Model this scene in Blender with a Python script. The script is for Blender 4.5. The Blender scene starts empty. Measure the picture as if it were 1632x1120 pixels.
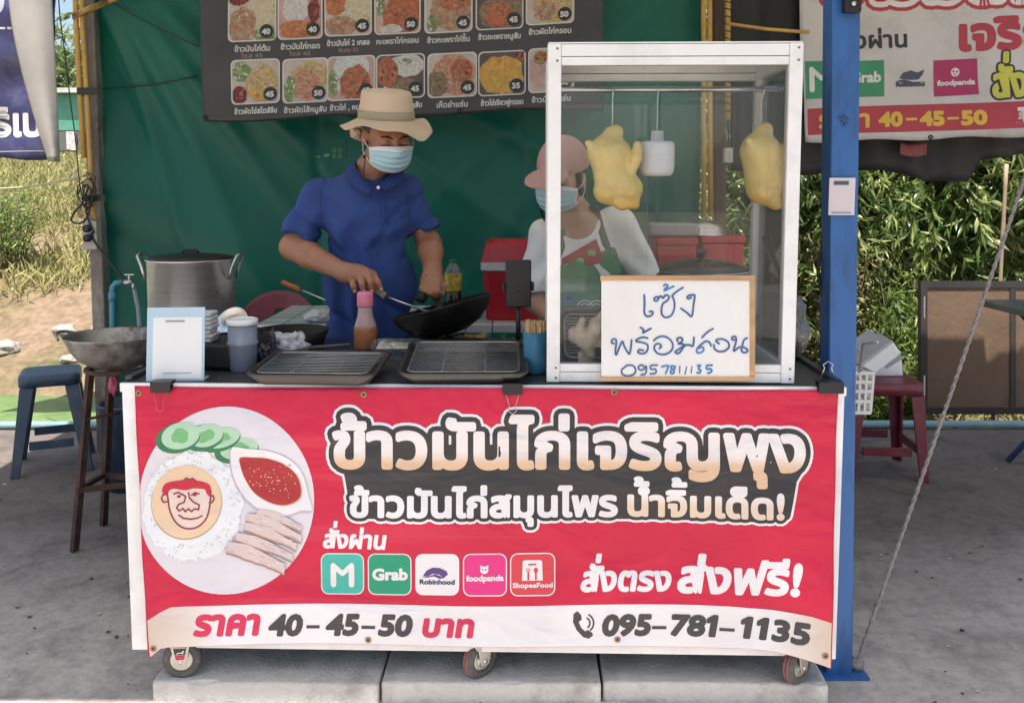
import bpy, bmesh, math, random
import numpy as np
from math import radians, sin, cos, pi, tan, sqrt, atan2, exp
from mathutils import Vector, Matrix, noise, geometry

S = bpy.context.scene
COL = S.collection

# ------------------------------------------------------------------ camera
CAM_H, F_PX, PITCH, PX, PY = 1.34, 1400.0, radians(5), 816.0, 425.0
cd = bpy.data.cameras.new('camera')
camera = bpy.data.objects.new('camera', cd)
COL.objects.link(camera)
camera.location = (0, 0, CAM_H)
camera.rotation_euler = (radians(90) - PITCH, 0, 0)
cd.sensor_width = 36
cd.lens = F_PX / 1632 * 36
cd.shift_y = -(560 - PY) / 1632
cd.clip_start = 0.05
cd.clip_end = 2000
S.camera = camera

# ------------------------------------------------------------------ sky, sun, exposure
SUN_EL, SUN_AZ = radians(70), radians(195)      # azimuth measured clockwise from +Y: the sun stands behind the camera, to its left
w = bpy.data.worlds.new('World')
S.world = w
w.use_nodes = True
nt = w.node_tree
bg = nt.nodes['Background']
sky = nt.nodes.new('ShaderNodeTexSky')
sky.sky_type = 'NISHITA'
sky.sun_disc = False
sky.sun_elevation = SUN_EL
sky.sun_rotation = SUN_AZ
sky.dust_density = 3.0
sky.air_density = 1.2
nt.links.new(sky.outputs[0], bg.inputs[0])
bg.inputs[1].default_value = 0.11
sl = bpy.data.lights.new('sun', 'SUN')
sl.energy = 4.6
sl.angle = radians(0.5)
sl.color = (1.0, 0.95, 0.88)
sun = bpy.data.objects.new('sun', sl)
COL.objects.link(sun)
sdir = Vector((sin(SUN_AZ) * cos(SUN_EL), cos(SUN_AZ) * cos(SUN_EL), sin(SUN_EL)))
sun.rotation_euler = sdir.to_track_quat('Z', 'Y').to_euler()
sun.location = (0, -3, 8)
S.view_settings.view_transform = 'Standard'
S.view_settings.look = 'None'
S.view_settings.exposure = 0.98
S.view_settings.gamma = 1.0
S.view_settings.use_curve_mapping = False
S.render.engine = 'CYCLES'
S.cycles.max_bounces = 10
S.cycles.transparent_max_bounces = 24
S.cycles.caustics_reflective = False
S.cycles.caustics_refractive = False
try:
    S.cycles.use_denoising = True
except Exception:
    pass

# ------------------------------------------------------------------ measuring: photo pixel -> world point
def ray(u, v):
    a = (u - PX) / F_PX
    b = -(v - PY) / F_PX
    return Vector((a, cos(PITCH) + b * sin(PITCH), -sin(PITCH) + b * cos(PITCH)))
def at(u, v, Y):
    d = ray(u, v)
    return Vector((0, 0, CAM_H)) + d * (Y / d.y)
def atz(u, v, Z):
    d = ray(u, v)
    return Vector((0, 0, CAM_H)) + d * ((Z - CAM_H) / d.z)
CART_ROT = radians(-1.5)
CART_O = Vector((-0.07, 2.2, 0))
KC = tan(radians(1.5))
def atc(u, v, off=0.0):
    """point on the plane of the cart's front, 'off' metres behind it"""
    d = ray(u, v)
    t = (2.2 + off - KC * 0.07) / (d.y + KC * d.x)
    return Vector((0, 0, CAM_H)) + d * t
def ppm(Y):
    return F_PX / Y

# ------------------------------------------------------------------ materials
def lin(c):
    return tuple(((x / 255) / 12.92 if x / 255 <= .04045 else ((x / 255 + .055) / 1.055) ** 2.4) for x in c)
MATS = {}
def pm(name, col, rough=.5, metal=0.0, var=.12, scale=6.0, bump=0.0, bscale=40.0, dirt=None, dirt_amt=.4, dirt_scale=3.0,
       spec=.5, stretch=None, sss=0, trans=0.0, alpha=1.0, coat=0.0):
    if name in MATS:
        return MATS[name]
    m = bpy.data.materials.new(name)
    m.use_nodes = True
    n = m.node_tree.nodes
    l = m.node_tree.links
    b = n['Principled BSDF']
    tc = n.new('ShaderNodeTexCoord')
    vec = tc.outputs['Object']
    if stretch:
        mp = n.new('ShaderNodeMapping')
        mp.inputs['Scale'].default_value = stretch
        l.new(vec, mp.inputs['Vector'])
        vec = mp.outputs['Vector']
    nz = n.new('ShaderNodeTexNoise')
    nz.inputs['Scale'].default_value = scale
    nz.inputs['Detail'].default_value = 5
    nz.inputs['Roughness'].default_value = .6
    l.new(vec, nz.inputs['Vector'])
    cr = n.new('ShaderNodeValToRGB')
    c = Vector(col[:3])
    cr.color_ramp.elements[0].position = .3
    cr.color_ramp.elements[1].position = .7
    cr.color_ramp.elements[0].color = (*(c * (1 - var)), 1)
    cr.color_ramp.elements[1].color = (*[min(1, x) for x in c * (1 + var)], 1)
    l.new(nz.outputs['Fac'], cr.inputs['Fac'])
    out = cr.outputs['Color']
    if dirt is not None:
        n2 = n.new('ShaderNodeTexNoise')
        n2.inputs['Scale'].default_value = dirt_scale
        n2.inputs['Detail'].default_value = 8
        n2.inputs['Roughness'].default_value = .7
        l.new(vec, n2.inputs['Vector'])
        r2 = n.new('ShaderNodeValToRGB')
        r2.color_ramp.elements[0].position = .48
        r2.color_ramp.elements[1].position = .7
        r2.color_ramp.elements[0].color = (0, 0, 0, 1)
        r2.color_ramp.elements[1].color = (dirt_amt,) * 3 + (1,)
        l.new(n2.outputs['Fac'], r2.inputs['Fac'])
        mx = n.new('ShaderNodeMixRGB')
        l.new(r2.outputs['Color'], mx.inputs['Fac'])
        l.new(out, mx.inputs['Color1'])
        mx.inputs['Color2'].default_value = (*dirt[:3], 1)
        out = mx.outputs['Color']
    l.new(out, b.inputs['Base Color'])
    mr = n.new('ShaderNodeMapRange')
    mr.inputs['To Min'].default_value = max(.02, rough - .1)
    mr.inputs['To Max'].default_value = min(1, rough + .1)
    l.new(nz.outputs['Fac'], mr.inputs['Value'])
    l.new(mr.outputs['Result'], b.inputs['Roughness'])
    b.inputs['Metallic'].default_value = metal
    b.inputs['Specular IOR Level'].default_value = spec
    if trans:
        b.inputs['Transmission Weight'].default_value = trans
    if alpha < 1:
        b.inputs['Alpha'].default_value = alpha
    if sss:
        b.inputs['Subsurface Weight'].default_value = sss
        b.inputs['Subsurface Radius'].default_value = (.012, .004, .002)
        b.inputs['Subsurface Scale'].default_value = 1
    if coat:
        b.inputs['Coat Weight'].default_value = coat
    if bump:
        n3 = n.new('ShaderNodeTexNoise')
        n3.inputs['Scale'].default_value = bscale
        n3.inputs['Detail'].default_value = 6
        l.new(vec, n3.inputs['Vector'])
        bp = n.new('ShaderNodeBump')
        bp.inputs['Strength'].default_value = min(1, bump)
        bp.inputs['Distance'].default_value = .01
        l.new(n3.outputs['Fac'], bp.inputs['Height'])
        l.new(bp.outputs['Normal'], b.inputs['Normal'])
    MATS[name] = m
    return m
def glass_mat(name, tint=(1, 1, 1), refl=.06, rough=.0, haze=0.0):
    """thin pane: see-through with a Fresnel reflection and a little surface dust, stretched upright to imitate reflection streaks"""
    m = bpy.data.materials.new(name)
    m.use_nodes = True
    n = m.node_tree.nodes
    l = m.node_tree.links
    n.remove(n['Principled BSDF'])
    t = n.new('ShaderNodeBsdfTransparent')
    t.inputs[0].default_value = (*tint, 1)
    g = n.new('ShaderNodeBsdfGlossy')
    g.inputs['Roughness'].default_value = rough
    fr = n.new('ShaderNodeFresnel')
    fr.inputs['IOR'].default_value = 1.25
    mul = n.new('ShaderNodeMath'); mul.operation = 'ADD'
    mul.inputs[1].default_value = refl
    l.new(fr.outputs[0], mul.inputs[0])
    mx = n.new('ShaderNodeMixShader')
    l.new(mul.outputs[0], mx.inputs[0])
    l.new(t.outputs[0], mx.inputs[1])
    l.new(g.outputs[0], mx.inputs[2])
    last = mx
    if haze:
        d = n.new('ShaderNodeBsdfDiffuse')
        d.inputs[0].default_value = (.8, .8, .8, 1)
        nz = n.new('ShaderNodeTexNoise'); nz.inputs['Scale'].default_value = 6; nz.inputs['Detail'].default_value = 8; nz.inputs['Roughness'].default_value = .7
        tc = n.new('ShaderNodeTexCoord'); mp = n.new('ShaderNodeMapping'); mp.inputs['Scale'].default_value = (2.2, 2.2, .45); l.new(tc.outputs['Object'], mp.inputs['Vector'])  # upright stretch paints reflection streaks into the haze
        l.new(mp.outputs[0], nz.inputs['Vector'])
        mr = n.new('ShaderNodeMapRange')
        mr.inputs['From Min'].default_value = .35; mr.inputs['From Max'].default_value = .75
        mr.inputs['To Min'].default_value = haze * .4; mr.inputs['To Max'].default_value = haze * 1.8
        l.new(nz.outputs['Fac'], mr.inputs['Value'])
        m2 = n.new('ShaderNodeMixShader')
        l.new(mr.outputs[0], m2.inputs[0])
        l.new(mx.outputs[0], m2.inputs[1]); l.new(d.outputs[0], m2.inputs[2])
        last = m2
    l.new(last.outputs[0], n['Material Output'].inputs[0])
    MATS[name] = m
    return m

# ------------------------------------------------------------------ mesh collector
class MB:
    def __init__(s, origin=(0, 0, 0)):
        s.v = []; s.f = []; s.mi = []; s.sm = []; s.o = Vector(origin); s.cur = 0; s.smooth = False
    def add(s, vs, fs, smooth=None):
        k = len(s.v)
        s.v += [tuple(Vector(p)) for p in vs]
        s.f += [tuple(i + k for i in f) for f in fs]
        s.mi += [s.cur] * len(fs)
        s.sm += [s.smooth if smooth is None else smooth] * len(fs)
    def box(s, lo, hi, M=None):
        x0, y0, z0 = lo; x1, y1, z1 = hi
        vs = [(x0, y0, z0), (x1, y0, z0), (x1, y1, z0), (x0, y1, z0), (x0, y0, z1), (x1, y0, z1), (x1, y1, z1), (x0, y1, z1)]
        if M is not None: vs = [M @ Vector(p) for p in vs]
        s.add(vs, [(0, 3, 2, 1), (4, 5, 6, 7), (0, 1, 5, 4), (1, 2, 6, 5), (2, 3, 7, 6), (3, 0, 4, 7)], False)
    def cbox(s, c, size, M=None):
        c = Vector(c); h = Vector(size) / 2
        s.box(c - h, c + h, M)
    def bar(s, a, b, w, d=None, up=(0, 0, 1)):
        """rectangular bar from a to b"""
        d = d or w
        a = Vector(a); b = Vector(b); t = (b - a).normalized(); u = Vector(up)
        if abs(t.dot(u)) > .98: u = Vector((0, 1, 0))
        x = t.cross(u).normalized(); y = x.cross(t)
        vs = []
        for p in (a, b):
            for sx, sy in ((-1, -1), (1, -1), (1, 1), (-1, 1)):
                vs.append(p + x * sx * w / 2 + y * sy * d / 2)
        s.add(vs, [(0, 1, 2, 3), (7, 6, 5, 4), (0, 4, 5, 1), (1, 5, 6, 2), (2, 6, 7, 3), (3, 7, 4, 0)], False)
    def tube(s, path, r, n=10, caps=True, closed=False):
        P = [Vector(p) for p in path]
        rs = r if hasattr(r, '__len__') else [r] * len(P)
        vs = []; fs = []
        prev = None
        m = len(P)
        for i, p in enumerate(P):
            if closed: t = P[(i + 1) % m] - P[i - 1]
            else: t = P[min(i + 1, m - 1)] - P[max(i - 1, 0)]
            if t.length < 1e-9: t = Vector((0, 0, 1))
            t.normalize()
            if prev is None:
                a = Vector((0, 0, 1)) if abs(t.z) < .9 else Vector((1, 0, 0))
                x = t.cross(a).normalized()
            else:
                x = (prev - t * prev.dot(t)).normalized()
            prev = x
            y = t.cross(x)
            for k in range(n):
                a = 2 * pi * k / n
                vs.append(p + (x * cos(a) + y * sin(a)) * rs[i])
        for i in range(m if closed else m - 1):
            j = (i + 1) % m
            for k in range(n):
                k2 = (k + 1) % n
                fs.append((i * n + k, i * n + k2, j * n + k2, j * n + k))
        s.add(vs, fs, True)
        if caps and not closed:
            b = len(s.v) - len(vs)
            s.f += [tuple(b + k for k in range(n))[::-1], tuple(b + (m - 1) * n + k for k in range(n))]
            s.mi += [s.cur] * 2; s.sm += [False] * 2
    def lathe(s, prof, c=(0, 0, 0), n=32, M=None, ell=(1, 1), arc=None):
        """profile [(r, z)...] turned about z"""
        c = Vector(c); vs = []; fs = []
        m = len(prof)
        for r, z in prof:
            for k in range(n):
                a = 2 * pi * k / n
                p = Vector((r * cos(a) * ell[0], r * sin(a) * ell[1], z))
                if M is not None: p = M @ p
                vs.append(c + p)
        for i in range(m - 1):
            for k in range(n):
                k2 = (k + 1) % n
                fs.append((i * n + k, i * n + k2, (i + 1) * n + k2, (i + 1) * n + k))
        s.add(vs, fs, True)
    def cyl(s, c, r, h, n=24, M=None):
        s.lathe([(0.0005, 0), (r, 0), (r, h), (0.0005, h)], c, n, M)
    def grid(s, fn, nu, nv, smooth=True, flip=False):
        vs = [fn(i / nu, j / nv) for j in range(nv + 1) for i in range(nu + 1)]
        fs = []
        for j in range(nv):
            for i in range(nu):
                a = j * (nu + 1) + i
                q = (a, a + 1, a + nu + 2, a + nu + 1)
                fs.append(q[::-1] if flip else q)
        s.add(vs, fs, smooth)
    def sheet(s, fn, nu, nv, th=.002, nrm=(0, -1, 0)):
        """cloth with real thickness: front grid, back grid and rim"""
        nrm = Vector(nrm) * th
        A = [Vector(fn(i / nu, j / nv)) for j in range(nv + 1) for i in range(nu + 1)]
        N = len(A)
        vs = A + [p - nrm for p in A]
        fs = []
        W = nu + 1
        for j in range(nv):
            for i in range(nu):
                a = j * W + i
                fs.append((a, a + 1, a + W + 1, a + W))
                fs.append((a + N, a + W + N, a + W + 1 + N, a + 1 + N))
        rim = [i for i in range(W)] + [j * W + nu for j in range(1, nv + 1)] + [nv * W + i for i in range(nu - 1, -1, -1)] + [j * W for j in range(nv - 1, 0, -1)]
        for k in range(len(rim)):
            a, b = rim[k], rim[(k + 1) % len(rim)]
            fs.append((b, a, a + N, b + N))
        s.add(vs, fs, True)
    def prism(s, pts, d, smooth=False):
        """closed polygon of 3-D points pushed along vector d"""
        P = [Vector(p) for p in pts]; d = Vector(d); n = len(P)
        vs = P + [p + d for p in P]
        tri = geometry.tessellate_polygon([P])
        fs = [tuple(t) for t in tri] + [tuple(i + n for i in t[::-1]) for t in tri]
        fs += [(i, i + n, (i + 1) % n + n, (i + 1) % n) for i in range(n)]
        s.add(vs, fs, smooth)
    def blob(s, c, r, n=3, amp=.1, fr=2.0, seed=0, M=None):
        bm = bmesh.new()
        bmesh.ops.create_icosphere(bm, subdivisions=n, radius=1)
        vs = []
        for v in bm.verts:
            q = v.co * (1 + amp * noise.noise(v.co * fr + Vector((seed * 3.1, seed, 7)))
                        + amp * .5 * noise.noise(v.co * fr * 2.7 + Vector((seed, 5, seed * 2))))
            q = Vector((q.x * r[0], q.y * r[1], q.z * r[2]))
            if M is not None: q = M @ q
            vs.append(Vector(c) + q)
        fs = [tuple(v.index for v in f.verts) for f in bm.faces]
        bm.free()
        s.add(vs, fs, True)
    def build(s, name, mats, parent=None, bevel=0, fixn=True, seg=2):
        me = bpy.data.meshes.new(name)
        o = s.o
        me.from_pydata([(x - o.x, y - o.y, z - o.z) for x, y, z in s.v], [], s.f)
        if not isinstance(mats, (list, tuple)): mats = [mats]
        for m in mats: me.materials.append(m)
        me.polygons.foreach_set('material_index', s.mi)
        me.polygons.foreach_set('use_smooth', s.sm)
        if fixn or bevel:
            bm = bmesh.new(); bm.from_mesh(me)
            if bevel:
                bmesh.ops.remove_doubles(bm, verts=bm.verts, dist=1e-6)
                es = [e for e in bm.edges if len(e.link_faces) == 2 and e.calc_face_angle(0) > .6]
                r = bmesh.ops.bevel(bm, geom=es, offset=bevel, segments=seg, affect='EDGES', profile=.6, clamp_overlap=True)
                for f in r['faces']: f.smooth = True
            if fixn: bmesh.ops.recalc_face_normals(bm, faces=bm.faces)
            bm.to_mesh(me); bm.free()
        me.update()
        ob = bpy.data.objects.new(name, me)
        COL.objects.link(ob)
        if parent is not None: ob.parent = parent
        elif s.o.length: ob.location = s.o
        return ob

def tag(o, label=None, cat=None, group=None, kind=None):
    if label: o['label'] = label
    if cat: o['category'] = cat
    if group: o['group'] = group
    if kind: o['kind'] = kind
    return o
def thing(name, label, cat, loc=(0, 0, 0), rz=0, group=None):
    o = bpy.data.objects.new(name, None)
    o.empty_display_size = .05
    COL.objects.link(o)
    o.location = loc
    o.rotation_euler = (0, 0, rz)
    return tag(o, label, cat, group)
def copy_tree(o, parent=None):
    c = o.copy(); COL.objects.link(c)
    if parent is not None: c.parent = parent
    for ch in list(o.children): copy_tree(ch, c)
    return c
def rot(ax, deg):
    return Matrix.Rotation(radians(deg), 4, ax)
def rrect(u0, v0, u1, v1, r, n=5):
    out = []
    for cx, cy, a0 in ((u1 - r, v0 + r, -90), (u1 - r, v1 - r, 0), (u0 + r, v1 - r, 90), (u0 + r, v0 + r, 180)):
        for k in range(n + 1):
            a = radians(a0 + 90 * k / n)
            out.append((cx + r * cos(a), cy + r * sin(a)))
    return out
def ellp(cu, cv, ru, rv, n=32, ang=0, wob=0, seed=0, fr=1.5):
    out = []
    ca, sa = cos(radians(ang)), sin(radians(ang))
    for k in range(n):
        a = 2 * pi * k / n
        q = 1 + wob * noise.noise(Vector((cos(a) * fr, sin(a) * fr, seed * 1.7)))
        x, y = ru * cos(a) * q, rv * sin(a) * q
        out.append((cu + x * ca - y * sa, cv + x * sa + y * ca))
    return out

def smooth(P, k=4, closed=True):
    P = [Vector((p[0], p[1])) for p in P]; n = len(P); out = []
    for i in range(n if closed else n - 1):
        p0, p1, p2, p3 = (P[(i - 1) % n], P[i], P[(i + 1) % n], P[(i + 2) % n]) if closed else (P[max(i - 1, 0)], P[i], P[i + 1], P[min(i + 2, n - 1)])
        for q in range(k):
            t = q / k; v = .5 * ((2 * p1) + (p2 - p0) * t + (2 * p0 - 5 * p1 + 4 * p2 - p3) * t * t + (3 * p1 - p0 - 3 * p2 + p3) * t ** 3); out.append((v.x, v.y))
    if not closed: out.append((P[-1].x, P[-1].y))
    return out
# ------------------------------------------------------------------ lettering: glyph outlines from the built-in font
GL = {}
_tc = bpy.data.curves.new('glyph_source', 'FONT')
_tc.resolution_u = 3
_to = bpy.data.objects.new('glyph_source', _tc)
COL.objects.link(_to)
def _mesh_of(body):
    _tc.body = body
    bpy.context.view_layer.update()
    dg = bpy.context.evaluated_depsgraph_get()
    me = bpy.data.meshes.new_from_object(_to.evaluated_get(dg))
    V = [(v.co.x, v.co.y) for v in me.vertices]
    Fc = [tuple(p.vertices) for p in me.polygons]
    bpy.data.meshes.remove(me)
    return V, Fc
def _loops(V, Fc):
    cnt = {}
    for f in Fc:
        for i in range(len(f)):
            a, b = f[i], f[(i + 1) % len(f)]
            k = (min(a, b), max(a, b))
            cnt[k] = cnt.get(k, 0) + 1
    adj = {}
    for (a, b), c in cnt.items():
        if c == 1:
            adj.setdefault(a, []).append(b); adj.setdefault(b, []).append(a)
    out = []; seen = set()
    for st in adj:
        if st in seen: continue
        lp = [st]; seen.add(st); cur = st
        while True:
            nx = [q for q in adj[cur] if q not in seen]
            if not nx: break
            cur = nx[0]; seen.add(cur); lp.append(cur)
        if len(lp) > 2: out.append([V[i] for i in lp])
    return out
_LMAX = [None]
def glyph(ch):
    if ch in GL: return GL[ch]
    if _LMAX[0] is None:
        V, _ = _mesh_of('l'); _LMAX[0] = max(p[0] for p in V)
    if ch == '1':
        pts = [(.17, 0), (.28, 0), (.28, .70), (.19, .70), (.05, .58), (.05, .50), (.17, .55)]
        V = pts; Fc = [tuple(t) for t in geometry.tessellate_polygon([[Vector((x, y, 0)) for x, y in pts]])]
        g = (V, Fc, [pts], .42)
    else:
        V, Fc = ([], []) if ch == ' ' else _mesh_of(ch)
        V2, _ = _mesh_of(ch + 'l')
        g = (V, Fc, _loops(V, Fc), max(p[0] for p in V2) - _LMAX[0])
    GL[ch] = g
    return g
UPPER = set('ิีึืั็ํ'); TONES = set('่้๊๋์'); BELOW = set('ุู')
def layout(s):
    out = []; x = 0; prev = ''
    for i, ch in enumerate(s):
        dx = dy = 0
        if ch in TONES:
            nxt = s[i + 1] if i + 1 < len(s) else ''
            if prev in UPPER: dy = .23
            elif nxt == 'ำ': dy = .23
        if ch in UPPER or ch in TONES:
            j = i - 1
            while j >= 0 and (s[j] in UPPER or s[j] in TONES or s[j] in BELOW): j -= 1
            if j >= 0 and s[j] in 'ปฝฟ': dx = -.07
        out.append((ch, x + dx, dy))
        x += 0 if (ch in UPPER or ch in TONES or ch in BELOW) else glyph(ch)[3]
        prev = ch
    return out, x

class Print:
    """flat ink: polygons and strokes drawn in photo pixels of a printed sheet, then laid on the sheet in thin layers"""
    def __init__(s, mapf, ls=.0007, seed=1):
        s.mapf = mapf; s.ls = ls; s.v = []; s.f = []; s.mi = []; s.mats = []; s.rnd = random.Random(seed)
    def _m(s, m):
        if m not in s.mats: s.mats.append(m)
        return s.mats.index(m)
    def raw(s, V, Fc, level, m, jit=0):
        k = len(s.v); mi = s._m(m)
        j = s.rnd.random() * jit
        s.v += [(u, v, level + j) for u, v in V]
        s.f += [tuple(i + k for i in f) for f in Fc]
        s.mi += [mi] * len(Fc)
    def poly(s, pts, level, m, jit=0, cut=0):
        if not cut and (max(p[0] for p in pts) - min(p[0] for p in pts) > 26 or max(p[1] for p in pts) - min(p[1] for p in pts) > 26): cut = 13
        if not cut:
            tri = geometry.tessellate_polygon([[Vector((u, v, 0)) for u, v in pts]])
            s.raw(pts, [tuple(t) for t in tri], level, m, jit); return
        bm = bmesh.new()
        tri = geometry.tessellate_polygon([[Vector((u, v, 0)) for u, v in pts]])
        bv = [bm.verts.new((u, v, 0)) for u, v in pts]
        for t in tri:
            try: bm.faces.new([bv[i] for i in t])
            except ValueError: pass
        us = [p[0] for p in pts]; vs = [p[1] for p in pts]
        for a0, a1, co, no in ((min(us), max(us), 0, (1, 0, 0)), (min(vs), max(vs), 1, (0, 1, 0))):
            q = math.floor(a0 / cut) * cut + cut
            while q < a1 - .01:
                p = [0, 0, 0]; p[co] = q
                bmesh.ops.bisect_plane(bm, geom=bm.verts[:] + bm.edges[:] + bm.faces[:], plane_co=p, plane_no=no, dist=1e-4)
                q += cut
        bm.verts.index_update()
        V = [(x.co.x, x.co.y) for x in bm.verts]; Fc = [tuple(x.index for x in f.verts) for f in bm.faces]
        bm.free()
        s.raw(V, Fc, level, m, jit)
    def stroke(s, pts, wd, level, m, closed=False, discs=True):
        r = wd / 2
        if len(pts) < 20:
            q = []
            m_ = len(pts)
            for i in range(m_):
                q.append(pts[i])
                if i < m_ - 1 or closed:
                    a, b = pts[i], pts[(i + 1) % m_]
                    k_ = int(math.hypot(b[0] - a[0], b[1] - a[1]) / 18)
                    q += [(a[0] + (b[0] - a[0]) * t / (k_ + 1), a[1] + (b[1] - a[1]) * t / (k_ + 1)) for t in range(1, k_ + 1)]
            pts = q
        n = len(pts)
        for i in range(n if closed else n - 1):
            (x0, y0), (x1, y1) = pts[i], pts[(i + 1) % n]
            dx, dy = x1 - x0, y1 - y0; L = math.hypot(dx, dy)
            if L < 1e-6: continue
            nx, ny = -dy / L * r, dx / L * r
            s.raw([(x0 + nx, y0 + ny), (x1 + nx, y1 + ny), (x1 - nx, y1 - ny), (x0 - nx, y0 - ny)], [(0, 1, 2, 3)], level, m, .3)
        if discs:
            for i in range(n):
                if 0 < i < n - 1 or closed:
                    a = Vector(pts[i]) - Vector(pts[i - 1]); b = Vector(pts[(i + 1) % n]) - Vector(pts[i])
                    if a.length > 1e-6 and b.length > 1e-6 and a.angle(b) < .12 and r * .12 < 1: continue
                s.raw(ellp(*pts[i], r, r, 10), [tuple(range(10))], level, m, .3)
    def text(s, t, u0, u1, v0, v1, hpx, m, bold=0, level=1, outl=(), shear=0, ref=None, gap=0):
        """u0..u1 extent, v0..v1 baseline, hpx height of a body letter; outl = [(extra radius, level, material)]"""
        lay, tot = layout(t)
        tot = 0; 
        xs = []
        for ch, x, dy in lay:
            for px, py in glyph(ch)[0]: xs.append(px + x)
        xa, xb = min(xs), max(xs)
        if ref is None:
            ref = .54 if any('\u0e00' <= c <= '\u0e7f' for c in t) else .70
        sy = (hpx - 2 * bold) / ref
        sx = (u1 - u0 - 2 * bold) / (xb - xa)
        def mp(x, y):
            uu = u0 + bold + (x - xa) * sx + shear * (y * sy)
            vv = v0 + (v1 - v0) * ((x - xa) / (xb - xa)) - bold - y * sy
            return (uu, vv)
        for ch, x, dy in lay:
            V, Fc, lp, adv = glyph(ch)
            if not V: continue
            q = [mp(px + x, py + dy) for px, py in V]
            s.raw(q, Fc, level + .31, m)
            for L in lp:
                c = [mp(px + x, py + dy) for px, py in L]
                if bold: s.stroke(c, 2 * bold, level, m, True)
                for er, lv, om in outl:
                    s.stroke(c, 2 * (bold + er), lv, om, True)
                    if lp[0] is L: s.raw(q, Fc, lv, om)
    def build(s, name, parent, nrm=(0, -1, 0), origin=(0, 0, 0)):
        nrm = Vector(nrm); o = Vector(origin)
        me = bpy.data.meshes.new(name)
        me.from_pydata([tuple(s.mapf(u, v) + nrm * (lv * s.ls) - o) for u, v, lv in s.v], [], s.f)
        for m in s.mats: me.materials.append(m)
        me.polygons.foreach_set('material_index', s.mi)
        me.update()
        # make every face look toward the reader
        bm = bmesh.new(); bm.from_mesh(me); bm.normal_update()
        fl = [f for f in bm.faces if f.normal.dot(nrm) < 0]
        bmesh.ops.reverse_faces(bm, faces=fl); bm.to_mesh(me); bm.free()
        ob = bpy.data.objects.new(name, me); COL.objects.link(ob)
        if parent is not None: ob.parent = parent
        return ob
# ================================================================== THE SETTING
rnd = random.Random(7)
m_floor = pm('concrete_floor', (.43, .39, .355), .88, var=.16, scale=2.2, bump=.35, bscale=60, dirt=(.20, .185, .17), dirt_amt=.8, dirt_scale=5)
m_block = pm('precast_concrete', (.58, .555, .52), .9, var=.14, scale=5, bump=.5, bscale=120, dirt=(.2, .18, .16), dirt_amt=.6, dirt_scale=7)
# light falloff put into the colour: floor darkens under the canopy, ragged border
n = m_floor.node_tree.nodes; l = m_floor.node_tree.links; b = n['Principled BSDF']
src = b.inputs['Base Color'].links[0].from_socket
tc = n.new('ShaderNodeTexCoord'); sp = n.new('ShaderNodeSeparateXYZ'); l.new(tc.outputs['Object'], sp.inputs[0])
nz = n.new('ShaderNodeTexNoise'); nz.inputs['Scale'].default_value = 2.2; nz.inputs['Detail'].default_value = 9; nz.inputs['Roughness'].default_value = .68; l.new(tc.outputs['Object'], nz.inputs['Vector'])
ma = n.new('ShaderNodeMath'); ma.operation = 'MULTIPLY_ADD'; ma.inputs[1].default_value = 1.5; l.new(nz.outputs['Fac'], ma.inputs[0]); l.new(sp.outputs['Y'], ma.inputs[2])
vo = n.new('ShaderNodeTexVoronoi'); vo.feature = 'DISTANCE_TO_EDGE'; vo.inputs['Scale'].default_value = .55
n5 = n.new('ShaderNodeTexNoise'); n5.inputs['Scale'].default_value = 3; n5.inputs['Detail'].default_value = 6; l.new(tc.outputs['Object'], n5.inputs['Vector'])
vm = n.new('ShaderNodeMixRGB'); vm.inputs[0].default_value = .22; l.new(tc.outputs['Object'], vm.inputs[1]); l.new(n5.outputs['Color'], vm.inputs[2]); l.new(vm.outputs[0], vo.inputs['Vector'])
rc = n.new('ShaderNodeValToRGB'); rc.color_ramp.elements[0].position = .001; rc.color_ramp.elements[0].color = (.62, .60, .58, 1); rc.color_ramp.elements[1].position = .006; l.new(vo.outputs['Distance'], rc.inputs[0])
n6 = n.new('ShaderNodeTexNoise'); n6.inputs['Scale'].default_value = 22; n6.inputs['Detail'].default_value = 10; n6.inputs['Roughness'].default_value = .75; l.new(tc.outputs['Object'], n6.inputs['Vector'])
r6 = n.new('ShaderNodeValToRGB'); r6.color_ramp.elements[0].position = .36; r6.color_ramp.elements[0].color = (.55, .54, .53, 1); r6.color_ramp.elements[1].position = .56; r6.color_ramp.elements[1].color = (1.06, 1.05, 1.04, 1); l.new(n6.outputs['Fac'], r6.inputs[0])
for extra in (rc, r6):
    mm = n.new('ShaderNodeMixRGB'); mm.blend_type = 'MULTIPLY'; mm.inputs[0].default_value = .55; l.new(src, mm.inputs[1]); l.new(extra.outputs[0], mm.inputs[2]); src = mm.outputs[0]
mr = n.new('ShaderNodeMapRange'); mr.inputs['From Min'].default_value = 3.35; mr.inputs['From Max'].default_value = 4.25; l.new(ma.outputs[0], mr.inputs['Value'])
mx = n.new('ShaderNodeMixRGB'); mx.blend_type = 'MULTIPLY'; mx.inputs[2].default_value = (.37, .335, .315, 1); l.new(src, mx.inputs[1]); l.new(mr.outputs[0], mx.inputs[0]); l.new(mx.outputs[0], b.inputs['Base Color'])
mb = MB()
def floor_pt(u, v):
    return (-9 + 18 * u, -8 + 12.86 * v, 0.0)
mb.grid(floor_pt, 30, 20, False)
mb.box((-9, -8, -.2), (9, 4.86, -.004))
floor = tag(mb.build('floor', m_floor), kind='structure')

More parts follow.
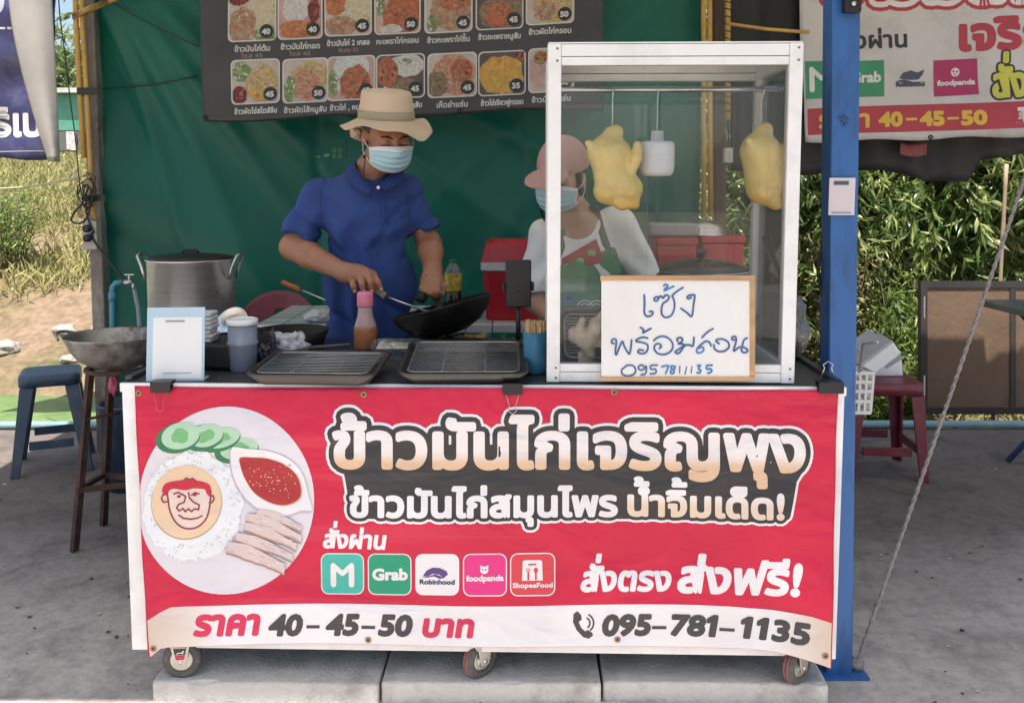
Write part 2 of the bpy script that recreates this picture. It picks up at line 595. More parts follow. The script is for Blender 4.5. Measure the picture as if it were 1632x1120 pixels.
def terr(x, y):
    n = noise.noise(Vector((x * .35, y * .35, 3))) * .16 + noise.noise(Vector((x * 1.3, y * 1.3, 9))) * .06
    pts = [(-60, -.3), (4.9, -.3), (6.3, -.2), (7.2, .12), (8.6, .62), (10.5, 1.15), (13, 1.72), (16, 1.8), (900, 2.2)]
    for (a, za), (b, zb) in zip(pts, pts[1:]):
        if a <= y <= b:
            z = za + (zb - za) * (y - a) / (b - a); break
    else: z = 2.2 if y > 900 else -.3
    k = 0 if y < 5.2 else min(1, (y - 5.2) / 1.5)
    return z + n * k * (1 if y < 14 else .8)
m = bpy.data.materials.new('dry_earth'); m.use_nodes = True
n = m.node_tree.nodes; l = m.node_tree.links; b = n['Principled BSDF']; b.inputs['Roughness'].default_value = .95
tc = n.new('ShaderNodeTexCoord')
n1 = n.new('ShaderNodeTexNoise'); n1.inputs['Scale'].default_value = 1.1; n1.inputs['Detail'].default_value = 8; n1.inputs['Roughness'].default_value = .7
n2 = n.new('ShaderNodeTexNoise'); n2.inputs['Scale'].default_value = 14; n2.inputs['Detail'].default_value = 6
r1 = n.new('ShaderNodeValToRGB'); e = r1.color_ramp.elements
e[0].position = .36; e[0].color = (.085, .09, .035, 1); e[1].position = .62; e[1].color = (.27, .185, .125, 1)
q = e.new(.48); q.color = (.22, .16, .09, 1)
mx = n.new('ShaderNodeMixRGB'); mx.blend_type = 'MULTIPLY'; mx.inputs['Fac'].default_value = .6
for k in (n1, n2): l.new(tc.outputs['Object'], k.inputs['Vector'])
l.new(n1.outputs['Fac'], r1.inputs['Fac']); l.new(r1.outputs[0], mx.inputs[1])
r2 = n.new('ShaderNodeValToRGB'); r2.color_ramp.elements[0].position = .3; r2.color_ramp.elements[0].color = (.35, .35, .35, 1); r2.color_ramp.elements[1].position = .6
l.new(n2.outputs['Fac'], r2.inputs['Fac']); l.new(r2.outputs[0], mx.inputs[2]); l.new(mx.outputs[0], b.inputs['Base Color'])
bp = n.new('ShaderNodeBump'); bp.inputs['Distance'].default_value = .05; l.new(n2.outputs['Fac'], bp.inputs['Height']); l.new(bp.outputs[0], b.inputs['Normal'])
m_earth = m
mb = MB()
ys = [-60, -30, -10, 0, 3, 4.6, 4.9, 5.2] + [5.5 + .3 * i for i in range(32)] + [15.5, 17, 20, 25, 40, 80, 200, 900]
xs = [-900, -200, -80, -40, -25, -16] + [-12 + .5 * i for i in range(49)] + [16, 25, 40, 80, 200, 900]
vs = [(x, y, terr(x, y)) for y in ys for x in xs]
W = len(xs)
mb.add(vs, [(j * W + i, j * W + i + 1, (j + 1) * W + i + 1, (j + 1) * W + i) for j in range(len(ys) - 1) for i in range(W - 1)], True)
tag(mb.build('ground', m_earth, fixn=False), kind='structure')

m_pond = pm('pond_weed', (.12, .185, .055), .55, var=.35, scale=3, bump=.4, bscale=50, dirt=(.06, .13, .03), dirt_amt=.6, dirt_scale=2)
mb = MB()
mb.prism([(-12, 4.95, -.17), (-2.0, 4.95, -.17), (-1.6, 5.6, -.17), (-2.2, 6.45, -.17), (-3.4, 6.65, -.17), (-6, 6.5, -.17), (-12, 6.6, -.17)], (0, 0, -.04))
tag(mb.build('pond_water', m_pond), kind='structure')

# three precast blocks under the cart's front wheels
BZ = .056
def block(u0, u1, label, skew=0):
    a = atz(u0, 1088, BZ); c = atz(u1, 1088, BZ)
    t = thing('concrete_block', label, 'paving block', ((a.x + c.x) / 2, (a.y + c.y) / 2, 0), radians(-1.2 + skew), 'precast blocks under the cart')
    w2 = (c - a).length / 2
    mb = MB(); bm_ = bmesh.new()
    mb.box((-w2, 0, -.02), (w2, .34, BZ))
    o = mb.build('slab', m_block, t, bevel=.007)
    b2 = bmesh.new(); b2.from_mesh(o.data)
    for co, lim in ((0, w2), (1, .34), (2, .05)):   # cut into small cells, then chip and pit the surface
        q = -w2 + .012 if co == 0 else .012
        while q < lim - .01:
            p_ = [0, 0, 0]; p_[co] = q; n_ = [0, 0, 0]; n_[co] = 1
            bmesh.ops.bisect_plane(b2, geom=b2.verts[:] + b2.edges[:] + b2.faces[:], plane_co=p_, plane_no=n_, dist=1e-5); q += .024 if co else .02
    for v_ in b2.verts:
        c_ = v_.co; edge = min(abs(abs(c_.x) - w2), c_.y) < .012 and c_.z > BZ - .012
        h_ = noise.noise(Vector((c_.x * 30 + u0, c_.y * 30, c_.z * 30))); g_ = noise.noise(Vector((c_.x * 9 + u0, c_.y * 9, 3)))
        v_.co += Vector((0, .0022 * h_ * (c_.y < .02), .0012 * h_ - (.007 * max(0, g_ - .22) * 3 if edge else 0)))
    b2.to_mesh(o.data); b2.free()
    return t
block(240, 603, 'left concrete block, under the caster with the sticker', -.3)
block(607, 958, 'middle concrete block, under the centre caster', .4)
block(962, 1320, 'right concrete block, under the caster next to the blue post', -.2)

# canopy above the stall (outside the frame): fabric roof that shades everything
m = bpy.data.materials.new('canopy_fabric'); m.use_nodes = True
n = m.node_tree.nodes; l = m.node_tree.links; n.remove(n['Principled BSDF'])
d = n.new('ShaderNodeBsdfDiffuse'); d.inputs[0].default_value = (.55, .56, .54, 1)
t_ = n.new('ShaderNodeBsdfTranslucent'); t_.inputs[0].default_value = (.82, .82, .76, 1)
mx = n.new('ShaderNodeMixShader'); mx.inputs[0].default_value = .44
l.new(d.outputs[0], mx.inputs[1]); l.new(t_.outputs[0], mx.inputs[2]); l.new(mx.outputs[0], n['Material Output'].inputs[0])
m_canopy = m
can = thing('canopy', 'pale fabric canopy roof stretched over the whole stall', 'canopy', (0, 2.9, 0))
mb = MB()
CF, CB, CL, CR = 1.14, 4.38, -2.75, 2.6
def can_pt(u, v):
    x = CL + (CR - CL) * u; y = CF + .14 * (1 - u) + (CB - CF - .14 * (1 - u)) * v
    return (x, y - 2.9, 2.74 + .12 * sin(pi * v) - .05 * sin(6 * pi * u) ** 2 * sin(pi * v))
mb.sheet(can_pt, 24, 12, .002, (0, 0, 1))
mb.build('roof_sheet', m_canopy, can, fixn=False)
m_galv = pm('galvanised_steel', (.42, .42, .41), .45, .9, var=.15, scale=12)
mb = MB()
for x in (-2.28, .6, 2.5):
    mb.bar((x, CF + .15 - 2.9, 2.70), (x, CB - 2.9, 2.70), .04)
for y in (CF + .16, CB - .05):
    mb.bar((CL, y - 2.9, 2.655), (CR, y - 2.9, 2.655), .04)
mb.build('roof_frame', m_galv, can)

# ================================================================== THE CART
m_white = pm('white_aluminium', (.84, .83, .82), .4, 0, var=.04, scale=4, dirt=(.45, .42, .38), dirt_amt=.35, dirt_scale=9)
m_cream = pm('yellowed_white_paint', (.70, .67, .62), .45, 0, var=.06, scale=4, dirt=(.45, .38, .30), dirt_amt=.5, dirt_scale=6)
m_steel_d = pm('dark_steel_top', (.10, .105, .11), .38, .55, var=.25, scale=5, dirt=(.05, .045, .04), dirt_amt=.6, dirt_scale=8, bump=.08, bscale=90)
m_steel = pm('stainless_steel', (.60, .59, .58), .30, 1.0, var=.12, scale=3, stretch=(1, 1, 14))
m_blackm = pm('black_metal', (.018, .017, .017), .45, .3, var=.3, scale=12)
m_blackp = pm('black_plastic', (.014, .014, .015), .4, 0, var=.2, scale=12)
m_rubber = pm('grey_rubber', (.075, .072, .07), .7, 0, var=.2, scale=30, dirt=(.2, .18, .15), dirt_amt=.5, dirt_scale=40)
ZC = .845
cart = thing('food_cart', 'white aluminium food cart with dark steel counter behind the red banner', 'food cart', CART_O, CART_ROT)
CI = (Matrix.Translation(CART_O) @ Matrix.Rotation(CART_ROT, 4, 'Z')).inverted()
def cl(p): return CI @ Vector(p)
xl = cl(atc(197, 700)).x; xr = cl(atc(1344, 700)).x
CD = .70
mb = MB()
for x0 in (xl, xr - .042):
    for y0 in (0, CD - .042):
        mb.box((x0, y0, .13), (x0 + .042, y0 + .042, ZC - .014))
for y0 in (.004, CD - .038):
    for z0 in (.135, ZC - .05):
        mb.box((xl + .043, y0, z0), (xr - .043, y0 + .034, z0 + .034))
for x0 in (xl + .004, xr - .038):
    for z0 in (.135, ZC - .05):
        mb.box((x0, .043, z0), (x0 + .034, CD - .043, z0 + .034))
mb.build('frame', m_white, cart, bevel=.003)
for x0, nm in ((xl + .012, 'l'), (xr - .02, 'r')):
    mb = MB(); mb.box((x0, .044, .171), (x0 + .008, CD - .044, ZC - .052)); mb.build('side_panel', m_cream, cart)
mb = MB(); mb.box((xl + .044, .012, .171), (xr - .044, .018, ZC - .052)); mb.build('front_panel', m_cream, cart)
mb = MB(); mb.box((xl + .044, CD - .03, .171), (xr - .044, CD - .022, ZC - .052)); mb.build('back_panel', m_cream, cart)
mb = MB(); mb.box((xl + .046, .046, .145), (xr - .046, CD - .046, .165)); mb.build('bottom_shelf', m_steel_d, cart)
mb = MB()
mb.box((xl - .004, .006, ZC - .013), (xr + .004, CD + .004, ZC))
mb.box((xl - .004, .03, ZC + .0005), (xl + .014, CD, ZC + .012)); mb.box((xr - .014, .03, ZC + .0005), (xr + .004, CD, ZC + .012))
mb.build('countertop', m_steel_d, cart, bevel=.002)
mb = MB(); mb.box((xl - .003, -.004, ZC - .022), (xr + .003, .0055, ZC + .001)); mb.build('edge_trim', m_white, cart, bevel=.0015)
m_hub = pm('zinc_hub', (.5, .49, .47), .35, .9, var=.15, scale=30)
m_redline = pm('red_tyre_stripe', (.42, .10, .07), .6, 0, var=.2, scale=30)
def caster(u, v, yaw, y_off, sticker=False, red=False):
    p = cl(atc(u, v, y_off)); c = thing.__wrapped__(p) if False else None
    e_ = bpy.data.objects.new('caster', None); COL.objects.link(e_); e_.parent = cart; e_.empty_display_size = .03
    R_ = .050
    e_.location = (p.x, p.y, BZ); e_.rotation_euler = (0, 0, radians(yaw))
    # the axle runs along local y; wheel seen face-on when yaw = 0
    Mx = rot('X', 90)
    mb = MB()
    mb.lathe([(.030, -.015), (.041, -.015), (.049, -.011), (R_, -.004), (R_, .004), (.049, .011), (.041, .015), (.030, .015)], (0, 0, R_), 36, Mx)
    if red:
        mb.cur = 1
        for zz in (-.006, .004): mb.lathe([(R_ - .0006, zz - .0018), (R_ + .0005, zz - .0014), (R_ + .0005, zz + .0014), (R_ - .0006, zz + .0018)], (0, 0, R_), 36, Mx)
    mb.build('tyre', [m_rubber, m_redline], e_)
    mb = MB()
    mb.lathe([(.0005, -.018), (.009, -.018), (.010, -.0145), (.024, -.0125), (.0295, -.0145), (.0295, .0145), (.024, .0125), (.010, .0145), (.009, .018), (.0005, .018)], (0, 0, R_), 32, Mx)
    mb.build('wheel_hub', m_hub, e_)
    mb = MB()
    for s_ in (-1, 1):
        mb.prism([(-.012, s_ * .0205, R_ - .012), (.012, s_ * .0205, R_ - .012), (.026, s_ * .0205, .098), (-.026, s_ * .0205, .098)], (0, s_ * .003, 0))
    mb.box((-.027, -.0235, .0985), (.027, .0235, .104))
    mb.cyl((0, 0, .105), .012, .03, 16)
    mb.box((-.034, -.032, .136 - BZ + .0), (.034, .032, .138 - BZ)) if False else None
    mb.build('fork', m_hub, e_, bevel=.001)
    mb = MB(); mb.lathe([(.0005, -.026), (.006, -.026), (.006, .026), (.0005, .026)], (0, 0, R_), 12, Mx); mb.build('axle_bolt', m_steel, e_)
    if sticker:
        mb = MB()
        mb.prism([(-.0125, -.0238, .054), (.0125, -.0238, .054), (.019, -.0238, .090), (-.019, -.0238, .090)], (0, -.0006, 0))
        mb.cur = 1; mb.prism([(-.0135, -.0246, .071), (.0135, -.0246, .071), (.0165, -.0246, .088), (-.0165, -.0246, .088)], (0, -.0004, 0))
        mb.cur = 2; mb.prism([(-.011, -.0246, .057), (.011, -.0246, .057), (.0132, -.0246, .070), (-.0132, -.0246, .070)], (0, -.0004, 0))
        mb.cur = 0; mb.prism([(-.010, -.0252, .074), (-.004, -.0252, .078), (.004, -.0252, .0775), (.009, -.0252, .083), (.011, -.0252, .081), (.010, -.0252, .078), (.007, -.0252, .072), (.005, -.0252, .075), (-.004, -.0252, .075), (-.006, -.0252, .072)], (0, -.0003, 0))
        mb.build('sticker', [pm('sticker_white', (.7, .68, .65), .4), pm('sticker_black', (.03, .03, .03), .4), pm('sticker_red', (.5, .05, .05), .4)], e_)
caster(291, 1050, 8, .008, True)
caster(765, 1050, 42, .03, red=True)
caster(1270, 1050, 40, .02, red=True)
caster(300, 1050, 20, CD - .05)
caster(1262, 1050, -30, CD - .05)

# ================================================================== THE RED BANNER
def vinyl(name, col, rough=.45, fade=None, grad=None, var=.08, crease=1.0, stain=None):
    """printed vinyl cloth: fine horizontal fold lines and soft wrinkles as bump, same in every ink (shared coordinates)"""
    if name in MATS: return MATS[name]
    m = bpy.data.materials.new(name); m.use_nodes = True
    n = m.node_tree.nodes; l = m.node_tree.links; b = n['Principled BSDF']
    tc = n.new('ShaderNodeTexCoord')
    def noise_(scale, stretch, detail=4, dist=0):
        mp = n.new('ShaderNodeMapping'); mp.inputs['Scale'].default_value = stretch
        l.new(tc.outputs['Object'], mp.inputs['Vector'])
        z = n.new('ShaderNodeTexNoise'); z.inputs['Scale'].default_value = scale; z.inputs['Detail'].default_value = detail
        z.inputs['Distortion'].default_value = dist
        l.new(mp.outputs[0], z.inputs['Vector']); return z
    a = noise_(2.6, (1, 1, 1.7), 3, .9)
    c = noise_(7, (.8, 1, 1.4), 4, 1.2)
    cr = n.new('ShaderNodeValToRGB')
    k = Vector(col[:3])
    cr.color_ramp.elements[0].position = .32; cr.color_ramp.elements[1].position = .68
    cr.color_ramp.elements[0].color = (*(k * (1 - var)), 1); cr.color_ramp.elements[1].color = (*[min(1, q) for q in k * (1 + var)], 1)
    l.new(a.outputs['Fac'], cr.inputs['Fac'])
    out = cr.outputs[0]
    if grad:   # printed two-tone ink: (z low, z high, low colour)
        z0, z1, lowc = grad
        sp = n.new('ShaderNodeSeparateXYZ'); l.new(tc.outputs['Object'], sp.inputs[0])
        tx = n.new('ShaderNodeMath'); tx.operation = 'MULTIPLY_ADD'; tx.inputs[1].default_value = .008; l.new(sp.outputs['X'], tx.inputs[0]); l.new(sp.outputs['Z'], tx.inputs[2])
        mr = n.new('ShaderNodeMapRange'); mr.inputs['From Min'].default_value = z0; mr.inputs['From Max'].default_value = z1
        mr.interpolation_type = 'SMOOTHSTEP'
        l.new(tx.outputs[0], mr.inputs['Value'])
        mx = n.new('ShaderNodeMixRGB'); mx.inputs[1].default_value = (*lowc, 1); l.new(out, mx.inputs[2]); l.new(mr.outputs[0], mx.inputs[0]); out = mx.outputs[0]
    if stain:   # rain and rust stain at the two ends of the strip
        sp = n.new('ShaderNodeSeparateXYZ'); l.new(tc.outputs['Object'], sp.inputs[0])
        ab = n.new('ShaderNodeMath'); ab.operation = 'ADD'; ab.inputs[1].default_value = .08; l.new(sp.outputs['X'], ab.inputs[0])
        a2 = n.new('ShaderNodeMath'); a2.operation = 'ABSOLUTE'; l.new(ab.outputs[0], a2.inputs[0])
        a3 = n.new('ShaderNodeMath'); a3.operation = 'MULTIPLY_ADD'; a3.inputs[1].default_value = .28; l.new(a.outputs['Fac'], a3.inputs[0]); l.new(a2.outputs[0], a3.inputs[2])
        ms = n.new('ShaderNodeMapRange'); ms.inputs['From Min'].default_value = .86; ms.inputs['From Max'].default_value = 1.02; ms.inputs['To Max'].default_value = .85; l.new(a3.outputs[0], ms.inputs['Value'])
        mx = n.new('ShaderNodeMixRGB'); l.new(ms.outputs[0], mx.inputs[0]); l.new(out, mx.inputs[1]); mx.inputs[2].default_value = (*stain, 1); out = mx.outputs[0]
    # worn fold lines: thin, slightly paler, horizontal
    fl = noise_(26, (.04, .04, 1), 2, 0)
    rf = n.new('ShaderNodeValToRGB'); rf.color_ramp.elements[0].position = .63; rf.color_ramp.elements[0].color = (0, 0, 0, 1)
    rf.color_ramp.elements[1].position = .70; rf.color_ramp.elements[1].color = (.035, .035, .035, 1)
    l.new(fl.outputs['Fac'], rf.inputs['Fac'])
    m3 = n.new('ShaderNodeMixRGB'); l.new(rf.outputs[0], m3.inputs[0]); l.new(out, m3.inputs[1]); m3.inputs[2].default_value = (.62, .45, .44, 1)
    l.new(m3.outputs[0], b.inputs['Base Color'])
    b.inputs['Roughness'].default_value = rough; b.inputs['Specular IOR Level'].default_value = .42
    ad = n.new('ShaderNodeMath'); ad.operation = 'MULTIPLY_ADD'; ad.inputs[1].default_value = .22
    l.new(c.outputs['Fac'], ad.inputs[0]); l.new(a.outputs['Fac'], ad.inputs[2])
    bp = n.new('ShaderNodeBump'); bp.inputs['Strength'].default_value = .8 * crease; bp.inputs['Distance'].default_value = .05
    l.new(ad.outputs[0], bp.inputs['Height']); l.new(bp.outputs[0], b.inputs['Normal'])
    MATS[name] = m
    return m
v_red = vinyl('banner_red', (.58, .008, .050))
v_white = vinyl('banner_white', (.78, .75, .77)); v_strip = vinyl('banner_white_strip', (.78, .75, .77), stain=(.60, .46, .36))
v_black = vinyl('banner_black', (.035, .032, .035))
v_gold = vinyl('banner_gold_white', (.80, .74, .74), grad=(.638, .682, (.70, .47, .30)))
v_gold2 = vinyl('banner_gold_white_small', (.80, .76, .76), grad=(.535, .575, (.72, .56, .44)))
v_rtxt = vinyl('banner_red_text', (.62, .03, .09))
v_gtxt = vinyl('banner_grey_text', (.055, .05, .055))
BN = Vector((-sin(-CART_ROT) * -1 * 0, -1, 0))
BN = Vector((sin(CART_ROT), -cos(CART_ROT), 0))
def bl_(v): return 212 + (v - 617) * 31 / 423
def br_(v): return 1337 - (v - 622) * 20 / 424
def bt_(u): return 616 + (u - 212) * 6 / 1125 + 1.5 * sin((u - 212) / 360 * pi)
def bb_(u): return 1027 + (u - 243) * .004 + 15 * exp(-((u - 241) / 13) ** 2) + 20 * max(0, (u - 1180) / 137) ** 2 - 2 * sin((u - 243) / 250)
def bmap(u, v):
    P = atc(u, v, -.014)
    t = max(0, min(1, (v - 617) / 420)); s_ = (u - 215) / 1110
    d = .0065 * sin(u / 92 + .6 * sin(v / 90)) * (.3 + t) + .005 * sin(u / 210 + v / 130) + .006 * t + .004 * sin(u / 38 + v / 60) * exp(-((u - 1250) / 90) ** 2) + .004 * sin((u * .6 + v) / 36) * exp(-((u - 1230) / 120) ** 2 - ((v - 690) / 60) ** 2) + .0022 * sin(v / 27 + u / 300)
    d += .018 * max(0, (s_ - .9) / .1) ** 2 * t * t + .014 * max(0, (.035 - s_) / .035) * t * t - .004 * (1 - t) 
    return P + BN * d
ban = thing('vinyl_banner', 'large red vinyl banner clipped across the front of the food cart', 'banner', (0, 0, 0))
mb = MB()
def bs(i, j):
    u_ = i; 
    v0 = 617 + (1030 - 617) * j
    u = bl_(v0) + (br_(v0) - bl_(v0)) * i
    v = bt_(u) + (bb_(u) - bt_(u)) * (1 - (1 - j))
    return bmap(u, v)
mb.sheet(lambda i, j: bs(i, j), 150, 60, .0012, BN)
mb.build('cloth', v_red, ban, fixn=True)
# white strip along the bottom
pr = Print(bmap)
top = [(bl_(983) + 1, 983), (258, 972), (275, 964)] + [(u, 963 - .4 * sin(u / 70)) for u in range(300, 1130, 30)] + [(1160, 964), (1230, 969), (1290, 976), (br_(983) - 1, 983)]
bot = [(u, bb_(u) - .6) for u in range(1316, 243, -12)] + [(244.5, bb_(244.5) - 1)]
pr.poly(top + bot, 1, v_strip, cut=20)
pr.text('ราคา', 310, 412, 1011, 1012, 34, v_rtxt, 2.8, 2, shear=.16)
pr.text('40', 426, 480, 1014, 1014, 36, v_gtxt, 2.6, 2, shear=.16)
pr.text('45', 517, 570, 1014, 1013, 36, v_gtxt, 2.6, 2, shear=.16)
pr.text('50', 602, 656, 1013, 1013, 36, v_gtxt, 2.6, 2, shear=.16)
pr.stroke([(488, 999), (509, 999)], 5, 2, v_gtxt, discs=False); pr.stroke([(576, 999), (598, 999)], 5, 2, v_gtxt, discs=False)
pr.text('บาท', 672, 754, 1013, 1013, 30, v_rtxt, 2.6, 2, shear=.16)
for t_, a_, c_, v0_, v1_ in (('095', 957, 1036, 1013, 1013), ('781', 1066, 1140, 1013, 1014), ('1135', 1176, 1285, 1015, 1022)):
    pr.text(t_, a_, c_, v0_, v1_, 36, v_gtxt, 2.6, 2, shear=.16)
pr.stroke([(1039, 999.5), (1062, 999.5)], 5, 2, v_gtxt, discs=False); pr.stroke([(1146, 1001), (1170, 1002)], 5, 2, v_gtxt, discs=False)
pr.poly([(914, 976), (920, 972), (926, 978), (927, 985), (922, 989), (926, 998), (932, 1004), (937, 1002), (944, 1007), (945, 1011), (938, 1016), (929, 1013), (919, 1002), (913, 989)], 2, v_gtxt)
for r_ in (9, 15):
    pr.stroke([(931 + r_ * cos(radians(a)), 991 + r_ * sin(radians(a))) for a in range(-60, 50, 12)], 2.6, 2, v_gtxt)
pr.build('price_strip', ban, BN)
# headline
pr = Print(bmap)
region = [(552, 735), (1276, 742), (1262, 764), (1252, 820), (1225, 824), (860, 820), (566, 818), (562, 790), (556, 757)]
pr.poly(region, 2.2, v_black, cut=20)
pr.poly([(545, 706), (1262, 712), (1262, 744), (552, 737)], 2.15, v_black, cut=20)
pr.stroke(region, 21, 1, v_white, True)
pr.stroke(region, 13, 2.3, v_black, True)
H1 = ('ข้าวมันไก่เจริญพุง', 530, 1284, 746, 753, 61)
pr.text(*H1, v_gold, 4.3, 3.2, outl=((12.5, 1.2, v_white), (8, 2.3, v_black)))
pr.text('ข้าวมันไก่สมุนไพร', 557, 985, 823, 825, 35, v_white, 2.6, 3.2, outl=((9.5, 1.2, v_white), (5.5, 2.3, v_black)))
pr.text('น้ำจิ้มเด็ด!', 1000, 1249, 824, 827, 35, v_gold2, 2.6, 3.2, outl=((9.5, 1.2, v_white), (5.5, 2.3, v_black)))
pr.build('headline_lettering', ban, BN)
pr = Print(bmap)
pr.text('สั่งผ่าน', 514, 614, 873, 875, 24, v_white, 1.6, 1, shear=.14)
pr.text('สั่งตรง', 924, 1068, 943, 943, 32, v_white, 2.2, 1, shear=.16)
pr.text('ส่งฟรี!', 1078, 1272, 945, 947, 42, v_white, 3.0, 1, shear=.16)
pr.build('delivery_lettering', ban, BN)
# picture of the plate
pr = Print(bmap)
v_plate = vinyl('ink_plate', (.70, .66, .71)); v_rice = vinyl('ink_rice', (.78, .79, .82)); v_rice2 = vinyl('ink_rice_grey', (.52, .54, .58))
v_cuke = vinyl('ink_cucumber_rind', (.03, .19, .08)); v_cuke2 = vinyl('ink_cucumber', (.42, .62, .45)); v_cuke3 = vinyl('ink_cucumber_seed', (.17, .45, .19))
v_disc = vinyl('ink_beige', (.78, .56, .38)); v_line = vinyl('ink_maroon', (.28, .03, .06)); v_hair = vinyl('ink_hair_red', (.58, .02, .05))
v_face = vinyl('ink_face', (.78, .62, .54)); v_sauce = vinyl('ink_sauce', (.40, .025, .03)); v_speck = vinyl('ink_speck', (.70, .33, .25))
v_meat = vinyl('ink_meat', (.66, .53, .51)); v_meat2 = vinyl('ink_meat_edge', (.30, .16, .15)); v_meat3 = vinyl('ink_meat_skin', (.50, .35, .32)); v_shade = vinyl('ink_plate_violet', (.52, .45, .54))
plate = []
for k in range(72):
    a = 2 * pi * k / 72
    u, v = 362 + 139 * cos(a), 797 + 149 * sin(a)
    plate.append((max(u, bl_(v) + .8), v))
pr.poly(plate, 1, v_plate, cut=20)
def ck(x, y): return (190 + x * .32132, 600 + y * .32143)
for x, y, ru, rv, an in ((590, 357, 36, 20, -12), (500, 303, 36, 19, -14), (425, 292, 33, 21, -14), (300, 293, 36, 24, -14)):
    c = ck(x, y); L_ = {590: 1.6, 500: 1.9, 425: 2.2, 300: 2.5}[x]
    pr.poly(ellp(c[0] - 2, c[1] + 3, ru, rv, 28, an), L_, v_cuke); pr.poly(ellp(c[0] + 2, c[1] - .5, ru - 5, rv - 3, 28, an), L_ + .1, v_cuke2)
    pr.poly(ellp(c[0] + 2, c[1], (ru - 5) * .45, (rv - 3) * .55, 20, an, .5, x), L_ + .2, v_cuke3)
c = ck(370, 640)
rr = ellp(c[0], c[1], 79, 85, 110, 0, .10, 4, 9)
pr.poly([(max(u, bl_(v) + 1), v) for u, v in rr], 3.0, v_rice, cut=20)
rg = random.Random(5)
for i in range(240):
    a = rg.uniform(0, 2 * pi); q = rg.uniform(.72, 1.03); u, v = c[0] + 78 * q * cos(a), c[1] + 84 * q * sin(a)
    if u < bl_(v) + 8: continue
    b_ = rg.uniform(0, pi); L_ = rg.uniform(2, 5)
    pr.stroke([(u, v), (u + L_ * cos(b_), v + L_ * sin(b_))], rg.uniform(1, 2.2), 3.4, rg.choice([v_rice, v_rice2, v_white, v_rice2]), discs=False)
c = ck(338, 615)
pr.poly(ellp(c[0], c[1] + 1.5, 56, 58, 40), 4.0, vinyl('ink_tan', (.50, .33, .2))); pr.poly(ellp(*c, 55, 57, 40), 4.2, v_disc, cut=24)
face = [ck(*p) for p in ((246, 560), (248, 610), (258, 660), (285, 710), (320, 738), (360, 746), (400, 735), (435, 700), (450, 650), (455, 590), (452, 555), (420, 545), (300, 545))]
face = smooth(face)
pr.poly(face, 4.5, v_face); pr.stroke(face, 2.6, 5, v_line, True)
pr.poly(smooth([ck(*p) for p in ((218, 570), (222, 540), (245, 522), (300, 512), (345, 508), (400, 515), (440, 528), (455, 548), (448, 590), (432, 570), (425, 556), (370, 552), (330, 560), (262, 552), (245, 575))]), 5.4, v_hair)
pr.stroke([ck(*p) for p in ((325, 510), (336, 500), (350, 510), (365, 502), (378, 512))], 2.4, 5.5, v_line)
for p in ([(240, 580), (222, 580), (214, 600), (224, 618), (244, 615)], [(455, 588), (468, 588), (473, 604), (464, 620), (450, 622)],
          [(275, 578), (298, 570), (316, 582)], [(362, 584), (378, 572), (398, 578)], [(318, 580), (333, 592), (326, 618), (300, 628), (290, 645), (303, 660), (322, 648), (333, 664), (348, 650), (364, 664), (378, 650), (398, 655), (400, 632), (372, 618), (352, 598), (347, 572)],
          [(302, 680), (325, 695), (360, 700), (395, 695), (416, 684)]):
    pr.stroke([ck(*q) for q in p], 2.4, 5.7, v_line)
for x, y in ((300, 590), (378, 583)): pr.poly(ellp(*ck(x, y), 3.2, 2.2, 10), 5.8, v_line)
bowl = [ck(*p) for p in ((562, 348), (640, 356), (740, 366), (830, 398), (895, 455), (925, 520), (945, 600), (958, 656), (905, 660), (850, 680), (790, 684), (710, 660), (640, 612), (590, 545), (562, 470), (555, 400))]
bowl = [bowl[0]] + [p for p in smooth(bowl, 4) if p[0] > bowl[0][0] + 1 or p[1] > bowl[0][1] + 3]
pr.poly([(u - 2, v + 4) for u, v in bowl], 3.6, v_shade); pr.poly(bowl, 4.6, v_white)
sc = [ck(*p) for p in ((598, 398), (660, 396), (740, 402), (820, 430), (880, 480), (905, 540), (903, 595), (860, 628), (800, 636), (730, 615), (665, 570), (620, 500), (600, 440))]
sc = smooth(sc)
pr.poly([(u + .5, v + .5) for u, v in sc], 5.2, v_speck); pr.poly([((u - 430) * .97 + 430, (v - 766) * .97 + 766) for u, v in sc], 5.5, v_sauce)
for i in range(130):
    x, y = rg.gauss(760, 75), rg.gauss(520, 55)
    if 640 < x < 890 and abs(y - 420 - (x - 620) * .4) < 100:
        pr.poly(ellp(*ck(x, y), rg.uniform(.5, 1.9), rg.uniform(.5, 1.5), 6), 6 + rg.random() * .5, rg.choice([v_speck, v_speck, v_hair, v_line, v_disc]))
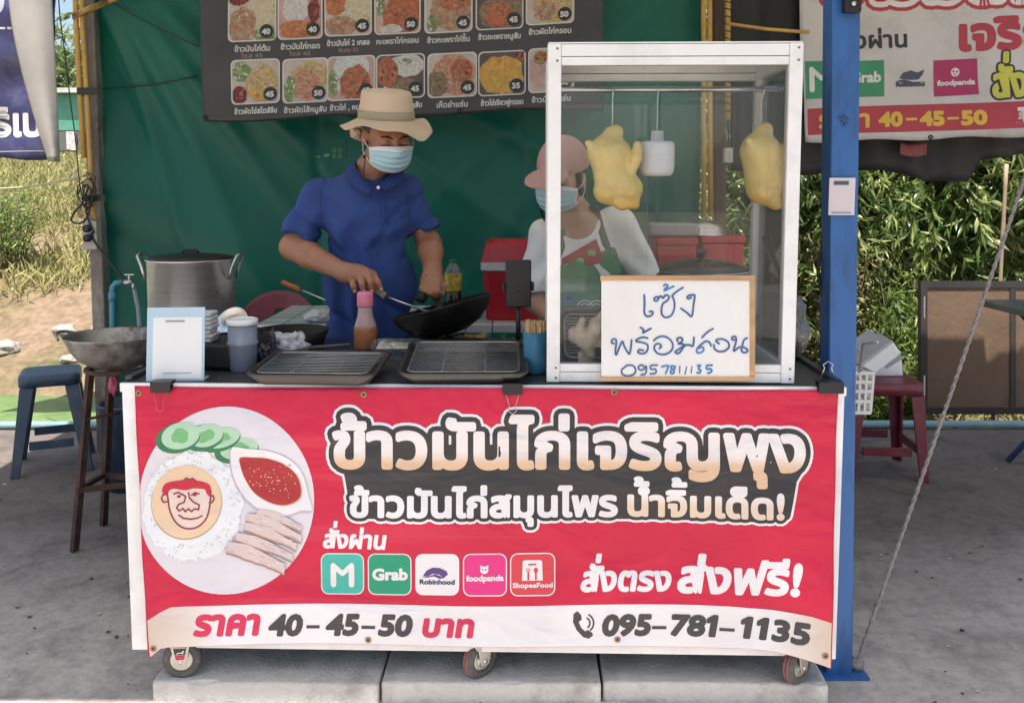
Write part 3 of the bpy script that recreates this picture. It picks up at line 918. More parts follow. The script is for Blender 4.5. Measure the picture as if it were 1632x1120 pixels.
for k, (a, b_, wd) in enumerate((((690, 668), (905, 748), 13), ((640, 690), (905, 800), 16), ((630, 735), (880, 840), 15), ((590, 785), (860, 895), 16), ((545, 835), (820, 950), 22))):
    A, B_ = ck(*a), ck(*b_); L_ = 6.4 + k * .5
    mid = ((A[0] + B_[0]) / 2 + 1, (A[1] + B_[1]) / 2 - 3)
    up, lo = [], []
    for q in range(15):
        f_ = q / 14; x = A[0] + (B_[0] - A[0]) * f_; y = A[1] + (B_[1] - A[1]) * f_ - 4 * sin(pi * f_); h_ = wd * .5 * (.75 + .35 * sin(pi * min(1, f_ * 1.25)))
        up.append((x + 1.5 * (q == 14), y - h_ * (1 + .16 * noise.noise(Vector((q * .5, k * 3.3, 1)))))); lo.append((x - 2.5 * (q == 0), y + h_ * (1 + .18 * noise.noise(Vector((q * .6, k * 5.1, 7))))))
    band = up + lo[::-1]
    pr.poly([(u - .8, v + 2.6) for u, v in band], L_, v_meat2, cut=20); pr.poly(band, L_ + .3, v_meat, cut=20)
    for q in range(9):
        f_ = rg.uniform(.05, .9); j_ = int(f_ * 14); y0_, y1_ = up[j_][1], lo[j_][1]; x0_ = up[j_][0]; yy = y0_ + (y1_ - y0_) * rg.uniform(.15, .9)
        pr.stroke([(x0_, yy), (x0_ + rg.uniform(4, 12), yy + rg.uniform(1, 5))], rg.uniform(.6, 1.4), L_ + .5, rg.choice([v_meat3, v_meat3, v_white]), discs=False)
    pr.stroke(lo, 1.5, L_ + .55, v_meat3)
pr.build('plate_picture', ban, BN)
# five app badges
v_teal = vinyl('ink_teal', (.05, .45, .38)); v_green = vinyl('ink_green', (.012, .30, .17)); v_pink = vinyl('ink_pink', (.72, .03, .22)); v_orange = vinyl('ink_coral', (.66, .05, .07))
v_violet = vinyl('ink_violet', (.10, .05, .20)); v_navy = vinyl('ink_navy', (.03, .035, .10))
def badge(u0, u1, ink, border=True):
    p = Print(bmap)
    if border: p.poly(rrect(u0, 881, u1, 948, 12), 1, v_white); p.poly(rrect(u0 + 1.8, 882.8, u1 - 1.8, 946.2, 10.5), 1.6, ink)
    else: p.poly(rrect(u0, 881, u1, 947, 12), 1, ink)
    return p
p = badge(511, 580, v_teal)
p.stroke([(531, 932), (531, 901)], 9, 2.6, v_white); p.stroke([(560, 932), (560, 901)], 9, 2.6, v_white); p.stroke([(531, 901), (545.5, 914), (560, 901)], 8, 2.9, v_white)
p.build('app_badge', ban, BN)
p = badge(586, 656, v_green); p.text('Grab', 593, 650, 925, 924, 20, v_white, 1.3, 2.4); p.build('app_badge', ban, BN)
p = badge(662, 732, v_white, False)
p.poly([(674, 917), (680, 908), (690, 903), (702, 904), (712, 909), (714, 914), (708, 919), (700, 914), (690, 913), (682, 917)], 2, v_violet)
p.poly([(671, 919), (684, 917), (694, 914), (703, 917), (709, 919), (701, 921), (692, 917), (682, 919)], 2.5, v_violet)
p.text('Robinhood', 669, 725, 930, 930, 8, v_navy, .45, 2.2); p.build('app_badge', ban, BN)
p = badge(738, 808, v_pink)
p.poly(ellp(772, 907, 6.5, 6, 20), 2.2, v_white)
for du in (-5, 5): p.poly(ellp(772 + du, 901.5, 2, 2, 8), 2.4, v_white); p.poly(ellp(772 + du * .5, 906.5, 1.3, 1.6, 8), 2.8, v_pink)
p.text('foodpanda', 743, 803, 925, 924, 10, v_white, .6, 2.2); p.build('app_badge', ban, BN)
p = badge(813, 885, v_orange)
p.poly([(833, 894), (836, 892), (861, 892), (864, 894), (865, 924), (832, 924)], 2.2, v_white)
p.stroke([(842, 899), (855, 899)], 2.6, 2.8, v_orange, discs=False)
for du in (-2.6, 0, 2.6): p.stroke([(842 + du, 905), (842 + du, 910)], 1.2, 2.8, v_orange, discs=False)
p.stroke([(842, 911), (842, 922)], 3, 2.8, v_orange); p.poly(ellp(854, 908, 3.4, 4.4, 14), 2.8, v_orange); p.stroke([(854, 910), (854, 922)], 2.8, 3.1, v_orange)
p.text('ShopeeFood', 817, 881, 935, 935, 8, v_white, .45, 2.2); p.build('app_badge', ban, BN)
m_brass = pm('brass_grommet', (.32, .20, .10), .4, .8, var=.2, scale=60)
for u, v in ((219, 627), (580, 628), (979, 625), (249, 1027), (587, 1019), (984, 1018), (1309, 1034)):
    mb = MB(); P = bmap(u, v) + BN * .0012
    M_ = BN.to_track_quat('Z', 'Y').to_matrix().to_4x4()
    mb.lathe([(.003, 0), (.0035, .0016), (.007, .0016), (.0085, 0)], P, 20, M_)
    mb.cur = 1; mb.lathe([(.0003, .0004), (.003, .0004)], P, 16, M_)
    mb.build('grommet', [m_brass, m_blackm], ban, fixn=False)
# ================================================================== GLASS CABINET ON THE COUNTER
g_pane = glass_mat('cabinet_glass', (.99, .995, .992), .012, .0, .016)
CY = .03                                   # metres behind the cart's front
def C(u, v, off=CY): return cl(atc(u, v, off))
a = C(873, 70); b_ = C(1280, 607)
cx0, cx1, cz0, cz1 = a.x, C(1272, 400).x, ZC + .002, a.z
cy0, cdep = CY, .36
cab = thing('display_cabinet', 'white framed glass display cabinet with two hanging chickens inside', 'display cabinet',
            CART_O + Matrix.Rotation(CART_ROT, 3, 'Z') @ Vector(((cx0 + cx1) / 2, cy0, cz0)), CART_ROT)
hw = (cx1 - cx0) / 2; H_ = cz1 - cz0
pw = .034
def cabl(u, v, off):   # pixel -> cabinet-local on the plane 'off' behind the cabinet front
    p = cl(atc(u, v, CY + off)); return Vector((p.x - (cx0 + cx1) / 2, off, p.z - cz0))
for sx in (-1, 1):
    for y0 in (0, cdep - pw):
        x0 = -hw if sx < 0 else hw - pw
        mb = MB(); mb.box((x0, y0, 0), (x0 + pw, y0 + pw, H_)); mb.build('corner_post', m_white, cab, bevel=.002)
def railx(y0, z0, h, d=.03): mb = MB(); mb.box((-hw + pw + .0005, y0 + .002, z0), (hw - pw - .0005, y0 + d, z0 + h)); mb.build('rail', m_white, cab, bevel=.0015)
def raily(x0, z0, h): mb = MB(); mb.box((x0 + .002, pw + .0005, z0), (x0 + pw - .002, cdep - pw - .0005, z0 + h)); mb.build('rail', m_white, cab, bevel=.0015)
for y0 in (0, cdep - .032):
    railx(y0, .001, .025); railx(y0, .0275, .020, .028); railx(y0, H_ - .030, .029); railx(y0, H_ - .052, .020, .028)
for x0 in (-hw, hw - pw):
    raily(x0, .001, .046); raily(x0, H_ - .05, .049)
mb = MB(); mb.box((-hw + .002, .003, H_ + .0005), (hw - .002, cdep - .003, H_ + .004)); mb.build('top_panel', m_white, cab)
mb = MB(); mb.box((-hw + pw, .034, .004), (hw - pw, cdep - .036, .010)); mb.build('floor_tray', m_steel, cab)
for nm, lo, hi in (('front', (-hw + pw, .014, .047), (hw - pw, .018, H_ - .052)), ('left', (-hw + .014, pw, .047), (-hw + .018, cdep - pw, H_ - .05)),
                   ('right', (hw - .018, pw, .047), (hw - .014, cdep - pw, H_ - .05)), ('rear', (-hw + pw, cdep - .02, .047), (-.02, cdep - .016, H_ - .052)),
                   ('rear2', (-.06, cdep - .012, .047), (hw - pw, cdep - .008, H_ - .052))):
    mb = MB(); mb.box(lo, hi); mb.build('glass_pane', g_pane, cab)
m_scr = pm('screw_heads', (.2, .2, .2), .4, .8)
for z in (H_ - .012, H_ - .042, .012, .038):
    for x in (-hw + .024, hw - .012): mb = MB(); mb.lathe([(.0003, .0012), (.003, .0012), (.003, -.0005)], (x, 0, z), 10, rot('X', 90)); mb.build('screw', m_scr, cab)
# hanging rail
ry = .17
rz = cabl(1000, 143, ry).z
mb = MB(); mb.tube([(-hw + .017, ry, rz), (hw - .017, ry, rz)], .0075, 14); mb.build('hanging_rail', m_steel, cab)
m_sw = pm('latch', (.08, .08, .08), .4, .5)
mb = MB(); p = cabl(1240, 395, .3); mb.bar((hw - .02, .08, p.z - .06), (hw - .02, .27, p.z + .03), .006, .012); mb.build('door_stay', m_sw, cab)

# ------------------------------------------------------------------ SDF sculpting: smooth unions of tapered limbs and ellipsoids, meshed as one surface
class SDF:
    def __init__(s, lo, hi, h):
        s.lo = np.array(lo, float); s.h = h
        s.n = np.ceil((np.array(hi, float) - s.lo) / h).astype(int) + 1
        s.ax = [(s.lo[i] + h * np.arange(s.n[i])).astype(np.float32) for i in range(3)]
        s.D = np.full(tuple(s.n), 1e3, np.float32)
    def _sub(s, lo, hi):
        i0 = np.clip(np.floor((np.array(lo) - s.lo) / s.h).astype(int), 0, s.n)
        i1 = np.clip(np.ceil((np.array(hi) - s.lo) / s.h).astype(int) + 1, 0, s.n)
        return tuple(slice(a, b) for a, b in zip(i0, i1))
    def _pts(s, sl):
        return np.meshgrid(s.ax[0][sl[0]], s.ax[1][sl[1]], s.ax[2][sl[2]], indexing='ij')
    def put(s, lo, hi, fn, k, sub=False):
        pad = max(k, .012) + 2 * s.h
        sl = s._sub(np.array(lo) - pad, np.array(hi) + pad)
        X, Y, Z = s._pts(sl)
        if X.size == 0: return
        d = fn(X, Y, Z); c = s.D[sl]
        if sub:
            d = -d; h = np.clip(.5 - .5 * (c - d) / k, 0, 1)
            s.D[sl] = c * (1 - h) + d * h + k * h * (1 - h)
        else:
            h = np.clip(.5 + .5 * (d - c) / k, 0, 1)
            s.D[sl] = d * (1 - h) + c * h - k * h * (1 - h)
    def cone(s, a, b, ra, rb, k=.015, sub=False, flat=None):
        a = np.array(a, float); b = np.array(b, float); ba = b - a; L2 = max(float(ba @ ba), 1e-9)
        def fn(X, Y, Z):
            t = np.clip(((X - a[0]) * ba[0] + (Y - a[1]) * ba[1] + (Z - a[2]) * ba[2]) / L2, 0, 1)
            return np.sqrt((X - a[0] - t * ba[0]) ** 2 + (Y - a[1] - t * ba[1]) ** 2 + (Z - a[2] - t * ba[2]) ** 2) - (ra + (rb - ra) * t)
        r = max(ra, rb)
        s.put(np.minimum(a, b) - r, np.maximum(a, b) + r, fn, k, sub)
    def chain(s, pts, rs, k=.012):
        for i in range(len(pts) - 1): s.cone(pts[i], pts[i + 1], rs[i], rs[i + 1], k)
    def ell(s, c, r, k=.02, R=None, sub=False):
        c = np.array(c, float); r = np.array(r, float)
        M = np.array(R.to_3x3().transposed()) if R is not None else np.eye(3)
        def fn(X, Y, Z):
            x, y, z = X - c[0], Y - c[1], Z - c[2]
            p = [(M[i, 0] * x + M[i, 1] * y + M[i, 2] * z) for i in range(3)]
            k0 = np.sqrt(sum((p[i] / r[i]) ** 2 for i in range(3)))
            k1 = np.sqrt(sum((p[i] / r[i] ** 2) ** 2 for i in range(3)))
            return k0 * (k0 - 1) / np.maximum(k1, 1e-6)
        m = float(max(r)) if R is not None else r
        s.put(c - m, c + m, fn, k, sub)
    def half(s, p, nrm):
        """keep only the side the normal points away from"""
        X, Y, Z = s._pts((slice(None),) * 3)
        nrm = Vector(nrm).normalized()
        s.D = np.maximum(s.D, ((X - p[0]) * nrm.x + (Y - p[1]) * nrm.y + (Z - p[2]) * nrm.z).astype(np.float32))
    def warp(s, fn):
        X, Y, Z = s._pts((slice(None),) * 3)
        m = np.abs(s.D) < .05
        s.D[m] += fn(X[m], Y[m], Z[m]).astype(np.float32)
    def mesh(s):
        D = s.D; Sg = D < 0
        n0 = np.array(D.shape) - 1
        cor = [(i, j, k) for i in (0, 1) for j in (0, 1) for k in (0, 1)]
        cnt = np.zeros(tuple(n0), np.int8)
        for i, j, k in cor: cnt += Sg[i:i + n0[0], j:j + n0[1], k:k + n0[2]]
        A = np.argwhere((cnt > 0) & (cnt < 8))
        idx = np.full(tuple(n0), -1, np.int64); idx[A[:, 0], A[:, 1], A[:, 2]] = np.arange(len(A))
        acc = np.zeros((len(A), 3)); num = np.zeros(len(A))
        for a in cor:
            for ax in range(3):
                if a[ax]: continue
                b = list(a); b[ax] = 1
                da = D[A[:, 0] + a[0], A[:, 1] + a[1], A[:, 2] + a[2]]; db = D[A[:, 0] + b[0], A[:, 1] + b[1], A[:, 2] + b[2]]
                x = (da < 0) != (db < 0)
                t = np.where(x, da / np.where(x, da - db, 1), 0)
                p = np.tile(np.array(a, float), (len(A), 1)); p[:, ax] += t
                acc += p * x[:, None]; num += x
        V = (A + acc / num[:, None]) * s.h + s.lo
        Fs = []
        for ax in range(3):
            o1, o2 = (ax + 1) % 3, (ax + 2) % 3
            sl0 = [slice(1, n0[i]) for i in range(3)]; sl0[ax] = slice(0, n0[ax])
            sl1 = list(sl0); sl1[ax] = slice(1, n0[ax] + 1)
            s0 = Sg[tuple(sl0)]; s1 = Sg[tuple(sl1)]
            E = np.argwhere(s0 != s1); off = np.array([sl0[i].start for i in range(3)])
            ins = s0[E[:, 0], E[:, 1], E[:, 2]]
            E = E + off
            q = []
            for d1, d2 in ((0, 0), (1, 0), (1, 1), (0, 1)):
                c = E.copy(); c[:, o1] -= d1; c[:, o2] -= d2
                q.append(idx[c[:, 0], c[:, 1], c[:, 2]])
            q = np.stack(q, 1)
            q[~ins] = q[~ins][:, ::-1]
            Fs.append(q)
        Fq = np.concatenate(Fs); Fq = Fq[(Fq >= 0).all(1)]
        return V, Fq
    def build(s, name, mats, parent=None, origin=(0, 0, 0), smooth=1, post=None):
        V, Fq = s.mesh()
        if smooth:
            for _ in range(smooth):
                e = np.concatenate([Fq[:, [0, 1]], Fq[:, [1, 2]], Fq[:, [2, 3]], Fq[:, [3, 0]]])
                e = np.concatenate([e, e[:, ::-1]])
                sm = np.zeros_like(V); ct = np.zeros(len(V))
                np.add.at(sm, e[:, 0], V[e[:, 1]]); np.add.at(ct, e[:, 0], 1)
                V = V * .5 + .5 * sm / np.maximum(ct, 1)[:, None]
        if post is not None: V = post(V)
        me = bpy.data.meshes.new(name)
        me.from_pydata((V - np.array(origin)).tolist(), [], Fq[:, ::-1].tolist())
        me.polygons.foreach_set('use_smooth', [True] * len(me.polygons))
        for m in (mats if isinstance(mats, (list, tuple)) else [mats]): me.materials.append(m)
        me.update()
        bm = bmesh.new(); bm.from_mesh(me); bmesh.ops.recalc_face_normals(bm, faces=bm.faces); bm.to_mesh(me); bm.free()
        o = bpy.data.objects.new(name, me); COL.objects.link(o)
        if parent is not None: o.parent = parent
        return o

# ------------------------------------------------------------------ chickens on hooks
m = pm('boiled_chicken_skin', (.86, .65, .235), .2, 0, var=.14, scale=10, bump=.22, bscale=170, sss=.2, dirt=(.80, .48, .07), dirt_amt=.6, dirt_scale=9)
n = m.node_tree.nodes; l = m.node_tree.links; b = n['Principled BSDF']; src = b.inputs['Base Color'].links[0].from_socket
tc = n.new('ShaderNodeTexCoord'); sp = n.new('ShaderNodeSeparateXYZ'); l.new(tc.outputs['Object'], sp.inputs[0]); nz = n.new('ShaderNodeTexNoise'); nz.inputs['Scale'].default_value = 18; l.new(tc.outputs['Object'], nz.inputs['Vector'])
ma = n.new('ShaderNodeMath'); ma.operation = 'MULTIPLY_ADD'; ma.inputs[1].default_value = .09; l.new(nz.outputs['Fac'], ma.inputs[0]); l.new(sp.outputs['Z'], ma.inputs[2])
mr = n.new('ShaderNodeMapRange'); mr.inputs['From Min'].default_value = .0; mr.inputs['From Max'].default_value = -.07; mr.inputs['To Max'].default_value = .85; l.new(ma.outputs[0], mr.inputs['Value'])
mx = n.new('ShaderNodeMixRGB'); mx.inputs[2].default_value = (.80, .46, .05, 1); l.new(mr.outputs[0], mx.inputs[0]); l.new(src, mx.inputs[1]); l.new(mx.outputs[0], b.inputs['Base Color'])
b.inputs['Coat Weight'].default_value = .35; b.inputs['Coat Roughness'].default_value = .18
ck_s = SDF((-.13, -.10, -.17), (.13, .10, .17), .004)
def cp(u, v, y=0): return ((u - 977) * .00168, y, -(v - 266) * .00168)
ck_s.cone(cp(970, 240), cp(982, 294), .052, .056, .02)
ck_s.ell(cp(972, 240), (.060, .048, .036), .02)
ck_s.chain([cp(970, 225), cp(976, 208), cp(982, 202)], [.034, .021, .015], .018)
ck_s.chain([cp(950, 238, -.012), cp(937, 224, -.02)], [.020, .0105], .012)
ck_s.chain([cp(1013, 227, -.03), cp(1010, 250, -.034), cp(1001, 274, -.026)], [.0115, .0165, .018], .006)
ck_s.ell(cp(1000, 302, -.014), (.040, .044, .048), .010)
ck_s.ell(cp(967, 306, -.014), (.036, .042, .038), .010)
ck_s.chain([cp(972, 318, -.02), cp(990, 328, -.03), cp(1008, 329, -.028)], [.020, .015, .011], .010)
ck_s.chain([cp(1006, 318, -.02), cp(1012, 330, -.02)], [.022, .012], .008)
ck_s.cone(cp(986, 280, -.075), cp(990, 326, -.056), .004, .009, .008, sub=True)
ck_s.cone(cp(962, 250, -.075), cp(966, 276, -.072), .004, .004, .010, sub=True)
for a_, b2 in (((948, 262), (962, 300)), ((990, 246), (996, 276)), ((975, 222), (992, 232)), ((958, 292), (980, 300)), ((1000, 285), (1020, 292))):
    ck_s.cone(cp(*a_, -.056), cp(*b2, -.054), .0035, .0035, .006, sub=True)
ck_s.warp(lambda X, Y, Z: .0011 * np.sin(60 * X + 3 * np.sin(40 * Z)) * np.sin(55 * Z + 2))
def hook_part(parent, z0, z1, name='hook'):
    mb = MB()
    pts = []
    for k in range(10):
        a = radians(-30 + 210 * k / 9); pts.append((0, .010 * cos(a), z1 + .010 * sin(a)))
    pts += [(0, -.010, z1 - .012), (0, .001, z1 - .022), (0, 0, z0 + .02), (0, .009, z0 + .009), (0, .004, z0), (0, -.007, z0 + .003)]
    mb.tube(pts, .0016, 8)
    return mb.build(name, m_steel, parent)
def cab_world(p): return cab.matrix_world @ p if False else (Matrix.Translation(cab.location) @ Matrix.Rotation(CART_ROT, 4, 'Z')) @ p
p = cabl(977, 268, ry - .03)
t = thing('hanging_chicken', 'yellow boiled chicken on the hook next to the white lamp', 'chicken', cab_world(p), CART_ROT, 'chickens hanging in the cabinet')
o = ck_s.build('carcass', m, t)
o.scale = (1.0, 1.0, .92)
hz = rz - p.z
h1 = hook_part(t, .106, hz)
h1.location = (0, .03, 0)
p2 = cabl(1216, 266, ry - .03)
t2 = copy_tree(t)
t2.location = cab_world(p2); t2.rotation_euler = (0, 0, CART_ROT + radians(24))
t2['label'] = 'yellow boiled chicken hanging alone by the right post of the glass cabinet'
for c_ in t2.children:
    if c_.name.startswith('carcass'): c_.scale = (.93, .95, .94)
    else: c_.location = (.012, .028, rz - p2.z - hz)

# ------------------------------------------------------------------ white lamp bulb on a hook
p = cabl(1047, 246, ry)
t = thing('hanging_lamp', 'white cylindrical lamp bulb hanging from the cabinet rail', 'lamp', cab_world(p), CART_ROT)
m_lampw = pm('lamp_white', (.80, .79, .78), .3, 0, var=.03)
m_lampd = pm('lamp_diffuser', (.74, .73, .76), .45, 0, var=.03)
mb = MB(); mb.lathe([(.0005, .062), (.016, .062), (.017, .034), (.040, .034), (.047, .027), (.047, .0)], (0, 0, 0), 40); mb.build('housing', m_lampw, t)
mb = MB(); mb.lathe([(.0468, 0), (.0468, -.035), (.044, -.05), (.036, -.058), (.0005, -.060)], (0, 0, 0), 40); mb.build('diffuser', m_lampd, t)
hook_part(t, .064, rz - p.z)

# ------------------------------------------------------------------ tray and peelings inside the cabinet
m_rack = pm('rack_wire', (.34, .33, .32), .32, .9, var=.15, scale=30)
m_tray = pm('dark_tray_metal', (.10, .095, .092), .34, .8, var=.25, scale=6, dirt=(.05, .045, .04), dirt_amt=.7, dirt_scale=6)
m_tray_in = pm('burnt_tray_inside', (.028, .024, .023), .4, .5, var=.4, scale=8)
def tray_thing(label, w_, d_, pitch, loc, rz, group='roasting trays with wire racks', nw=11, cat='tray'):
    t = thing('roasting_tray', label, cat, loc, rz, group)
    t.rotation_euler = (pitch, 0, rz)
    mb = MB()
    o_ = rrect(-w_ / 2, 0, w_ / 2, d_, .035, 6); i_ = rrect(-w_ / 2 + .018, .018, w_ / 2 - .018, d_ - .018, .03, 6); k = len(o_)
    rings = [([p for p in rrect(-w_ / 2 + .024, .024, w_ / 2 - .024, d_ - .024, .03, 6)], .0), (rrect(-w_ / 2 + .008, .008, w_ / 2 - .008, d_ - .008, .034, 6), .026), (o_, .028), (rrect(-w_ / 2 - .003, -.003, w_ / 2 + .003, d_ + .003, .037, 6), .024),
             (rrect(-w_ / 2 + .022, .022, w_ / 2 - .022, d_ - .022, .03, 6), -.004)]
    vs = []; fs = []
    for pts, z in rings: vs += [(x, y, z) for x, y in pts]
    for r_ in range(len(rings) - 1):
        for q in range(k):
            fs.append((r_ * k + q, r_ * k + (q + 1) % k, (r_ + 1) * k + (q + 1) % k, (r_ + 1) * k + q))
    mb.add(vs, fs, True)
    mb.cur = 1; mb.add([(x, y, .0004) for x, y in rings[0][0]], [tuple(range(k))], False)
    mb.cur = 0; mb.add([(x, y, -.0045) for x, y in rings[4][0]], [tuple(range(k))[::-1]], False)
    mb.build('tray', [m_tray, m_tray_in], t)
    mb = MB()
    ro = rrect(-w_ / 2 + .022, .022, w_ / 2 - .022, d_ - .022, .02, 4)
    mb.tube([(x, y, .026) for x, y in ro], .0022, 8, closed=True)
    for q in range(nw):
        y = .03 + (d_ - .06) * (q + .5) / nw
        mb.tube([(-w_ / 2 + .022, y, .0275), (w_ / 2 - .022, y, .0275)], .0014, 6)
    for x in (-w_ / 6, w_ / 6): mb.tube([(x, .022, .0245), (x, d_ - .022, .0245)], .0018, 6)
    mb.build('wire_rack', m_rack, t)
    return t
m_ginger = pm('ginger_skin', (.55, .43, .32), .7, 0, var=.3, scale=25, bump=.3, bscale=80)
pt = cabl(927, 545, .17)
tin = tray_thing('dark tray standing upright inside the glass cabinet at left', .20, .165, radians(64), cab_world(Vector((pt.x + .03, .12, .014))), CART_ROT, nw=13)
t = thing('ginger_root', 'pale knobbly ginger root in front of the upright tray in the cabinet', 'ginger', cab_world(cabl(935, 530, .10)), CART_ROT)
gs = SDF((-.06, -.05, -.09), (.07, .05, .09), .004)
gr = random.Random(3)
for a_, b2, r1, r2 in (((0, 0, -.02), (.03, 0, .02), .024, .022), ((-.03, 0, -.01), (0, -.01, -.02), .018, .022), ((.03, 0, .02), (.045, 0, .05), .02, .012), ((-.02, -.01, 0), (-.012, -.012, .035), .014, .009),
                       ((0, -.01, -.03), (.01, -.012, -.055), .02, .014), ((.02, -.01, -.01), (.04, -.02, -.03), .018, .012), ((-.03, 0, -.01), (-.042, -.01, .008), .014, .009)):
    gs.cone(a_, b2, r1, r2, .012)
gs.warp(lambda X, Y, Z: .0025 * np.sin(110 * X + 50 * Z) * np.sin(90 * Z))
gs.build('root', m_ginger, t)
mb = MB(); mb.box((-.022, .0, -.10), (.022, .03, -.052)); mb.build('stub', m_ginger, t, bevel=.008)

# ------------------------------------------------------------------ whiteboard with handwriting
wb = thing('whiteboard', 'white board with wooden edge and blue handwriting leaning on the cabinet', 'whiteboard', (0, 0, 0), 0)
def wmap(u, v): return atc(u, v, .004 + .022 * (607 - v) / 170 * .9)
m_wood = pm('pale_pine_edge', (.50, .30, .15), .6, 0, var=.2, scale=8, stretch=(1, 1, 6))
m_board = pm('whiteboard_face', (.80, .79, .77), .25, 0, var=.02, scale=3, dirt=(.70, .58, .50), dirt_amt=.35, dirt_scale=4)
back = BN * -.008
q = [wmap(957, 606), wmap(1203, 606), wmap(1203, 439), wmap(957, 439)]
mb = MB(); i_ = [wmap(958.5, 603), wmap(1195, 603), wmap(1195, 447), wmap(958.5, 447)]; mb.prism(i_, back); mb.build('panel', m_board, wb)
mb = MB()
fw = BN * .003
def strip(pts):
    mb.prism([wmap(*p) + fw for p in pts], back * 1.5)
strip([(957, 447.2), (957, 439), (1203, 439), (1203, 447.2)]); strip([(1195.2, 447.4), (1203, 447.4), (1203, 599), (1195.2, 599)]); strip([(957, 606.5), (957, 600), (1203, 600), (1203, 606.5)])
mb.build('wooden_edge', m_wood, wb)
m_ink = pm('blue_marker', (.05, .12, .30), .5, 0, var=.35, scale=30)
m_ink2 = pm('bright_blue_marker', (.04, .20, .45), .5, 0, var=.3, scale=30)
pr = Print(wmap, .0008)
def wz(x, y): return (860 + x * .5087, 50 + y * .5089)
def hand(strokes, ink, wd=3.0):
    for s_ in strokes:
        P = [Vector((*wz(*p), 0)) for p in s_]
        if len(P) > 2:   # Catmull-Rom
            Q = []
            for i in range(len(P) - 1):
                p0, p1, p2, p3 = P[max(i - 1, 0)], P[i], P[i + 1], P[min(i + 2, len(P) - 1)]
                for k in range(5):
                    t = k / 5
                    Q.append(.5 * ((2 * p1) + (p2 - p0) * t + (2 * p0 - 5 * p1 + 4 * p2 - p3) * t * t + (3 * p1 - p0 - 3 * p2 + p3) * t ** 3))
            Q.append(P[-1]); P = Q
        pr.stroke([(p.x, p.y) for p in P], wd, 2, ink)
wz = lambda x, y: (955 + x * .1938, 435 + y * .1938)
hand([[(370, 180), (372, 250), (370, 320), (385, 352), (415, 355), (440, 335), (435, 315), (412, 318)],
      [(480, 195), (455, 205), (452, 225), (475, 228), (490, 205), (505, 190), (525, 205), (540, 185), (560, 182), (575, 200), (555, 230), (525, 250), (512, 290), (515, 340), (545, 365), (590, 350), (615, 300), (618, 240), (605, 200), (600, 185), (640, 150), (688, 120)],
      [(755, 200), (735, 212), (722, 200), (740, 183), (775, 180), (785, 190), (775, 260), (760, 355), (720, 325), (672, 292)],
      [(120, 580), (100, 570), (110, 545), (135, 545), (140, 575), (132, 640), (140, 672), (165, 610), (190, 562), (205, 600), (245, 665), (260, 610), (266, 550)],
      [(398, 535), (360, 528), (320, 540), (302, 560), (350, 570), (392, 585), (400, 620), (380, 655), (345, 662), (318, 650), (330, 630), (360, 635)], [(338, 448), (352, 455), (365, 470), (358, 490), (385, 478), (425, 455)],
      [(448, 555), (480, 530), (530, 520), (580, 545), (605, 590), (590, 640), (540, 668), (485, 662), (452, 625), (460, 590), (490, 580), (510, 600), (495, 620)],
      [(645, 560), (640, 540), (665, 530), (685, 545), (672, 570), (650, 580), (700, 590), (655, 625), (625, 645), (635, 660), (665, 650), (700, 600), (735, 590), (770, 598), (778, 530)],
      [(918, 598), (908, 572), (880, 560), (840, 585), (805, 620)], [(845, 530), (890, 485), (935, 458)],
      [(942, 590), (950, 625), (985, 645), (1030, 640), (1065, 610), (1060, 570), (1020, 545), (975, 545), (960, 560), (985, 580)],
      [(1110, 550), (1090, 545), (1095, 525), (1120, 525), (1125, 560), (1105, 640), (1150, 610), (1200, 615), (1220, 640), (1195, 655), (1170, 640), (1175, 600), (1190, 550), (1215, 535)]], m_ink, 3.0)
hand([[(530, 105), (540, 95), (560, 100), (560, 115), (540, 130), (535, 145), (570, 130), (612, 110)], [(805, 620), (800, 650), (830, 655), (858, 635), (850, 608), (815, 618)],
      [(515, 770), (565, 760), (560, 790), (545, 825)], [(620, 765), (590, 765), (595, 785), (615, 800), (610, 822), (588, 822), (590, 800), (620, 785), (622, 768)], [(808, 760), (832, 758), (815, 785), (835, 800), (825, 820), (803, 818)], [(928, 757), (885, 760), (885, 788), (915, 788), (925, 805), (905, 822), (890, 820)]], m_ink2, 2.8)
hand([[(215, 770), (185, 795), (190, 830), (235, 845), (285, 830), (300, 795), (275, 760), (225, 760), (210, 775)], [(370, 770), (345, 755), (320, 775), (340, 798), (372, 785), (385, 765), (388, 800), (375, 830), (345, 835)], [(478, 757), (425, 760), (425, 790), (460, 790), (468, 810), (455, 825), (418, 828)]], m_ink, 2.6)
hand([[(662, 765), (660, 820)], [(718, 770), (705, 830)], [(762, 768), (755, 820)]], m_ink, 1.7)
pr.build('handwriting', wb, BN)

# ================================================================== THINGS ON THE COUNTER
def put(u, v, z=ZC + .001): return atz(u, v, z)
m_clear = glass_mat('clear_plastic', (.86, .89, .93), .05, .08, .16)
m_frost = bpy.data.materials.new('frosted_plastic'); m_frost.use_nodes = True
n = m_frost.node_tree.nodes; l = m_frost.node_tree.links; n.remove(n['Principled BSDF'])
d = n.new('ShaderNodeBsdfDiffuse'); d.inputs[0].default_value = (.55, .60, .70, 1); tr = n.new('ShaderNodeBsdfTransparent'); tr.inputs[0].default_value = (.85, .88, .95, 1)
tl = n.new('ShaderNodeBsdfTranslucent'); tl.inputs[0].default_value = (.6, .65, .75, 1); gl = n.new('ShaderNodeBsdfGlossy'); gl.inputs['Roughness'].default_value = .2
m1 = n.new('ShaderNodeMixShader'); m1.inputs[0].default_value = .5; m2 = n.new('ShaderNodeMixShader'); m2.inputs[0].default_value = .45; m3 = n.new('ShaderNodeMixShader'); m3.inputs[0].default_value = .06
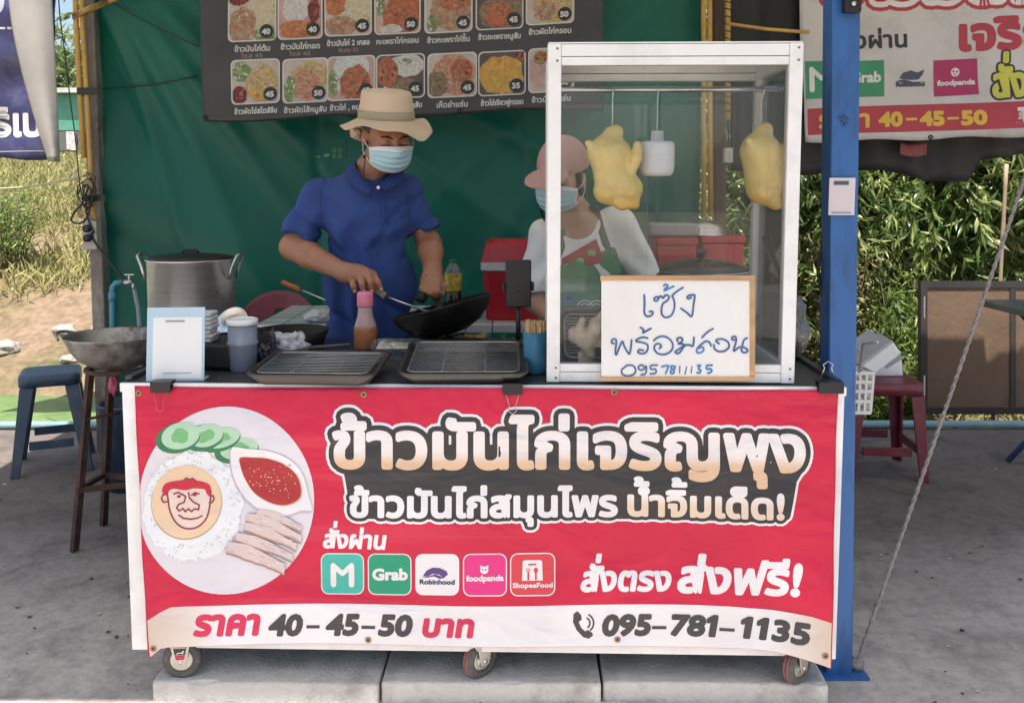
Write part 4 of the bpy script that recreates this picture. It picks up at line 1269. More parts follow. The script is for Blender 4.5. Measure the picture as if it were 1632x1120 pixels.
l.new(d.outputs[0], m1.inputs[1]); l.new(tl.outputs[0], m1.inputs[2]); l.new(m1.outputs[0], m2.inputs[1]); l.new(tr.outputs[0], m2.inputs[2]); l.new(m2.outputs[0], m3.inputs[1]); l.new(gl.outputs[0], m3.inputs[2]); l.new(m3.outputs[0], n['Material Output'].inputs[0])

# sign stand in a pale blue sleeve (its square code is left out)
t = thing('sign_stand', 'pale blue acrylic sign stand holding a white card', 'sign stand', put(279, 607), radians(4))
Y0 = t.location.y; k_ = Y0 / F_PX
m_sleeve = pm('pale_blue_sleeve', (.46, .60, .70), .25, 0, var=.06); m_card = pm('white_card', (.78, .78, .77), .5, 0, var=.03); m_greyp = pm('grey_print', (.30, .31, .33), .5)
tilt = Matrix.Rotation(radians(-9), 4, 'X')
mb = MB(); mb.box((-46 * k_, 0, .002), (46 * k_, .004, 119 * k_), tilt); mb.build('sleeve', m_sleeve, t, bevel=.001)
mb = MB(); mb.box((-36 * k_, -.0012, .006), (42 * k_, -.0004, 103 * k_), tilt); mb.build('card', m_card, t)
mb = MB(); mb.box((-16 * k_, -.0022, 95 * k_), (14 * k_, -.0014, 98 * k_), tilt); mb.build('fine_print', m_greyp, t)
mb = MB(); mb.box((-20 * k_, -.0022, 12 * k_), (26 * k_, -.0014, 13.2 * k_), tilt); mb.build('fine_print', m_greyp, t)
mb = MB(); mb.box((-46 * k_, .0, .0), (46 * k_, .05, .0025)); mb.build('foot', m_sleeve, t)
# white ribbed bag standing behind it
m_bagw = pm('white_carrier_bag', (.62, .61, .60), .5, 0, var=.12, scale=20, bump=.5, bscale=70)
t = thing('tissue_pack', 'white ribbed pack of tissues standing behind the pale blue sign stand', 'tissue pack', put(323, 590) + Vector((0, .05, 0)), 0)
mb = MB()
for k in range(13):
    z = .012 * k; w_ = .017 + .003 * (k % 2) + .002 * sin(k * 2.1)
    mb.box((-w_, -.03, z), (w_, .04, z + .0112))
mb.build('pack', m_bagw, t, bevel=.004)
# small black stove with its tin lid
t = thing('portable_stove', 'small black portable gas stove beside the plastic tub', 'stove', put(352, 592) + Vector((0, .10, 0)), radians(-6))
mb = MB(); mb.box((-.075, -.10, .006), (.075, .16, .072)); mb.build('body', m_blackm, t, bevel=.008)
mb = MB(); mb.lathe([(.0005, -.018), (.014, -.018), (.017, -.004), (.024, -.002), (.026, .0)], (.0, -.1005, .04), 24, rot('X', 90) @ rot('Z', 180)); mb.build('knob', m_blackp, t)
mb = MB()
for a in range(4):
    M_ = rot('Z', 45 + 90 * a); mb.bar(M_ @ Vector((.02, 0, .085)) + Vector((0, .05, 0)), M_ @ Vector((.07, 0, .085)) + Vector((0, .05, 0)), .006); mb.bar(M_ @ Vector((.068, 0, .0725)) + Vector((0, .05, 0)), M_ @ Vector((.068, 0, .085)) + Vector((0, .05, 0)), .006)
mb.lathe([(.0005, .0725), (.03, .0725), (.026, .082), (.0005, .083)], (0, .05, 0), 24); mb.build('burner', m_blackm, t)
t = thing('steel_bowl', 'shiny steel bowl tipped on its side behind the tub', 'bowl', at(372, 545, 2.78), 0)
M_ = rot('Z', -28) @ rot('X', 62)
mb = MB(); mb.lathe([(.0005, -.03), (.03, -.028), (.055, -.012), (.07, .016), (.073, .0165), (.0725, .014), (.056, -.015), (.031, -.031), (.0005, -.033)], (0, 0, .045), 36, M_); mb.build('bowl', m_steel, t)
t.location.z = ZC + .004
# plastic tub
p = put(388, 590)
t = thing('plastic_tub', 'tall frosted plastic tub with white lid on the counter', 'tub', p, 0)
Y0 = p.y; k_ = Y0 / F_PX
mb = MB(); mb.lathe([(.0005, 0), (19 * k_, 0), (21 * k_, 2 * k_), (22.5 * k_, 42 * k_), (24.5 * k_, 43 * k_), (24.5 * k_, 48 * k_), (22.5 * k_, 49 * k_), (23 * k_, 76 * k_), (21.6 * k_, 76 * k_), (21.4 * k_, 50 * k_), (21.4 * k_, 42 * k_), (19.8 * k_, 3 * k_), (.0005, 2 * k_)], n=36); mb.build('tub', m_frost, t)
mb = MB(); mb.lathe([(.0005, 83 * k_), (20 * k_, 83 * k_), (21 * k_, 85 * k_), (24 * k_, 84 * k_), (25 * k_, 82 * k_), (25 * k_, 75.5 * k_), (23.4 * k_, 75.5 * k_)], n=36); mb.build('lid', m_lampw, t)
mb = MB(); mb.lathe([(.0005, 4 * k_), (19 * k_, 4 * k_), (20.6 * k_, 30 * k_), (.0005, 31 * k_)], n=28); mb.build('contents', pm('murky_contents', (.25, .26, .33), .6, 0, var=.3), t)
# bags beside the tub
m_prbag = pm('printed_bag', (.55, .52, .54), .4, 0, var=.12, scale=12, dirt=(.25, .20, .22), dirt_amt=.8, dirt_scale=35)
t = thing('plastic_bag', 'crumpled printed white plastic bag beside the left tray', 'plastic bag', put(452, 575), 0)
mb = MB(); mb.blob((0, .04, .035), (.055, .05, .04), 4, .55, 2.2, 4); mb.build('bag', m_prbag, t)
t = thing('plastic_bag', 'knotted dark grey plastic bag right of the tub', 'plastic bag', put(421, 582), 0)
mb = MB(); mb.blob((0, .03, .025), (.026, .03, .03), 4, .6, 2.6, 9); mb.blob((.016, .03, .062), (.01, .01, .032), 3, .7, 2.5, 2); mb.build('bag', pm('dark_bag', (.05, .05, .06), .35, 0, var=.3), t)
# black pan and tongs further back on the counter
t = thing('frying_pan', 'black frying pan at the back edge of the counter', 'pan', atz(470, 553, ZC + .001) + Vector((-.02, .04, 0)), 0)
mb = MB(); mb.lathe([(.0005, .004), (.095, .004), (.115, .05), (.119, .05), (.099, 0), (.0005, 0)], n=36); mb.build('pan', m_blackm, t)
mb = MB(); mb.tube([(-.112, .02, .045), (-.16, .05, .06), (-.21, .07, .065)], [.008, .009, .010], 10); mb.build('handle', m_blackp, t)
t = thing('serving_tongs', 'steel serving tongs lying by the black frying pan', 'tongs', put(520, 556), radians(20))
mb = MB(); mb.bar((-.07, 0, .006), (.07, .014, .010), .010, .002); mb.bar((-.07, 0, .012), (.07, -.010, .014), .010, .002); mb.build('tongs', m_steel, t)

# the two trays
def tray_at(u0, u1, vn, vf, label, pitch_deg, skew):
    a, b_ = atz(u0, vn, ZC + .006), atz(u1, vn, ZC + .006)
    c = (a + b_) / 2
    return c, (b_ - a).length
c, w_ = tray_at(396, 602, 613, 560, '', 0, 0)
t = tray_thing('left roasting tray, on the counter in front of the sauce bottle', .330, .255, radians(3.5), c + Vector((-.008, -.012, .0)), radians(-3), nw=13)
c, w_ = tray_at(634, 842, 611, 547, '', 0, 0)
t = tray_thing('right roasting tray, on the counter beside the blue cup', .330, .335, radians(5), c + Vector((0, -.010, 0)), radians(.5), nw=15)

# sauce bottle
p = put(583, 562)
p = at(583, 560, 2.72); p.z = ZC + .001
t = thing('sauce_bottle', 'sauce bottle with pink cap and orange brown sauce', 'bottle', p, 0)
k_ = p.y / F_PX
m_bot = bpy.data.materials.new('bottle_plastic')
m_sauce = pm('brown_sauce', (.42, .16, .06), .35, 0, var=.12, scale=20, dirt=(.25, .07, .03), dirt_amt=.5, dirt_scale=40)
m_pinkcap = pm('pink_cap', (.80, .22, .30), .35, 0, var=.08)
m_pinkneck = pm('hazy_pink_plastic', (.50, .33, .31), .25, 0, var=.2, scale=18)
zb = 0; Hh = at(583, 465, p.y).z - ZC
f_ = Hh / 95
mb = MB(); mb.lathe([(.0005, 0), (17 * k_, 0), (18.5 * k_, 2 * f_), (18.5 * k_, 34 * f_), (17.5 * k_, 38 * f_), (.0005, 38.2 * f_)], n=32); mb.build('sauce', m_sauce, t)
mb = MB(); mb.lathe([(17.6 * k_, 38 * f_), (16 * k_, 43 * f_), (12.5 * k_, 55 * f_), (11.5 * k_, 66 * f_), (11.5 * k_, 71 * f_), (.0005, 71.5 * f_)], n=32); mb.build('bottle_neck', m_pinkneck, t)
mb = MB(); mb.lathe([(.0005, 70 * f_), (12.7 * k_, 70 * f_), (13 * k_, 72 * f_), (13 * k_, 90 * f_), (11 * k_, 95 * f_), (.0005, 95.3 * f_)], n=32); mb.build('cap', m_pinkcap, t)
# food boxes
m_food = pm('pale_shredded_food', (.52, .47, .40), .7, 0, var=.3, scale=40, bump=.6, bscale=90)
m_corn = pm('yellow_food', (.60, .42, .10), .6, 0, var=.4, scale=45, bump=.6, bscale=90)
def food_box(label, u, v, w_, d_, h_, food, rz=0):
    t = thing('food_box', label, 'food box', put(u, v), radians(rz), 'open plastic food boxes')
    mb = MB()
    o1 = rrect(-w_ / 2, -d_ / 2, w_ / 2, d_ / 2, .02); o0 = rrect(-w_ / 2 + .01, -d_ / 2 + .01, w_ / 2 - .01, d_ / 2 - .01, .018); k = len(o1)
    rings = [(o0, 0), (o1, h_), (rrect(-w_ / 2 - .005, -d_ / 2 - .005, w_ / 2 + .005, d_ / 2 + .005, .022), h_ + .001)]
    vs = [(x, y, z) for pts, z in rings for x, y in pts]
    fs = [(r_ * k + q, r_ * k + (q + 1) % k, (r_ + 1) * k + (q + 1) % k, (r_ + 1) * k + q) for r_ in range(2) for q in range(k)]
    mb.add(vs, fs, True); mb.add([(x, y, 0) for x, y in o0], [tuple(range(k))], False); mb.build('box', m_clear, t)
    mb = MB(); mb.grid(lambda i, j: ((i - .5) * (w_ - .02), (j - .5) * (d_ - .02), h_ * .75 + .007 * noise.noise(Vector((i * 6, j * 6, u))) + .005 * noise.noise(Vector((i * 21, j * 21, u)))), 24, 24)
    mb.build('food', food, t)
    return t
food_box('clear food box of pale shredded food behind the right tray', 632, 566, .135, .17, .035, m_food, 4)
food_box('clear food box of yellow food near the phone holder', 742, 548, .15, .12, .03, m_corn, -3)
t = thing('herb_bunch', 'small bunch of green herbs in front of the phone holder', 'herbs', put(815, 551), 0)
mb = MB()
hr = random.Random(2)
for k in range(60):
    a = hr.uniform(0, 6.28); r_ = hr.uniform(0, .04); p = Vector((r_ * cos(a), r_ * sin(a), hr.uniform(.003, .022))); q = Vector((hr.uniform(-1, 1), hr.uniform(-1, 1), hr.uniform(-.2, .6))).normalized() * .018; s_ = q.cross(Vector((0, 0, 1))).normalized() * .005
    mb.add([p, p + q * .5 + s_, p + q, p + q * .5 - s_], [(0, 1, 2, 3)])
mb.build('leaves', pm('herb_green', (.05, .14, .03), .5, 0, var=.4), t)

# phone on its holder
p = put(826, 570)
t = thing('phone_tripod', 'black phone holder on a thin stand on the counter', 'phone stand', p, 0)
k_ = p.y / F_PX
zt = at(824, 455, p.y).z - p.z
mb = MB(); mb.cyl((0, 0, 0), .035, .008, 28); mb.build('base', m_blackp, t, bevel=.002)
mb = MB(); mb.tube([(0, 0, .008), (0, 0, zt - .03)], .0075, 14); mb.tube([(0, 0, zt - .03), (-.002, -.001, zt)], .0035, 10); mb.build('pole', m_blackp, t)
mb = MB(); mb.box((-.042, -.004, zt - .016), (.042, .012, zt + .012)); mb.box((-.046, -.022, zt - .014), (-.040, .012, zt + .010)); mb.box((.040, -.022, zt - .014), (.046, .012, zt + .010)); mb.tube([(0, -.006, zt + .006), (0, -.016, zt - .01), (-.002, -.012, zt - .03), (0, 0, zt - .06)], .003, 8); mb.build('clamp', m_blackp, t, bevel=.003)
ph = thing('phone', 'black smartphone held upright in the phone holder', 'phone', p + Vector((0, -.012, zt)), 0)
m_phone = pm('phone_back', (.012, .012, .013), .35, 0, var=.1)
mb = MB(); w_ = 20.5 * k_; mb.box((-w_, -.005, -34 * k_), (w_, .003, 42 * k_)); mb.build('body', m_phone, ph, bevel=.0035)
mb = MB(); mb.box((-w_ * .85, -.0062, 27 * k_), (-w_ * .25, -.0051, 40 * k_)); mb.build('camera_bump', m_blackp, ph, bevel=.001)
mb = MB(); mb.lathe([(.0003, -.0013), (.004, -.0013), (.0042, 0)], (-w_ * .65, -.0063, 36 * k_), 16, rot('X', -90) @ rot('Y', 180)); mb.build('lens', m_steel, ph)
# cup of skewers
p = put(853, 594)
t = thing('skewer_cup', 'blue cup packed with wooden skewers beside the cabinet', 'cup', p, 0)
k_ = p.y / F_PX
m_bluecup = pm('blue_cup', (.03, .16, .27), .4, 0, var=.1); m_stick = pm('bamboo_skewer', (.62, .42, .20), .7, 0, var=.25, scale=30)
mb = MB(); mb.lathe([(.0005, 0), (16 * k_, 0), (17.5 * k_, 3 * k_), (20.5 * k_, 68 * k_), (19.2 * k_, 68 * k_), (16.5 * k_, 4 * k_), (.0005, 3 * k_)], n=32); mb.build('cup', m_bluecup, t)
mb = MB(); sr = random.Random(8)
for k in range(110):
    a = sr.uniform(0, 6.28); r_ = sqrt(sr.random()) * 17.5 * k_; mb.tube([(r_ * .8 * cos(a), r_ * .8 * sin(a), 5 * k_), (r_ * cos(a), r_ * sin(a), (82 + sr.uniform(-5, 5)) * k_)], .0016, 5)
sk = mb.build('skewers', m_stick, t)
sk['kind'] = 'stuff'
# bag with takeaway things at the right end of the counter
t = thing('carrier_bag', 'translucent carrier bag of takeaway tubs right of the cabinet', 'carrier bag', cart.location + Vector((.86, .40, ZC + .003)), 0)
m_film = glass_mat('bag_film', (.72, .72, .71), .06, .15, .12)
mb = MB(); mb.blob((0, 0, .10), (.075, .10, .115), 4, .4, 1.8, 3); mb.build('film', m_film, t)
mb = MB(); mb.lathe([(.0005, 0), (.032, 0), (.040, .06), (.041, .062), (.0005, .062)], (.012, -.03, .008), 24); mb.build('tub', m_bagw, t)
mb = MB(); mb.blob((-.015, .0, .10), (.035, .04, .03), 3, .3, 2, 5); mb.build('dark_lining', pm('dark_brown_plastic', (.05, .035, .03), .5), t)
# binder clips
m_clipb = pm('clip_black', (.02, .02, .022), .35, .2, var=.2)
m_wire = pm('clip_wire', (.55, .40, .36), .3, .8)
m_wirer = pm('clip_wire_red', (.55, .10, .08), .35, .3)
def clip(u, v, w_, h_, label, wire, flip=False):
    P = atc(u, v, -.014) + BN * .010
    P.z = max(P.z, 0)
    t = thing('binder_clip', label, 'binder clip', P, CART_ROT, 'binder clips along the banner top')
    mb = MB()
    mb.prism([(-w_ / 2, 0, -h_ / 2), (-w_ / 2, .028, h_ / 2 - .001), (-w_ / 2, .036, h_ / 2 - .001), (-w_ / 2, .0024, -h_ / 2), ], (w_, 0, 0))
    mb.box((-w_ / 2, -.0005, -h_ / 2 - .001), (w_ / 2, .0008, h_ / 2)); mb.box((-w_ / 2, -.0005, h_ / 2), (w_ / 2, .036, h_ / 2 + .0012))
    mb.build('jaw', m_clipb, t)
    mb = MB(); L_ = .045; s_ = 1 if flip else -1
    z0 = (h_ / 2 if flip else -h_ / 2)
    q = [(-w_ * .32, -.003, z0), (-w_ * .14, -.006, z0 + s_ * L_ * .7), (-w_ * .2, -.007, z0 + s_ * L_ * .9), (0, -.007, z0 + s_ * L_ * 1.08), (w_ * .2, -.007, z0 + s_ * L_ * .9), (w_ * .14, -.006, z0 + s_ * L_ * .7), (w_ * .32, -.003, z0)]
    if flip: q = [(x, .03 + .0 * y, z) for x, y, z in q]
    mb.tube(q, .0012, 8); mb.build('wire_handle', wire, t)
clip(258, 616, .052, .026, 'black binder clip with red wire below the sign stand', m_wirer)
clip(817, 619, .050, .026, 'black binder clip with thin wire between the tray and the cabinet', m_wire)
clip(1323, 617, .062, .026, 'black binder clip with its wire up at the cart corner', m_steel, True)
# under the cart
t = thing('maroon_basin', 'maroon plastic basin lying under the food cart', 'basin', atz(620, 1035, .0) + Vector((0, .28, 0)), 0)
m_maroon = pm('maroon_plastic', (.16, .018, .035), .38, 0, var=.15, scale=5, dirt=(.20, .09, .09), dirt_amt=.4, dirt_scale=8)
M_ = rot('X', 70)
mb = MB(); mb.lathe([(.0005, 0), (.07, 0), (.10, .06), (.106, .06), (.074, -.003), (.0005, -.003)], (0, 0, .11), 32, M_); mb.build('basin', m_maroon, t)
t = thing('clear_hose', 'coil of clear hose under the left half of the cart', 'hose', atz(520, 1040, 0) + Vector((0, .25, 0)), 0)
mb = MB(); mb.tube([(.06 * cos(k * .5) + .002 * k, .06 * sin(k * .5), .03 + .0016 * k) for k in range(46)], .007, 8); mb.build('coil', m_frost, t)
# ================================================================== BACKDROP OF THE STALL
# lighter, warm forecourt in front of the stall (sunlit edge at the lower left)
m_fore = pm('forecourt_concrete', (.46, .415, .37), .9, var=.2, scale=2.5, bump=.4, bscale=50, dirt=(.22, .18, .14), dirt_amt=.6, dirt_scale=1.6)
mb = MB(); mb.grid(lambda u, v: (-9 + 18 * u, -8 + (2.16 + 8) * v + .03 * sin(u * 90) + .02 * sin(u * 210), .004), 200, 8, False)
tag(mb.build('forecourt', m_fore), kind='structure')

m_tarp = pm('green_tarpaulin', (.003, .105, .074), .40, 0, var=.16, scale=1.3, bump=.6, bscale=5, spec=.3)
TY = 4.32
def tarp_d(x, z):
    d = .035 * sin((x * .75 + z * 1.25) * 5.2 + 1.1 * sin(z * 1.1 + x * .6)) * (.35 + .65 * exp(-((x + 1.7) / .8) ** 2))
    d += .016 * sin((x * .9 + z * .6) * 11 + 2 * sin(z * 2)) * exp(-((x + 1.6) / .9) ** 2)
    d += .02 * sin(x * 3.1 + .4 * z) + .010 * sin(x * 8.3 + .7 * sin(z * 3))
    for k_, (sl_, am, wd) in enumerate(((.50, .07, .045), (.72, .06, .05), (1.05, .075, .05), (1.45, .06, .045), (2.1, .05, .05), (3.4, .045, .04))):
        L_ = sqrt(1 + sl_ * sl_); dx, dz = x + 2.05, 2.62 - z
        off = (dz - sl_ * dx) / L_; al = (dx + sl_ * dz) / L_
        d += am * exp(-(off / wd) ** 2) * max(0, min(1, al / .4)) * exp(-al / 1.6)
        L2, dx2 = L_, 1.05 - x
        off = (dz - sl_ * 1.3 * dx2) / L2; al = (dx2 + sl_ * dz) / L2
        d += .35 * am * exp(-(off / wd) ** 2) * max(0, min(1, al / .4)) * exp(-al / 1.2)
    q = z - 1.3
    d += -.02 * exp(-((x + .95) / .02) ** 2) - .012 * exp(-((x - .05) / .015) ** 2)
    d += .012 * sin(9 * x - 4.5 * z) * exp(-((x - .6) / .6) ** 2)
    return d
tp = thing('green_tarpaulin', 'dark green tarpaulin hung as the back wall of the stall', 'tarpaulin', (0, TY, 0))
txl, txr = -2.05, at(1116, 200, TY).x
mb = MB()
def tarp_pt(u, v):
    z = .12 + 2.52 * v
    l_ = at(151, 0, TY).x + (at(176, 560, TY).x - at(151, 0, TY).x) * (1 - v) * 1.0
    x = l_ + (txr - l_) * u
    return (x, -tarp_d(x, z), z)
mb.sheet(tarp_pt, 150, 110, .002, (0, -1, 0))
mb.build('sheet', m_tarp, tp, fixn=True)
def tmap(u, v):
    P = at(u, v, TY); return Vector((P.x, TY - tarp_d(P.x, P.z) - .003, P.z))
m_tmark = pm('tarp_print', (.10, .33, .16), .5)
pr = Print(tmap)
for du, dv in ((0, 0), (9, 0), (0, 9), (9, 9)):
    pr.stroke([(533 + du + 2.6 * cos(a * .9), 240 + dv + 2.8 * sin(a * .9)) for a in range(7)], 1.3, 1, m_tmark)
pr.poly(ellp(521, 248, 5, 2.6, 12, -20), 1, m_tmark); pr.poly(ellp(508, 250, 3.4, 1.8, 12, 10), 1, m_tmark)
o = pr.build('printed_mark', tp, (0, -1, 0), (0, TY, 0))
m_cord = pm('dark_cord', (.012, .02, .018), .7)
for lab, pts in (('upper dark cord stretched across the tarpaulin at left', [(165, -6), (240, 38), (318, 76), (330, 80)]), ('lower dark cord stretched across the tarpaulin at left', [(152, 143), (200, 141), (260, 138), (300, 131), (326, 126)])):
    P = [tmap(u, v) + Vector((0, -.03, 0)) for u, v in pts]
    mb = MB(P[0]); mb.tube(P, .0035, 6); tag(mb.build('cord', m_cord), lab, 'cord', 'cords across the tarpaulin')

# menu board
def mslope(u, v): return v
def mmap(u, v):
    P = at(u, v, 4.02)
    s_ = (u - 320) / 640
    d = .007 * sin(u / 46 + v / 80) * exp(-((s_) / .10) ** 2) + .004 * sin(u / 60 + v / 38) + .012 * sin(u / 150) + .008 * exp(-((u - 890) / 50) ** 2) * sin((u + v) / 18)
    return P + Vector((0, -d, 0))
def vin2(name, col, var=.25, sc=40, col2=None):
    return pm(name, col, .42, 0, var=var, scale=sc, dirt=col2, dirt_amt=.95, dirt_scale=sc * .8)
m_menu = pm('menu_grey_vinyl', (.038, .036, .040), .38, 0, var=.18, scale=5, bump=.5, bscale=9)
mn = thing('menu_banner', 'dark grey menu banner of dish photos with prices, on the tarpaulin', 'menu banner', (0, 0, 0))
mb = MB()
def mn_pt(u, v):
    uu = 316 + 646 * u; vb = 194 - 20 * u + 3 * sin(u * 14); vt = -150
    return mmap(uu + 9 * v * (1 - u) * 1.0, vt + (vb - vt) * v)
mb.sheet(mn_pt, 90, 50, .0015, (0, -1, 0)); mb.build('cloth', m_menu, mn)
k_frame = pm('menu_frame_white', (.55, .54, .54), .5, 0, var=.05); k_cap = pm('menu_caption', (.52, .52, .52), .5); k_dim = pm('menu_caption_brown', (.22, .15, .13), .5); k_blk = pm('menu_price_black', (.012, .012, .012), .4)
F = {
 'plate': vin2('dish_plate', (.42, .36, .33), .12, 20), 'rice': vin2('dish_rice', (.46, .40, .28), .2, 90, (.33, .29, .18)), 'ricew': vin2('dish_white_rice', (.48, .49, .50), .2, 90, (.33, .35, .36)),
 'meat': vin2('dish_meat', (.32, .20, .13), .4, 60, (.16, .07, .04)), 'red': vin2('dish_red_meat', (.34, .10, .05), .5, 70, (.16, .05, .03)), 'green': vin2('dish_green', (.12, .22, .07), .3, 60, (.30, .36, .18)),
 'fry': vin2('dish_fried', (.40, .15, .05), .5, 80, (.18, .05, .02)), 'sauce': vin2('dish_sauce', (.12, .015, .015), .3), 'noodle': vin2('dish_noodle', (.42, .32, .16), .4, 90, (.25, .15, .06)),
 'omelette': vin2('dish_omelette', (.50, .26, .05), .35, 60, (.32, .30, .05)), 'basil': vin2('dish_basil', (.20, .12, .08), .5, 80, (.05, .09, .03)), 'pink': vin2('dish_pink_plate', (.42, .27, .25), .15, 20), 'dark': vin2('dish_dark', (.08, .06, .06), .3, 20), 'crisp': vin2('dish_crisp', (.38, .17, .10), .5, 90, (.42, .33, .25))}
DISH = [
 [('plate', [('rice', .25, -.15, .36, .34), ('meat', -.2, .15, .28, .42), ('green', .28, .4, .22, .16), ('sauce', -.3, -.48, .2, .14)]),
  ('pink', [('ricew', -.1, -.2, .3, .3), ('fry', -.05, .3, .42, .22), ('sauce', .33, -.15, .13, .28)]),
  ('plate', [('rice', .25, -.1, .36, .4), ('fry', -.28, -.25, .22, .28), ('meat', -.15, .3, .34, .22)]),
  ('pink', [('red', .1, .05, .44, .5), ('green', -.38, -.2, .1, .25), ('ricew', -.15, .42, .25, .12)]),
  ('plate', [('meat', .1, .0, .46, .5), ('red', .15, -.2, .3, .2), ('green', -.35, .3, .12, .2)]),
  ('dark', [('basil', .05, .1, .46, .46), ('red', .0, .2, .3, .3), ('green', -.2, -.35, .2, .12)]),
  ('plate', [('noodle', .05, .05, .44, .46), ('meat', -.1, .2, .25, .22)])],
 [('plate', [('green', -.3, -.25, .2, .22), ('noodle', .15, .05, .34, .42), ('sauce', -.35, .3, .16, .2), ('omelette', .2, .3, .25, .14)]),
  ('plate', [('noodle', .1, -.1, .42, .34), ('crisp', .0, .1, .3, .35), ('green', -.36, .2, .13, .3)]),
  ('pink', [('ricew', .0, -.1, .4, .44), ('red', .1, .15, .34, .4), ('green', -.4, .1, .1, .3)]),
  ('dark', [('ricew', .15, -.25, .34, .26), ('green', .1, -.35, .14, .07), ('red', -.28, -.1, .22, .36), ('basil', .1, .25, .3, .2)]),
  ('plate', [('crisp', .05, .0, .44, .48), ('basil', -.3, .2, .2, .3), ('red', .2, -.1, .22, .26)]),
  ('dark', [('omelette', .0, .05, .46, .46), ('sauce', .42, -.42, .13, .13)]),
  ('plate', [('ricew', .15, .1, .3, .4), ('pink', -.3, .0, .2, .4), ('red', -.25, -.3, .15, .15)])]]
PRICE = [['40', '40', '45', '50', '45', '45', '50'], ['45', '50', '45', '45', '45', '35', '50']]
CAP = [['ข้าวมันไก่ต้ม', 'ข้าวมันไก่ทอด', 'ข้าวมันไก่ 2 เกลอ', 'กะเพราไก่กรอบ', 'ข้าวกะเพราไก่ชิ้น', 'ข้าวกะเพราหมูสับ', 'ข้าวผัดไก่กรอบ'],
       ['ข้าวผัดไข่สไตล์จีน', 'ข้าวผัดไส้หมูสับ', 'ข้าวไก่ , หมูทอด', 'ข้าวกะเพราหมูสับ', 'เห็ดย่าแซ่บ', 'ข้าวไข่เจียวฟูกรอบ', 'ข้าวมันไก่แซ่บ']]
X1 = [(365, 441), (443, 514), (517, 592), (596, 670), (676, 753), (758, 834), (838, 915)]; B1 = [67, 63, 57, 54, 52, 47, 39]
X2 = [(369, 446), (450, 523), (521, 598), (599, 677), (681, 760), (762, 838), (842, 915)]; B2 = [166, 164, 160, 157, 155, 152, 147]
dr = random.Random(4)
for r_ in (0, 1):
    for c_ in range(7):
        u0, u1 = (X1, X2)[r_][c_]; vb = (B1, B2)[r_][c_]; vt = vb - 71; cu, cv = (u0 + u1) / 2, (vb + vt) / 2; w2, h2 = (u1 - u0) / 2, 35
        pr = Print(mmap, .0011, seed=r_ * 7 + c_)
        def tl(pts): return [(u, v - (u - cu) * .05) for u, v in pts]
        pr.poly(tl(rrect(u0, vt, u1, vb, 8)), 1, k_frame)
        base, els = DISH[r_][c_]
        inner = rrect(u0 + 2, vt + 2, u1 - 2, vb - 2, 7)
        pr.poly(tl(inner), 1.6, F['dark' if base == 'dark' else 'pink' if base == 'pink' else 'plate'])
        def clampi(pts):
            for ax, lim, sg in ((0, u0 + 2.4, 1), (0, u1 - 2.4, -1), (1, vt + 2.4, 1), (1, vb - 2.4, -1)):
                out = []
                for i_ in range(len(pts)):
                    a, b = pts[i_ - 1], pts[i_]; da, db = (a[ax] - lim) * sg, (b[ax] - lim) * sg
                    if (da < 0) != (db < 0): t = da / (da - db); out.append((a[0] + (b[0] - a[0]) * t, a[1] + (b[1] - a[1]) * t))
                    if db >= 0: out.append(b)
                pts = out
                if len(pts) < 3: return [(u0 + 5, vt + 5), (u0 + 5.4, vt + 5), (u0 + 5, vt + 5.4)]
            return tl(pts)
        L_ = 2.2
        for nm, ex, ey, rx, ry_ in els:
            c0, c1 = cu + ex * 2 * w2 * .95, cv + ey * 2 * h2 * .95
            pr.poly(clampi(ellp(c0, c1, rx * 2 * w2, ry_ * 2 * h2, 22, 0, .22, dr.random() * 20, 2.5)), L_, F[nm]); L_ += .35
            for q in range(16):   # bits of food
                a = dr.uniform(0, 6.28); rr_ = sqrt(dr.random()) * .9
                x, y = c0 + rx * 2 * w2 * rr_ * cos(a), c1 + ry_ * 2 * h2 * rr_ * sin(a)
                alt = dr.choice({'rice': ['ricew', 'noodle'], 'ricew': ['rice', 'plate'], 'meat': ['crisp', 'red', 'plate'], 'red': ['fry', 'crisp', 'sauce', 'green'], 'green': ['basil', 'ricew'], 'fry': ['red', 'crisp'], 'sauce': ['sauce', 'red'], 'noodle': ['omelette', 'rice', 'meat'], 'omelette': ['noodle', 'fry', 'green'], 'basil': ['red', 'green', 'dark'], 'pink': ['plate'], 'crisp': ['red', 'plate', 'basil', 'fry']}[nm])
                pr.poly(clampi(ellp(x, y, dr.uniform(1.2, 4.5), dr.uniform(.8, 2.2), 7, dr.uniform(0, 180))), L_ + dr.random() * .4, F[alt])
            L_ += .45
        pr.poly(tl(ellp(u1 - 15, vb - 15, 11, 11, 24)), L_ + .5, k_blk)
        pr.text(PRICE[r_][c_] , u1 - 22.5, u1 - 9, vb - 10.5, vb - 11.2, 9.5, k_frame, .6, L_ + 1)
        pr.build('dish_photo', mn, (0, -1, 0))
        pr = Print(mmap, .0009)
        cp = CAP[r_][c_]; half = min(34, 3.1 * sum(1 for ch in cp if ch not in UPPER and ch not in TONES and ch not in BELOW))
        pr.text(cp, cu - half, cu + half, vb + 17, vb + 17 - half * .09, 7.2, k_cap, .35, 1)
        if r_ == 0 and c_ == 2: pr.text('พิเศษ 50', cu - 16, cu + 16, vb + 27, vb + 25.5, 5.6, k_dim, .2, 1)
        if r_ == 0 and c_ < 2: pr.text('ไซส 45', cu - 18, cu + 16, vb + 27, vb + 25.5, 5.6, k_dim, .2, 1)
        pr.build('dish_caption', mn, (0, -1, 0))
